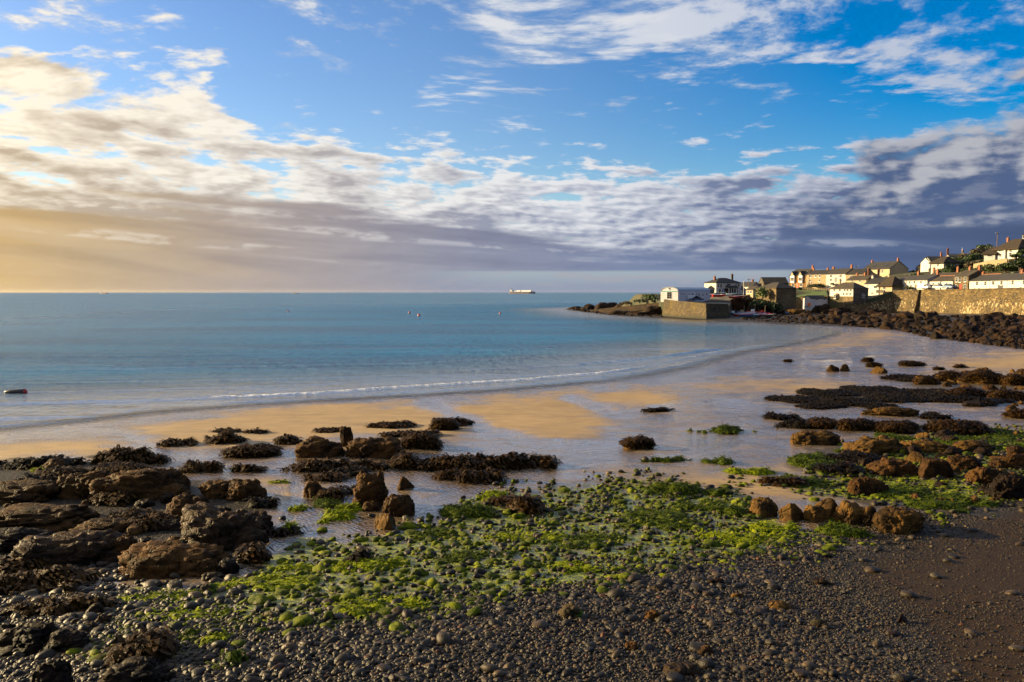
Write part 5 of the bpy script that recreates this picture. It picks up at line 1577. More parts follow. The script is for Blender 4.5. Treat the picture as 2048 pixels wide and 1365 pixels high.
# dark float with a red end, low in the water at the left
c = at_z(33, 787, 0.0)
root = empty('floating_log', (c[0], c[1], 0.05), 0.05)
mb = MB()
prof = [(-1.05, 0.05), (-0.9, 0.13), (-0.6, 0.22), (-0.2, 0.26), (0.3, 0.27), (0.62, 0.27), (0.70, 0.24)]
n = 12
vs = []
for x, r_ in prof:
    for k in range(n):
        t = 2 * math.pi * k / n
        q = r_ * (1 + 0.12 * math.sin(3 * t + x * 4))
        vs.append((x, q * math.cos(t), 0.08 + q * math.sin(t) * 0.9))
fs = [(j * n + k, j * n + (k + 1) % n, (j + 1) * n + (k + 1) % n, (j + 1) * n + k) for j in range(len(prof) - 1) for k in range(n)]
mb.add(vs, fs + [tuple(range(n)), tuple(range((len(prof) - 1) * n, len(prof) * n))]).build('trunk_body', M['paint_black'], root, True)
MB().tube((0.69, 0, 0.1), (0.90, 0, 0.02), 0.27, 0.12, 12).build('red_end', M['paint_red'], root)
tag(root, 'dark floating log with a red end, low in the water near the left shore', 'log')

# ------------------------------------------------------------------ rocks
def ico(sub):
    bm_ = bmesh.new()
    bmesh.ops.create_icosphere(bm_, subdivisions=sub, radius=1.0)
    v_ = np.array([q.co[:] for q in bm_.verts])
    f_ = np.array([[q.index for q in f.verts] for f in bm_.faces])
    bm_.free()
    return v_, f_
ICO = {k: ico(k) for k in (2, 3, 4, 5)}

def rock_shape(sub, seed, style='lump', lumps=40, aspect=(1, 1, 1)):
    """unit rock; z >= -0.25, about 1 high"""
    v_, f_ = ICO[sub]
    rs = np.random.RandomState(seed)
    n = v_.copy()
    p = v_.copy()
    if style == 'block':
        k = 15
        pn = rs.normal(size=(k, 3))
        pn /= np.linalg.norm(pn, axis=1)[:, None]
        pd = rs.uniform(0.55, 0.92, k)
        dt = n @ pn.T
        rr_ = np.where(dt > 0.05, pd / np.maximum(dt, 0.05), 9).min(1)
        p = n * np.minimum(rr_, 1.12)[:, None]
        p *= (1 + (fbm3(n * 2.2, seed, 3) - 0.5)[:, None] * 0.14)
    else:
        p = np.sign(p) * np.abs(p) ** 0.82
        p *= (1 + (fbm3(n * 1.3 + 5, seed, 2) - 0.5)[:, None] * (0.18 if style == 'ribs' else 0.5))
        seeds = rs.normal(size=(lumps, 3))
        seeds /= np.linalg.norm(seeds, axis=1)[:, None]
        st = np.array([1.0, 1.0, 1.0])
        if style == 'strata':
            st = np.array([0.6, 1.5, 1.5])
        elif style == 'ribs':
            st = np.array([0.45, 0.45, 3.0])
        elif style == 'slate':
            st = np.array([5.0, 0.8, 0.5])
        sa = st * np.array(aspect)
        wn = n + (np.stack([fbm3(n * 2.5 + k * 7, seed + k, 3) for k in range(3)], -1) - 0.5) * 0.42
        q = (wn * sa)[:, None, :] - (seeds * sa)[None]
        dd = np.sqrt((q * q).sum(-1))
        part = np.partition(dd, 1, axis=1)
        f1, f2 = part[:, 0], part[:, 1]
        r0 = np.percentile(f1, 96)
        bulge = np.sqrt(np.clip(1 - (f1 / r0) ** 2 * 0.9, 0.02, 1))
        crease = sstep(f2 - f1, 0.0, 0.10 * r0 * 2)
        hcell = rs.uniform(-1, 1, lumps)[dd.argmin(1)]
        p *= (1 + (bulge - 0.7) * 0.20 + (crease - 0.8) * 0.07 + hcell * 0.055)[:, None]
        if sub >= 4:                                     # second, finer generation of joints
            s2 = rs.normal(size=(lumps * 4, 3))
            s2 /= np.linalg.norm(s2, axis=1)[:, None]
            q = (wn * sa)[:, None, :] - (s2 * sa)[None]
            dd = np.sqrt((q * q).sum(-1))
            part = np.partition(dd, 1, axis=1)
            r1 = np.percentile(part[:, 0], 96)
            p *= (1 + (sstep(part[:, 1] - part[:, 0], 0.0, 0.35 * r1) - 0.8) * 0.075 + rs.uniform(-1, 1, lumps * 4)[dd.argmin(1)][:] * 0.02)[:, None]
        p *= (1 + (fbm3(n * 7, seed + 9, 3) - 0.5)[:, None] * 0.10)
    p[:, 2] = np.where(p[:, 2] < 0, p[:, 2] * 0.3, p[:, 2])
    p /= np.array([np.abs(p[:, 0]).max(), np.abs(p[:, 1]).max(), p[:, 2].max()])
    return p, f_

ROCKN = [0]
def slope_tan(pt):
    return (CAM_H - pt[2]) / max(pt[1], 1.0)
def place(px, py, wpx, hpx, ratio):
    """foot of the near side at (px, py): centre, half width, half depth and height in metres"""
    q = gpt(px, py)
    s_ = math.hypot(q[1], CAM_H) / FPX
    W_ = wpx * s_
    ta = slope_tan(q)
    Dp = W_ * ratio
    H_ = hpx * s_
    if ta * Dp > 0.8 * H_:
        Dp = 0.8 * H_ / ta
    Hh = max(H_ - 0.55 * ta * Dp, 0.36 * H_)
    cx, cyy = q[0] * (1 + Dp * 0.5 / q[1]), q[1] + Dp * 0.5
    return cx, cyy, W_ / 2, Dp / 2, Hh
def rock(px, py, wpx, hpx, label, mat='rock_brown', style='lump', ratio=0.8, yaw=None, sub=None, lumps=40, name='shore_rock', weed=0.0, cat='rock', tilt=(0, 0), weed_mat_='wrack'):
    ROCKN[0] += 1
    seed = ROCKN[0] * 13 + 5
    cx, cyy, a, b, Hh = place(px, py, wpx, hpx, ratio)
    z0 = float(ground(cx, cyy))
    sub = sub or (5 if wpx > 60 else 4)
    v_, f_ = rock_shape(sub, seed, style, lumps, (1, b / a, 1))
    yaw = yaw if yaw is not None else random.Random(seed).uniform(-0.25, 0.25)
    if px < 560 and name == 'shore_rock':
        Hh *= 0.8
        a *= 1.1
        b *= 1.15
    v_ = v_ * np.array([a, b, Hh])
    if tilt != (0, 0):
        v_[:, 0] += v_[:, 2] * tilt[0]
        v_[:, 1] += v_[:, 2] * tilt[1]
    v_[:, 2] -= 0.06 * Hh
    root = empty(name, (cx, cyy, z0), yaw)
    obj('stone_mass', mesh_np('stone_mass', v_, f_, M[mat]), root)
    if weed > 0:
        top = v_[(v_[:, 2] > 0.05 * Hh)]
        fronds(root, top, int(min(2600, 240 * weed * (2 * a) * (2 * b) * 2 + 60)), 0.16, seed, weed_mat_)
    tag(root, label, cat, 'rocks on the beach')
    return root
def fronds(root, surf, n, ln, seed, mat, name='seaweed_fronds'):
    """short bent ribbons rooted on surface points"""
    rs = np.random.RandomState(seed)
    k = rs.randint(0, len(surf), n)
    P_ = surf[k] + rs.normal(size=(n, 3)) * np.array([0.05, 0.05, 0.015])
    ang = rs.uniform(0, 2 * np.pi, n)
    out = np.stack([np.cos(ang), np.sin(ang), np.zeros(n)], -1)
    cen = surf.mean(0)
    rad = P_ - cen
    rad[:, 2] = 0
    rad /= np.linalg.norm(rad, axis=1)[:, None] + 1e-6
    out = out * 0.6 + rad * 0.5 + np.array([0.35, -0.45, 0.0])
    out /= np.linalg.norm(out, axis=1)[:, None] + 1e-6
    side = np.cross(out, np.array([0, 0, 1.0]))
    L = (ln * rs.uniform(0.7, 2.2, n))[:, None]
    w = L * 0.13
    up = np.array([0, 0, 1.0])
    a0, a1, a2 = P_, P_ + out * L * 0.5 + up * L * rs.uniform(0.05, 0.45, n)[:, None], P_ + out * L + up * L * rs.uniform(-0.3, 0.25, n)[:, None]
    V_ = np.stack([a0 - side * w, a0 + side * w, a1 - side * w * 1.3, a1 + side * w * 1.3, a2 - side * w * .6, a2 + side * w * .6], 1).reshape(-1, 3)
    b = np.arange(n)[:, None] * 6
    F_ = np.concatenate([b + np.array([0, 1, 3, 2]), b + np.array([2, 3, 5, 4])])
    o = obj(name, mesh_np(name, V_, F_, M[mat], False), root)
    o['kind'] = 'stuff'
    return o

def patch(px, py, wpx, hpx, label, mat, mound=0.5, weed=1.0, fmat='wrack', seed=None, name='seaweed_clump', cat='seaweed', flen=0.15, rough_=1.0, yaw=0.0, res=0.09, parts=True):
    """an irregular low mound on the sand; (px, py) = middle of its lower edge in the photo"""
    ROCKN[0] += 1
    seed = seed or ROCKN[0] * 17 + 3
    q = gpt(px, py - hpx * (1 - mound) * 0.5)
    s_ = math.hypot(q[1], CAM_H) / FPX
    ta = slope_tan(q)
    a = wpx * s_ / 2
    b = max(hpx * s_ * (1 - mound) / ta / 2, 0.22)
    Hh = max(hpx * s_ * mound * 0.9, 0.05)
    n1 = int(np.clip(2.6 * a / res, 14, 150))
    n2 = int(np.clip(2.6 * b / res, 10, 110))
    X, Y = np.meshgrid(np.linspace(-1.35 * a, 1.35 * a, n1), np.linspace(-1.35 * b, 1.35 * b, n2))
    wx, wy = X + q[0], Y + q[1]
    r2 = (X / a) ** 2 + (Y / b) ** 2
    sc = max(min(a, b) * 0.9, 0.25)
    nn_ = fbm2(wx / sc + seed, wy / sc, seed, 4, 0.6) - 0.5
    n3 = fbm2(wx / 0.16, wy / 0.16, seed + 5, 2, 0.6) - 0.5
    val = 1 - r2 + nn_ * 2.2 * rough_
    hh = Hh * np.clip(val, 0, 1.5) ** 0.65 * (0.8 + 0.9 * nn_) + n3 * min(0.10, Hh * 0.6) * (val > 0)
    Z = ground(wx, wy) + np.where(val > 0, np.maximum(hh, 0.004), -0.06)
    keep = val > -0.12
    ix = np.arange(n1 * n2).reshape(n2, n1)
    fc = np.stack([ix[:-1, :-1], ix[:-1, 1:], ix[1:, 1:], ix[1:, :-1]], -1).reshape(-1, 4)
    kf = keep.ravel()[fc].any(1)
    fc = fc[kf]
    if len(fc) == 0:
        return
    used, invx = np.unique(fc, return_inverse=True)
    z0 = float(ground(q[0], q[1]))
    V_ = np.column_stack([X.ravel(), Y.ravel(), Z.ravel() - z0])[used]
    fc = invx.reshape(-1, 4)
    root = empty(name, (q[0], q[1], z0))
    obj('mat' if cat == 'algae' else 'weed_mound', mesh_np('weed_mound', V_, fc, M[mat]), root)
    if weed > 0:
        surf = V_[val.ravel()[used] > 0.02]
        if len(surf) > 4:
            fronds(root, surf, int(min(9000, weed * 170 * a * b * 3.1 + 50)), flen * (1.0 + q[1] / 160.0), seed, fmat, 'seaweed_fronds' if cat != 'algae' else 'algae_tufts')
    tag(root, label, cat, 'green algae patches' if cat == 'algae' else 'seaweed on the beach')
    return root

B_, O_, G_, K_, Y_ = 'rock_brown', 'rock_ochre', 'rock_grey', 'rock_dark', 'rock_mossy'
# left outcrop
rock(288, 1003, 182, 88, 'broad domed brown outcrop with deep cracks, back of the left outcrop', B_, 'strata', 0.75, 0.1, lumps=70)
rock(170, 1000, 110, 72, 'rounded brown rock joined to the left of the domed outcrop', B_, 'lump', 0.8)
rock(120, 962, 80, 30, 'low dark rock beyond the rounded brown rock, at its left', K_, 'lump', 0.8, weed=0.6)
rock(45, 1012, 170, 62, 'long ridged brown rock at the left edge, farthest of three ridges', B_, 'strata', 0.7, -0.15, lumps=60)
rock(75, 1062, 230, 66, 'long ridged brown rock at the left edge, middle of three ridges', B_, 'strata', 0.6, -0.1, lumps=70)
rock(20, 1108, 170, 64, 'dark ridged rock at the left edge, nearest of three ridges', K_, 'strata', 0.6, -0.1, lumps=60)
rock(140, 1138, 220, 96, 'pale wet ridge of rock with glossy top in the left outcrop', G_, 'strata', 0.62, 0.28, lumps=80)
rock(345, 1156, 205, 100, 'steep jointed brown outcrop nearest the cobbles at left', B_, 'lump', 0.65, -0.15, lumps=90)
rock(255, 1118, 70, 62, 'upright brown block at the left of the jointed outcrop', B_, 'lump', 0.7)
rock(440, 1102, 200, 120, 'large sloping grey-brown outcrop running towards the wet sand', G_, 'strata', 0.75, -0.35, lumps=90)
rock(372, 1040, 92, 68, 'pointed brown rock at the left shoulder of the sloping outcrop', B_, 'lump', 0.8)
rock(440, 998, 74, 50, 'round brown boulder at the top of the sloping outcrop', B_, 'lump', 0.85)
rock(492, 1002, 74, 58, 'round brown boulder beside the sand at the outcrop top', B_, 'lump', 0.85)
rock(415, 1152, 62, 48, 'small brown boulder at the foot of the jointed outcrop', B_, 'lump', 0.8)
rock(456, 1150, 44, 44, 'dark boulder at the sand end of the jointed outcrop', K_, 'lump', 0.8)
rock(236, 1010, 70, 36, 'dark weedy rock under the domed outcrop', K_, 'lump', 0.8, weed=1.0)
rock(330, 968, 60, 26, 'low dark rock at the right foot of the domed outcrop', K_, 'lump', 0.8)
rock(60, 1312, 130, 82, 'big dark rock at the left edge above the bottom corner', K_, 'lump', 0.8, lumps=50)
rock(128, 1308, 80, 62, 'blocky dark rock beside the big one in the bottom left corner', K_, 'lump', 0.8)
rock(106, 1400, 66, 98, 'upright pillar of dark rock at the bottom left corner', K_, 'lump', 0.8, lumps=24)
rock(282, 1330, 92, 66, 'rounded dark rock capped with weed among the cobbles, bottom left', K_, 'lump', 0.9, weed=0.5)
rock(268, 1392, 130, 84, 'cracked dark rock at the bottom edge near the left corner', K_, 'lump', 0.8)
rock(215, 1072, 130, 44, 'low brown slab in the hollow of the left outcrop', B_, 'strata', 0.7, 0.1, lumps=60)
rock(305, 1062, 96, 40, 'cracked brown rock between the domed and jointed outcrops', B_, 'lump', 0.8, weed=0.2)
rock(20, 1160, 130, 50, 'dark low rock at the left edge above the rusty weed', K_, 'strata', 0.7, lumps=50, weed=0.4)
rock(345, 1000, 70, 40, 'dark brown block at the right end of the domed outcrop', B_, 'lump', 0.8)
rock(500, 1070, 90, 66, 'grey-brown shoulder of the sloping outcrop beside the sand', G_, 'strata', 0.7, lumps=60)
rock(60, 985, 130, 34, 'flat brown rock at the left edge beside the weed mound', B_, 'strata', 0.7, lumps=50)
rock(240, 955, 120, 32, 'weedy low rock behind the domed outcrop', K_, 'lump', 0.6, weed=0.8)
# middle rocks
rock(640, 917, 108, 50, 'blocky brown outcrop left of the pinnacle on the sand', B_, 'lump', 0.7, lumps=34)
rock(752, 918, 122, 48, 'domed brown outcrop right of the pinnacle on the sand', B_, 'lump', 0.7, 0.1, lumps=40)
rock(693, 894, 30, 46, 'small upright pinnacle of rock between two outcrops', B_, 'lump', 0.7, sub=4, lumps=16)
rock(842, 899, 86, 34, 'low brown outcrop with weed right of the domed outcrop', B_, 'lump', 0.7, weed=0.8)
rock(888, 862, 60, 26, 'weed-draped rock farthest right of the middle outcrops', B_, 'lump', 0.7, weed=1.2)
rock(742, 1018, 76, 84, 'tall brown rock with stacked ribs rising from a pool', B_, 'ribs', 0.95, 0.1, lumps=46)
rock(795, 1036, 70, 52, 'dark wedge-shaped rock beside the ribbed rock', B_, 'lump', 0.9, sub=5, lumps=14)
rock(742, 1024, 36, 24, 'small brown rock at the foot of the ribbed rock', B_, 'lump', 0.8)
rock(774, 1062, 54, 42, 'pale angular boulder in front of the ribbed rock', O_, 'block', 0.85, sub=5)
rock(808, 981, 40, 30, 'split grey-brown block standing alone in shallow water', B_, 'block', 0.85, sub=4)
rock(629, 998, 44, 40, 'upright brown block left of the ribbed rock', B_, 'lump', 0.9, sub=4, lumps=12)
rock(664, 1000, 40, 24, 'weedy dark rock between the brown block and ribbed rock', K_, 'lump', 0.9, weed=1.0)
rock(505, 914, 108, 28, 'low brown outcrop with weed at the left of the sand', B_, 'lump', 0.6, weed=0.5)
# lone rocks on the right sand
rock(1274, 898, 66, 26, 'lone ochre boulder fringed with weed on the wet sand', O_, 'lump', 0.8, weed=0.6)
rock(1664, 744, 28, 16, 'upright brown block on the far wet sand, left of a pair', O_, 'block', 0.8)
rock(1688, 743, 26, 16, 'square brown block on the far wet sand, right of a pair', O_, 'block', 0.8)
rock(1760, 748, 46, 16, 'jagged low rock on the far sand right of the pair', O_, 'block', 0.6)
rock(1780, 834, 116, 22, 'long low ochre reef in the shallow stream', O_, 'lump', 0.5, lumps=60)
rock(1640, 858, 62, 22, 'dark weedy hummock left of the small ochre reef', K_, 'lump', 0.7, weed=1.0)
rock(1712, 862, 80, 26, 'small ochre reef with weed below the long low one', O_, 'lump', 0.7, weed=0.5)
rock(1792, 868, 90, 26, 'dark weedy hummock right of the small ochre reef', K_, 'lump', 0.7, weed=1.0)
rock(1915, 872, 140, 34, 'broad dark weed-covered hummock near the right edge', K_, 'lump', 0.6, weed=1.2)
rock(1632, 892, 108, 34, 'crumbled ochre reef beside a small blue pool', O_, 'lump', 0.6, lumps=60)
rock(1745, 912, 120, 44, 'jagged ochre reef behind the blue pool, larger', O_, 'lump', 0.7, lumps=70)
rock(1850, 908, 110, 30, 'low ochre reef right of the jagged one', O_, 'lump', 0.6, lumps=60)
rock(1935, 906, 110, 28, 'long ochre reef close to the right edge', O_, 'lump', 0.6, lumps=60)
rock(1790, 955, 100, 40, 'brown rubble reef below the jagged ochre reef', B_, 'lump', 0.7, lumps=60)
rock(1868, 962, 84, 50, 'squarish brown boulder in the right-hand reef', B_, 'block', 0.8, sub=5)
rock(1925, 945, 80, 36, 'brown rubble mound right of the squarish boulder', B_, 'lump', 0.7, lumps=60)
rock(1968, 972, 74, 40, 'dark brown rubble mound near the right edge', B_, 'lump', 0.7, lumps=50)
rock(2020, 1000, 90, 56, 'dark boulder pile at the right edge above the grit', K_, 'lump', 0.7, lumps=50)
rock(2030, 940, 80, 40, 'brown boulder at the right edge, above the dark pile', B_, 'lump', 0.7, lumps=50)
rock(1735, 992, 92, 42, 'upright slate fins of layered brown rock', B_, 'slate', 0.5, 0.1, lumps=60)
# row of ochre boulders at right
rock(1526, 1036, 60, 44, 'leftmost ochre boulder of the row beside the green cobbles', O_, 'lump', 0.85)
rock(1580, 1046, 66, 46, 'second ochre boulder of the row, flat-topped', O_, 'block', 0.85, sub=5)
rock(1627, 1046, 44, 40, 'third and smallest boulder of the ochre row', O_, 'lump', 0.85)
rock(1655, 1042, 60, 52, 'fourth ochre boulder of the row, pointed', O_, 'block', 0.85, sub=5)
rock(1700, 1052, 70, 54, 'large rounded ochre boulder in the middle of the row', O_, 'lump', 0.85, lumps=20)
rock(1744, 1056, 52, 46, 'cleft ochre boulder right of the large rounded one', O_, 'lump', 0.85, lumps=20)
rock(1796, 1070, 116, 62, 'broad cracked ochre boulder at the right end of the row', O_, 'lump', 0.8, lumps=36)
# rocks at upper right
for i, (px, py, w, h_, mt, st, wd, lab) in enumerate([
    (1905, 765, 70, 24, O_, 'lump', 0.4, 'ochre rock cluster behind the big weed mat'),
    (1968, 770, 100, 30, O_, 'lump', 0.4, 'long ochre rock cluster near the right edge below the sand'),
    (2030, 772, 60, 24, B_, 'lump', 0.4, 'brown rock cluster at the right edge below the sand'),
    (1845, 770, 50, 20, O_, 'block', 0.2, 'small ochre block at the left end of the clusters'),
    (1930, 797, 90, 24, B_, 'lump', 0.8, 'brown weedy rocks below the long ochre cluster'),
    (2010, 802, 80, 24, O_, 'lump', 0.3, 'ochre rocks at the right edge below the brown cluster'),
    (1950, 815, 50, 14, K_, 'block', 0.0, 'flat dark slab in the right-hand stream'),
    (2040, 838, 60, 18, B_, 'lump', 0.6, 'weedy brown rock at the right edge beside the stream'),
    (1735, 724, 26, 9, K_, 'lump', 0.3, 'tiny dark rock on the far mirror-wet sand, upper'),
    (1748, 735, 32, 11, K_, 'lump', 0.3, 'dark rock on the far mirror-wet sand, lower'),
    (1822, 733, 52, 11, K_, 'lump', 0.3, 'row of small dark rocks on the far wet sand'),
    (1920, 737, 26, 8, K_, 'lump', 0.3, 'small dark rock at the edge of the far sand'),
    (1876, 741, 22, 8, K_, 'lump', 0.3, 'small dark rock just left of the far sand edge'),
    (1576, 724, 18, 5, K_, 'lump', 0.3, 'tiny dark rock alone on the mirror-wet sand')]):
    rock(px, py, w, h_, lab, mt, st, 0.7, weed=wd, sub=4, lumps=36)

# seaweed clumps
W_, D_ = 'wrack', 'wrack_dark'
for a in [
    (360, 893, 68, 18, 'dark weed clump on the sand at the left end of the middle group', W_, 0.6),
    (448, 890, 84, 26, 'weed clump right of the first dark clump on the sand', W_, 0.6),
    (455, 866, 40, 8, 'thin weed clump on the sand beyond the others', W_, 0.5),
    (512, 868, 34, 8, 'small thin weed clump right of the thin one', W_, 0.5),
    (575, 890, 40, 18, 'weed clump touching the left of the blocky outcrop', W_, 0.6),
    (655, 866, 60, 9, 'flat weed behind the pinnacle', W_, 0.5),
    (790, 858, 110, 16, 'flat weed spread behind the domed outcrop', W_, 0.5),
    (820, 876, 120, 16, 'flat weed spread above the low brown outcrop', W_, 0.5),
    (915, 852, 50, 16, 'weed trailing right of the farthest middle rock', W_, 0.5),
    (80, 938, 160, 26, 'long dark weed bank at the left edge beside the sand', D_, 0.5),
    (255, 932, 130, 34, 'weed mound behind the domed outcrop', W_, 0.6),
    (395, 946, 90, 22, 'weed clump with green edges right of the domed outcrop', W_, 0.6),
    (495, 944, 56, 14, 'small weed clump left of the long middle weed bank', W_, 0.6),
    (668, 944, 170, 24, 'long weed bank left of the ribbed rock', W_, 0.5),
    (775, 932, 40, 8, 'thin weed strip above the ribbed rock', W_, 0.5),
    (932, 940, 262, 34, 'long low weed bank across the wet sand', W_, 0.5),
    (655, 962, 80, 16, 'weed clump with green tips beside the long bank', W_, 0.5),
    (704, 952, 50, 22, 'dark weed behind the ribbed rock', D_, 0.6),
    (955, 966, 82, 30, 'weed mound below the long low weed bank', W_, 0.6),
    (888, 958, 40, 18, 'small weed mound with a green rim, left of the weed mound', W_, 0.6),
    (690, 988, 70, 18, 'weed fringe at the left of the ribbed rock', D_, 0.5),
    (525, 1018, 46, 28, 'dark weed clump at the sand edge of the sloping outcrop', D_, 0.6),
    (62, 978, 76, 28, 'dark weed mound at the left edge behind the ridges', D_, 0.6),
    (255, 1050, 110, 34, 'rusty weed in the hollow under the domed outcrop', W_, 0.4),
    (400, 1085, 60, 26, 'rusty weed at the foot of the sloping outcrop', W_, 0.5),
    (70, 1195, 190, 56, 'rusty weed slope at the left edge among cobbles', W_, 0.4),
    (110, 1235, 170, 40, 'weed and cobbles below the rusty weed slope', W_, 0.4),
    (505, 1130, 52, 42, 'bushy weed clump beside the small stream mouth', W_, 0.7),
    (560, 1070, 60, 14, 'dark weed patch beside the bright green patch', D_, 0.5),
    (715, 1128, 34, 30, 'dark weed-topped stone amid the green cobbles', D_, 0.7),
    (1000, 1010, 46, 22, 'weed-topped hummock with green flank near the sand', W_, 0.6),
    (1045, 1030, 60, 40, 'weedy hummock at the left end of the green cobbles', W_, 0.6),
    (1315, 824, 44, 7, 'thin dark weed strip alone on the sand', D_, 0.5),
    (1600, 806, 110, 16, 'left tongue of the dark weed spread on the right sand', D_, 0.2),
    (1660, 796, 120, 20, 'weed patch behind the left tongue of the dark spread', D_, 0.2),
    (1735, 792, 120, 24, 'upper middle patch of the dark weed spread on the sand', D_, 0.2),
    (1690, 812, 110, 18, 'lower middle patch of the dark weed spread on the sand', D_, 0.25),
    (1780, 806, 110, 22, 'right patch of the dark weed spread on the sand', D_, 0.2),
    (1640, 818, 90, 12, 'thin nearest strip of the dark weed spread', D_, 0.3),
    (1745, 818, 80, 12, 'thin nearest strip right of the other in the dark weed spread', D_, 0.3),
    (1905, 808, 150, 34, 'dark weed mat right of the large one', D_, 0.15),
    (1560, 840, 60, 14, 'dark weed clump left of the weedy hummock', D_, 0.6),
    (1590, 858, 70, 18, 'dark weed clump above the crumbled reef', D_, 0.6),
    (1868, 838, 48, 12, 'small dark weed clump in the right stream', D_, 0.6),
    (1830, 765, 90, 16, 'weed fringe behind the large flat mat', D_, 0.3),
    (1680, 952, 80, 30, 'dark weed among green growth by the blue pool', D_, 0.5),
    (1700, 925, 110, 24, 'dark weed below the jagged reef', D_, 0.4),
    (1565, 975, 70, 28, 'rusty weed on a green hummock left of the blue pool', W_, 0.5),
]:
    px, py, w, h_, lab, mt, mo = a
    patch(px, py, w, h_, lab, mt, mo, 1.3, mt, rough_=2.0 if w > 140 else 1.2)

# green algae patches
A_, E_ = 'algae', 'algae_deep'
for a in [
    (690, 1042, 80, 36, 'bright green algae patch left of the pale boulder', A_, 0.25),
    (650, 1016, 70, 28, 'deep green algae above the bright green patch', E_, 0.25),
    (595, 1022, 30, 12, 'small green tuft on the sand left of the green patch', A_, 0.3),
    (580, 1066, 30, 26, 'green tuft on the sand beside the stream', A_, 0.5),
    (930, 1040, 90, 36, 'mossy green mound at the edge of the wet sand', E_, 0.3),
    (985, 1002, 60, 22, 'green crest on the weedy hummock', A_, 0.4),
    (690, 1160, 170, 56, 'big bright green mat beside the pools', A_, 0.15),
    (560, 1185, 150, 40, 'yellow-green mat left of the big bright one', A_, 0.15),
    (760, 1235, 150, 60, 'bright green mat near the pebbles', A_, 0.15),
    (590, 1145, 80, 22, 'green strip at the end of the stream', A_, 0.2),
    (330, 1205, 150, 26, 'yellow-green mat among cobbles below the left outcrop', A_, 0.12),
    (370, 1245, 170, 30, 'green mat among cobbles below the yellow-green one', A_, 0.12),
    (470, 1180, 90, 20, 'green mat right of the left cobbles', A_, 0.15),
    (330, 1300, 40, 22, 'green-topped stone mat right of the rounded dark rock', E_, 0.3),
    (460, 1340, 50, 40, 'mossy patch among grey pebbles near the bottom', E_, 0.4),
    (430, 1290, 40, 26, 'small green patch on pebbles above the mossy patch', A_, 0.3),
    (1190, 1100, 160, 40, 'green mat in the middle of the cobbles', E_, 0.15),
    (1330, 1060, 170, 40, 'green mat among cobbles toward the ochre row', E_, 0.15),
    (1060, 1090, 130, 36, 'green mat at the left of the cobble field', A_, 0.15),
    (1420, 1030, 120, 40, 'green mat left of the ochre row', E_, 0.2),
    (1480, 1095, 150, 34, 'green mat below the left end of the ochre row', A_, 0.15),
    (1360, 1000, 120, 40, 'green mossy hummock at the sand edge', E_, 0.35),
    (1130, 1150, 120, 30, 'green mat near the pebble edge', A_, 0.15),
    (940, 1130, 150, 40, 'green mat between the bright mat and the cobbles', E_, 0.15),
    (870, 1085, 100, 30, 'green mat beside the pale boulder', E_, 0.2),
    (1445, 868, 110, 18, 'green and dark algae bank on the wet sand', E_, 0.5),
    (1345, 926, 90, 14, 'thin green algae strip on the wet sand', E_, 0.4),
    (1440, 930, 56, 18, 'green tuft right of the thin strip', E_, 0.5),
    (1500, 950, 90, 18, 'green algae bank left of the rusty hummock', A_, 0.4),
    (1600, 978, 110, 30, 'deep green growth around the rusty hummock', E_, 0.3),
    (1640, 945, 110, 40, 'green growth around the blue pool', E_, 0.2),
    (1730, 912, 120, 24, 'green growth in front of the jagged reef', E_, 0.2),
    (1800, 885, 120, 20, 'green growth behind the low ochre reef', E_, 0.2),
    (1960, 905, 150, 40, 'green cobbled ground at the right edge', E_, 0.15),
    (1990, 880, 100, 26, 'green cobbled ground right of the dark hummock', E_, 0.15),
    (1790, 1000, 130, 30, 'green growth right of the slate fins', E_, 0.2),
    (1890, 1020, 140, 34, 'green growth behind the broad ochre boulder', E_, 0.2),
    (1680, 1075, 90, 30, 'green mound in front of the ochre row', E_, 0.4),
    (1540, 1070, 90, 30, 'green slope below the leftmost ochre boulder', A_, 0.25),
    (560, 968, 34, 8, 'tiny green patch on the sand by the boulders', A_, 0.3),
    (95, 945, 50, 12, 'small green patch at the end of the dark weed bank', A_, 0.3),
]:
    px, py, w, h_, lab, mt, mo = a
    patch(px, py, w, h_, lab, mt, mo, 0.8, mt, name='algae_patch', cat='algae', flen=0.085, rough_=1.9)

# ------------------------------------------------------------------ boulder field under the sea wall and the headland rocks
rs = np.random.RandomState(11)
BM = []
for k in range(9):
    v_, f_ = rock_shape(4, 900 + k, 'block', 16)
    BM.append(mesh_np('boulder', v_, f_, M['boulder_dark'] if k % 4 else M['rock_dark'], False))
def polyr(poly, n, rs):
    P_ = []
    xs, ys = [a for a, b in poly], [b for a, b in poly]
    while len(P_) < n:
        x, y = rs.uniform(min(xs), max(xs)), rs.uniform(min(ys), max(ys))
        if inside(np.array([x]), np.array([y]), poly)[0]:
            P_.append((x, y))
    return P_
FIELD = [(1640, 640), (1740, 628), (1840, 634), (2048, 634), (2110, 640), (2110, 702), (2048, 700), (1960, 688), (1860, 676), (1800, 662), (1740, 656), (1680, 652)]
HEADL = [(1140, 620), (1200, 612), (1270, 606), (1330, 610), (1326, 634), (1240, 632), (1180, 626)]
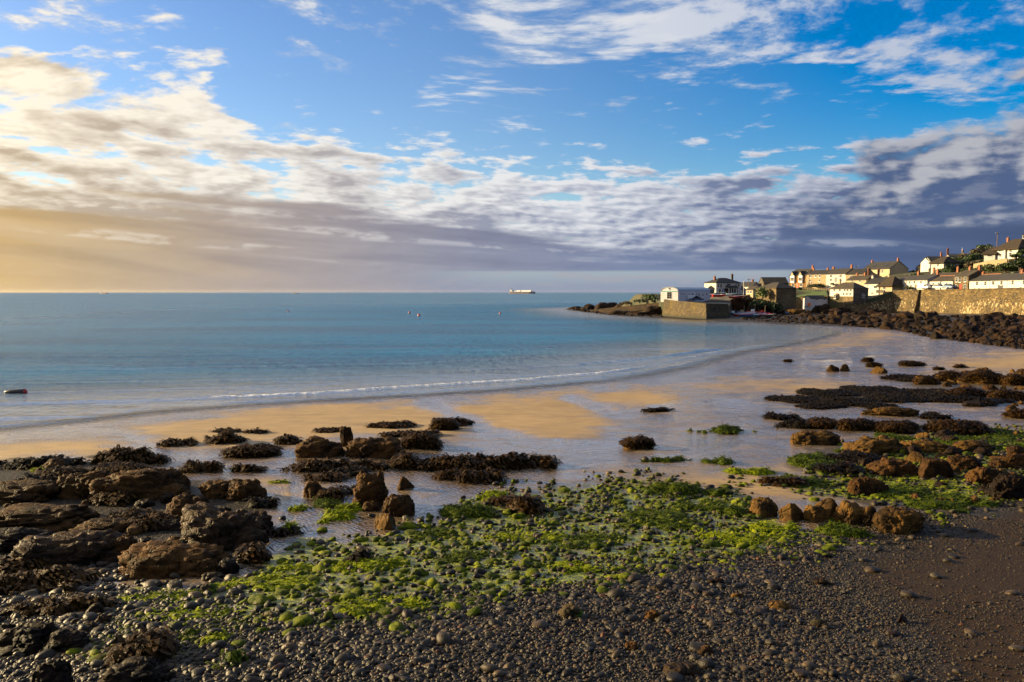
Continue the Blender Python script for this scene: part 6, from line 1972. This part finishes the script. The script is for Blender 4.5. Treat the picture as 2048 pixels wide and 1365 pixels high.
def boulders(poly, n, smin, smax, label, group, seed, name, meshes=None, lift=0.0, cat='boulder'):
    BM_ = meshes or BM
    rs_ = np.random.RandomState(seed)
    cand = sorted(polyr(poly, n, rs_), key=lambda q: q[1])
    for q in gpt(*np.array(cand).T):
        s_ = q[1] / FPX
        w = s_ * (smin + (smax - smin) * rs_.beta(1.2, 3.0))
        o = bpy.data.objects.new(name, BM_[rs_.randint(len(BM_))])
        o.location = (q[0], q[1], q[2] - 0.05 * w + lift)
        o.scale = (w / 2, w / 2 * rs_.uniform(0.7, 1.2), w * rs_.uniform(0.30, 0.55))
        o.rotation_euler = (rs_.uniform(-.25, .25), rs_.uniform(-.25, .25), rs_.uniform(0, 6.28))
        tag(link(o), label, cat, group)
boulders(FIELD, 235, 13, 44, 'dark brown boulder in the heap below the stone sea wall', 'boulders below the sea wall', 5, 'boulder')
boulders([(1580, 628), (1640, 618), (1735, 622), (1740, 645), (1640, 646)], 40, 12, 34, 'dark boulder on the shore below the boat store', 'boulders below the boat store', 6, 'boulder')

RM = {}
for k, mt in enumerate(['rock_ochre', 'rock_brown', 'rock_dark', 'rock_brown', 'rock_ochre', 'rock_dark']):
    v_, f_ = rock_shape(4, 960 + k, 'lump' if k % 2 else 'block', 22)
    RM.setdefault(mt, []).append(mesh_np('reef_rock', v_, f_, M[mt]))
allr = RM['rock_ochre'] + RM['rock_brown'] + RM['rock_dark']
boulders([(1640, 905), (1760, 885), (2044, 850), (2044, 1000), (1870, 1020), (1760, 985)], 46, 18, 60, 'low brown reef rock among green growth near the right edge', 'reef rocks at the right edge', 61, 'reef_rock', allr, cat='rock')
boulders([(1810, 758), (1940, 742), (2044, 745), (2044, 832), (1960, 815), (1860, 790)], 36, 14, 42, 'small brown reef rock on the far right sand behind the stream', 'reef rocks behind the right-hand stream', 62, 'reef_rock', RM['rock_ochre'] + RM['rock_brown'], cat='rock')
boulders([(0, 940), (200, 930), (330, 970), (420, 1000), (520, 1080), (440, 1135), (200, 1140), (0, 1140)], 78, 18, 64, 'small dark rock wedged between the ridges of the left outcrop', 'small rocks of the left outcrop', 63, 'reef_rock', RM['rock_brown'] + RM['rock_dark'], cat='rock')
boulders([(0, 1200), (220, 1200), (330, 1290), (300, 1362), (0, 1362)], 16, 24, 60, 'small dark rock among the cobbles of the bottom left corner', 'small rocks in the bottom left corner', 64, 'reef_rock', RM['rock_dark'], cat='rock')

# loose smaller rocks filling the gaps of the heap: too many to count
def rock_litter(name, label, polys, n, smin, smax, seed):
    rs_ = np.random.RandomState(seed)
    P_, F_, base = [], [], 0
    bv = [(rock_shape(2, 1900 + k, 'block', 8)[0]) for k in range(5)]
    fcs = ICO[2][1]
    Q = gpt(*np.array(polyr(polys, n, rs_)).T)
    for q in Q:
        w = q[1] / FPX * (smin + (smax - smin) * rs_.beta(1.2, 3))
        v_ = bv[rs_.randint(5)] * np.array([w / 2, w / 2 * rs_.uniform(.7, 1.2), w * rs_.uniform(.25, .5)])
        a = rs_.uniform(0, 6.28)
        c, s__ = math.cos(a), math.sin(a)
        v_ = np.column_stack([v_[:, 0] * c - v_[:, 1] * s__, v_[:, 0] * s__ + v_[:, 1] * c, v_[:, 2]]) + q
        P_.append(v_)
        F_.append(fcs + base)
        base += len(v_)
    o = obj(name, mesh_np(name, np.concatenate(P_), np.concatenate(F_), M['boulder_dark']))
    tag(o, label, 'rubble', kind='stuff')
rock_litter('rubble', 'loose dark rubble filling the heap below the sea wall', FIELD, 1500, 5, 17, 41)
rock_litter('shore_rubble', 'loose dark rubble along the shore from the pier to the boat store', [(1470, 638), (1560, 626), (1640, 622), (1740, 624), (1700, 652), (1600, 648), (1540, 645)], 700, 3, 11, 42)
rock_litter('headland_rubble', 'loose dark rubble on the headland left of the pier', HEADL, 700, 3, 12, 43)
# headland rocks: a low broken ridge running out to sea
for i, (px, py, w, h_, dp, lab) in enumerate([
    (1150, 619, 32, 7, 430, 'outermost low rock at the tip of the headland'),
    (1180, 620, 40, 13, 415, 'dark rock hump second from the headland tip'),
    (1214, 619, 52, 15, 405, 'broad dark hump in the middle of the headland rocks'),
    (1246, 617, 40, 14, 395, 'dark hump right of the broad one on the headland'),
    (1272, 615, 40, 14, 385, 'rock hump where the headland scrub begins'),
    (1300, 612, 50, 13, 370, 'rocky foot of the scrub mound on the headland'),
    (1240, 629, 60, 9, 330, 'low dark shelf before the headland humps'),
    (1285, 632, 70, 10, 315, 'rubble shelf left of the pier foot'),
    (1312, 625, 50, 14, 318, 'rock pile against the left end of the pier')]):
    ROCKN[0] += 1
    c = at_depth(px, py, dp)
    s_ = dp / FPX
    v_, f_ = rock_shape(4, 3000 + i, 'lump', 50)
    v_ = v_ * np.array([w * s_ / 2, w * s_ * 0.4, h_ * s_ + max(c[2], 0)])
    v_[:, 2] -= max(c[2], 0) + 0.2
    root = empty('headland_rock', tuple(c), 0.0)
    obj('stone_mass', mesh_np('stone_mass', v_, f_, M['boulder_dark']), root)
    tag(root, lab, 'rock', 'rocks of the headland')
# slipway: long pale ramp running down across the headland rocks
a, b = at_depth(1180, 622, 372), at_depth(1330, 606, 318)
root = empty('slipway', tuple(a))
d_ = b - a
L = math.hypot(d_[0], d_[1])
nn_ = np.array([d_[1], -d_[0]]) / L
vs = []
for t in np.linspace(0, 1, 12):
    q = d_ * t
    q[2] = d_[2] * t + 0.25
    for o_, z in ((1.8, -2.5), (1.5, 0.0), (-1.5, 0.0), (-1.8, -2.5)):
        vs.append((q[0] + nn_[0] * o_, q[1] + nn_[1] * o_, q[2] + z))
mb = MB().add(vs, [(i * 4 + k, i * 4 + k + 1, i * 4 + k + 5, i * 4 + k + 4) for i in range(11) for k in range(3)] + [(0, 1, 2, 3), (47, 46, 45, 44)])
mb.build('ramp', M['boulder_dark'], root)
tag(root, 'old stone slipway sloping down over the headland rocks into the sea', 'slipway')
# cliff rocks of the small harbour
for i, (px, py, w, h_, dp, lab) in enumerate([
    (1478, 616, 44, 24, 322, 'dark cliff at the back of the harbour under the red dinghies'),
    (1516, 626, 44, 30, 312, 'pale-streaked cliff below the stone warehouse, left part'),
    (1550, 628, 40, 30, 309, 'pale-streaked cliff below the stone warehouse, right part'),
    (1440, 609, 30, 10, 318, 'weathered outcrop between the pier and the dinghies'),
    (1645, 628, 44, 22, 306, 'dark rock mound in front of the boat store'),
    (1680, 634, 60, 22, 298, 'dark rock mound below the stone-based house'),
    (1595, 625, 40, 9, 300, 'ochre gravel spit lit by the sun beside the boat store')]):
    c = at_depth(px, py, dp)
    s_ = dp / FPX
    v_, f_ = rock_shape(4, 3300 + i, 'lump' if i % 2 else 'slate', 60)
    v_ = v_ * np.array([w * s_ / 2, w * s_ * 0.35, h_ * s_])
    v_[:, 2] -= 0.3
    root = empty('cliff_rock', tuple(c), 0.0)
    obj('stone_mass', mesh_np('stone_mass', v_, f_, M['rock_ochre' if i == 6 else 'boulder_dark']), root)
    tag(root, lab, 'rock', 'rocks of the harbour')

# ------------------------------------------------------------------ pebbles and cobbles
rs = np.random.RandomState(23)
PEB = []
for k in range(7):
    v_, f_ = ICO[2 if k else 3]
    p = v_ * np.array([1.0, rs.uniform(0.62, 0.9), rs.uniform(0.42, 0.68)])
    p *= (1 + (fbm3(v_ * 1.1 + k * 5, 60 + k, 2) - 0.5)[:, None] * 0.55)
    PEB.append(p)
SRC = bpy.data.collections.new("pebble_shapes")
for k, p in enumerate(PEB):
    o = bpy.data.objects.new("pebble_shape", mesh_np('pebble', p, ICO[2 if k else 3][1], M['pebble']))
    SRC.objects.link(o)
def tints(n, rs, base=None):
    t = np.array([(0.070, 0.068, 0.064), (0.105, 0.098, 0.088), (0.045, 0.044, 0.043), (0.15, 0.125, 0.095), (0.085, 0.062, 0.045), (0.21, 0.18, 0.145), (0.16, 0.075, 0.042)])
    w = np.array([0.30, 0.26, 0.18, 0.12, 0.08, 0.04, 0.02])
    c = t[rs.choice(len(t), n, p=w / w.sum())]
    return c * rs.uniform(0.6, 1.3, (n, 1)) * np.array([0.31, 0.24, 0.155])
def scatter(n, rr0, rr1, az0, az1, rs):
    """even over the ground between two distances"""
    a = np.radians(rs.uniform(az0, az1, n))
    r_ = np.sqrt(rs.uniform(rr0 ** 2, rr1 ** 2, n))
    return r_ * np.sin(a), r_ * np.cos(a)
allp = []
# small pebbles everywhere on the shingle
x, y = scatter(210000, 10.5, 34, -44, 44, rs)
z = ground(x, y)
px, py = project(x, y, z)
sdg = poly_sd(px, py, GRAVEL, 2.0)
gr = poly_sd(px, py, GRIT, 2.0)
gz_ = np.maximum(poly_sd(px, py, GREEN, 2.0), poly_sd(px, py, GREEN2, 2.0))
nn_ = fbm2(x / 1.8, y / 1.8, 91, 3)
prob = sstep(sdg + (nn_ - 0.5) * 150, -40, 60) * (1 - 0.72 * sstep(gr + (nn_ - 0.5) * 300, -90, 130))
size = 0.034 + 0.085 * rs.beta(1.3, 4.5, len(x)) * (0.55 + 0.9 * nn_)
size *= (1 - 0.62 * sstep(gr + (nn_ - 0.5) * 200, -260, 60)) * (0.45 + 1.1 * fbm2((x + 0.5 * y) / 5, (y - 0.3 * x) / 2.2, 333, 3))
size = np.where(rs.uniform(size=len(x)) < 0.025, size * 2.2, size)
k = (rs.uniform(size=len(x)) < prob * np.clip((0.05 / size) ** 0.6, 0, 1)) & (px > -260) & (px < 2308) & (py < 1480)
green = sstep(gz_[k] + (nn_[k] - 0.5) * 160, -30, 60) * 0.55 * rs.uniform(0.2, 1.0, k.sum())
allp.append((x[k], y[k], size[k], green))
# larger stones in the green cobble fields, thinning out over the sand
x, y = scatter(38000, 13, 60, -42, 42, rs)
z = ground(x, y)
px, py = project(x, y, z)
gz_ = np.maximum(poly_sd(px, py, GREEN, 2.0), poly_sd(px, py, GREEN2, 2.0) )
left = poly_sd(px, py, [(-300, 1110), (220, 1130), (480, 1150), (520, 1180), (330, 1290), (-300, 1300)], 2.0)
gz_ = np.maximum(gz_, left)
nn_ = fbm2(x / 1.5, y / 1.5, 191, 3)
prob = sstep(gz_ + (nn_ - 0.5) * 190, -25, 45)
size = 0.06 + 0.20 * rs.beta(1.2, 4.5, len(x))
k = (rs.uniform(size=len(x)) < prob * (0.07 / size) ** 0.35 * 0.97) & (px > -260) & (px < 2308)
green = np.where(left[k] > -10, 0.28, 0.62) * rs.uniform(0.35, 1.15, k.sum())
allp.append((x[k], y[k], size[k], green))
# big cobbles: kept aside, the largest 290 become things
x, y = scatter(2600, 13, 52, -38, 38, rs)
z = ground(x, y)
px, py = project(x, y, z)
gz_ = np.maximum(np.maximum(poly_sd(px, py, GREEN, 2.0), poly_sd(px, py, GREEN2, 2.0)), poly_sd(px, py, [(-50, 1110), (220, 1130), (480, 1150), (520, 1180), (330, 1290), (-50, 1300)], 2.0))
shg = poly_sd(px, py, GRAVEL, 2.0)
nn_ = fbm2(x / 2.5, y / 2.5, 291, 3)
okk = ((gz_ > -10) & (rs.uniform(size=len(x)) < 0.62)) | ((shg > 0) & (rs.uniform(size=len(x)) < 0.16)) | ((py > 700 + 0 * x) & (gz_ > -70) & (rs.uniform(size=len(x)) < 0.10))
okk &= (px > 4) & (px < 2044) & (py < 1362)
x, y, px, py, gz_ = x[okk], y[okk], px[okk], py[okk], gz_[okk]
size = np.where(gz_ > -10, 0.15 + 0.17 * rs.beta(1.3, 3.5, len(x)), 0.13 + 0.13 * rs.beta(1.5, 3, len(x)))
order = np.argsort(-size / y)[:290]
rest = np.setdiff1d(np.arange(len(x)), order)
allp.append((x[rest], y[rest], size[rest], np.where(gz_[rest] > -10, 0.6, 0.1) * rs.uniform(0.4, 1.1, len(rest))))
COB = [mesh_np('cobble', rock_shape(3, 700 + k, 'block' if k == 2 else 'lump', 10)[0] * 0.0 + PEBX, ICO[3][1], M['cobble'])
       for k, PEBX in enumerate([ICO[3][0] * np.array([1, 0.6 + 0.07 * j, 0.45 + 0.05 * (j % 3)]) * (1 + (fbm3(ICO[3][0] * 1.2 + 3 * j, 80 + j, 3) - 0.5)[:, None] * 0.6) for j in range(6)])]
LEFTC = [(-50, 1110), (220, 1130), (480, 1150), (520, 1180), (330, 1290), (-50, 1300)]
for q in order:
    o = bpy.data.objects.new('cobble', COB[rs.randint(6)])
    s_ = size[q]
    o.location = (x[q], y[q], float(ground(x[q], y[q])) + 0.10 * s_)
    o.scale = (s_, s_, s_ * rs.uniform(0.8, 1.15))
    o.rotation_euler = (rs.uniform(-.2, .2), rs.uniform(-.2, .2), rs.uniform(0, 6.28))
    t = tints(1, rs)[0]
    onleft = inside(np.array([px[q]]), np.array([py[q]]), LEFTC)[0]
    if gz_[q] > -10 and not onleft:
        gval, lab, grp = rs.uniform(0.45, 0.8), 'rounded cobble coated in green algae, lying with others on the wet sand', 'green cobbles on the wet sand'
    elif onleft:
        gval, lab, grp = rs.uniform(0.0, 0.35), 'smooth dark grey cobble at the foot of the left outcrop', 'grey cobbles below the left outcrop'
    else:
        gval, lab, grp = rs.uniform(0.0, 0.12), 'larger smooth cobble lying on the small grey pebbles', 'larger stones on the pebble beach'
    o.color = (*t, gval)
    tag(link(o), lab, 'cobble', grp)
# a few stones one can pick out by their look
for px_, py_, w, h_, lab, mt, st in [
    (1362, 1356, 72, 30, 'large pale flat stone at the bottom edge of the pebbles', 'rock_grey', 'lump'),
    (1142, 1240, 48, 32, 'squat mossy boulder sitting on the grey pebbles', 'rock_mossy', 'lump'),
    (1318, 1188, 52, 20, 'long dark wet slab lying on the pebbles', 'rock_dark', 'block'),
    (1432, 1172, 34, 16, 'dark rounded slab right of the long one', 'rock_dark', 'lump'),
    (1642, 1172, 34, 18, 'dark oval stone near the brown grit', 'rock_dark', 'lump'),
    (1478, 1200, 30, 16, 'orange-brown splinter of rock on the pebbles', 'rock_ochre', 'block'),
    (1560, 1222, 48, 22, 'ochre and dark rock cluster near the grit edge', 'rock_ochre', 'lump'),
    (1305, 1242, 30, 22, 'rough brown weed-stained stone on the pebbles', 'rock_brown', 'lump'),
    (1636, 1256, 36, 20, 'dull mossy stone on the edge of the grit', 'rock_mossy', 'lump'),
    (1805, 1248, 24, 18, 'small dark angular stone on the brown grit', 'rock_dark', 'block'),
    (1412, 1312, 34, 22, 'reddish-brown rounded stone near the bottom edge', 'rock_brown', 'lump'),
    (1262, 1302, 26, 18, 'small brown rounded stone left of the reddish one', 'rock_brown', 'lump'),
    (426, 1162, 46, 20, 'long smooth grey stone under the jointed outcrop', 'rock_grey', 'lump'),
    (208, 1248, 34, 22, 'pale grey rounded stone among the left cobbles', 'rock_grey', 'lump'),
    (180, 1262, 38, 20, 'dark smooth stone below the pale one at left', 'rock_dark', 'lump'),
    (415, 1190, 36, 26, 'green mossy stone below the long smooth grey stone', 'rock_mossy', 'lump'),
    (540, 1240, 30, 20, 'yellow-green square stone at the pebble edge', 'rock_mossy', 'block')]:
    rock(px_, py_, w, h_, lab, mt, st, 0.8, sub=4, lumps=14, name='beach_stone', cat='stone')

X = np.concatenate([a[0] for a in allp])
Y = np.concatenate([a[1] for a in allp])
SZ = np.concatenate([a[2] for a in allp])
GN = np.concatenate([a[3] for a in allp])
n = len(X)
Z = ground(X, Y) + SZ * rs.uniform(-0.05, 0.35, n)
me = bpy.data.meshes.new('pebbles')
me.vertices.add(n)
me.vertices.foreach_set('co', np.column_stack([X, Y, Z]).astype(np.float32).ravel())
def vattr(name, typ, arr, key):
    a = me.attributes.new(name, typ, 'POINT')
    a.data.foreach_set(key, np.ascontiguousarray(arr).ravel())
vattr('rot', 'FLOAT_VECTOR', np.column_stack([rs.uniform(-.35, .35, n), rs.uniform(-.35, .35, n), rs.uniform(0, 6.28, n)]).astype(np.float32), 'vector')
vattr('scl', 'FLOAT_VECTOR', (SZ[:, None] * np.column_stack([np.ones(n), np.ones(n), rs.uniform(0.8, 1.3, n)])).astype(np.float32), 'vector')
vattr('idx', 'INT', rs.randint(0, 7, n).astype(np.int32), 'value')
vattr('green', 'FLOAT', GN.astype(np.float32), 'value')
vattr('tint', 'FLOAT_COLOR', np.column_stack([tints(n, rs), np.ones(n)]).astype(np.float32), 'color')
peb = obj('pebbles', me)
tag(peb, 'small grey pebbles covering the near beach', 'pebbles', kind='stuff')
ng = bpy.data.node_groups.new('pebble_scatter', 'GeometryNodeTree')
ng.interface.new_socket('Geometry', in_out='INPUT', socket_type='NodeSocketGeometry')
ng.interface.new_socket('Geometry', in_out='OUTPUT', socket_type='NodeSocketGeometry')
gi, go = ng.nodes.new('NodeGroupInput'), ng.nodes.new('NodeGroupOutput')
m2p = ng.nodes.new('GeometryNodeMeshToPoints')
iop = ng.nodes.new('GeometryNodeInstanceOnPoints')
ci = ng.nodes.new('GeometryNodeCollectionInfo')
ci.inputs[0].default_value = SRC
ci.inputs['Separate Children'].default_value = True
ci.inputs['Reset Children'].default_value = True
def na(name, typ):
    nd = ng.nodes.new('GeometryNodeInputNamedAttribute')
    nd.data_type = typ
    nd.inputs[0].default_value = name
    return nd.outputs[0]
ng.links.new(gi.outputs[0], m2p.inputs[0])
ng.links.new(m2p.outputs[0], iop.inputs['Points'])
ng.links.new(ci.outputs[0], iop.inputs['Instance'])
iop.inputs['Pick Instance'].default_value = True
ng.links.new(na('idx', 'INT'), iop.inputs['Instance Index'])
ng.links.new(na('rot', 'FLOAT_VECTOR'), iop.inputs['Rotation'])
ng.links.new(na('scl', 'FLOAT_VECTOR'), iop.inputs['Scale'])
ng.links.new(iop.outputs[0], go.inputs[0])
md = peb.modifiers.new('scatter', 'NODES')
md.node_group = ng
print('pebbles', n)

# ------------------------------------------------------------------ sea haze: thin even air round the whole place
hz = bpy.data.materials.new('haze_air')
hz.use_nodes = True
hz.node_tree.nodes.clear()
hg = G(hz.node_tree)
pv = hg.node('ShaderNodeVolumePrincipled')
pv.inputs['Color'].default_value = (0.92, 0.90, 0.88, 1)
pv.inputs['Density'].default_value = 4.0e-6
pv.inputs['Anisotropy'].default_value = 0.6
ho = hg.node('ShaderNodeOutputMaterial')
hg.l.new(pv.outputs[0], ho.inputs['Volume'])
hb_ = MB().box(-32000, 32000, -32000, 32000, -5.6, 70).build('haze', hz)
tag(hb_, 'thin golden sea haze over the bay', 'haze', kind='stuff')
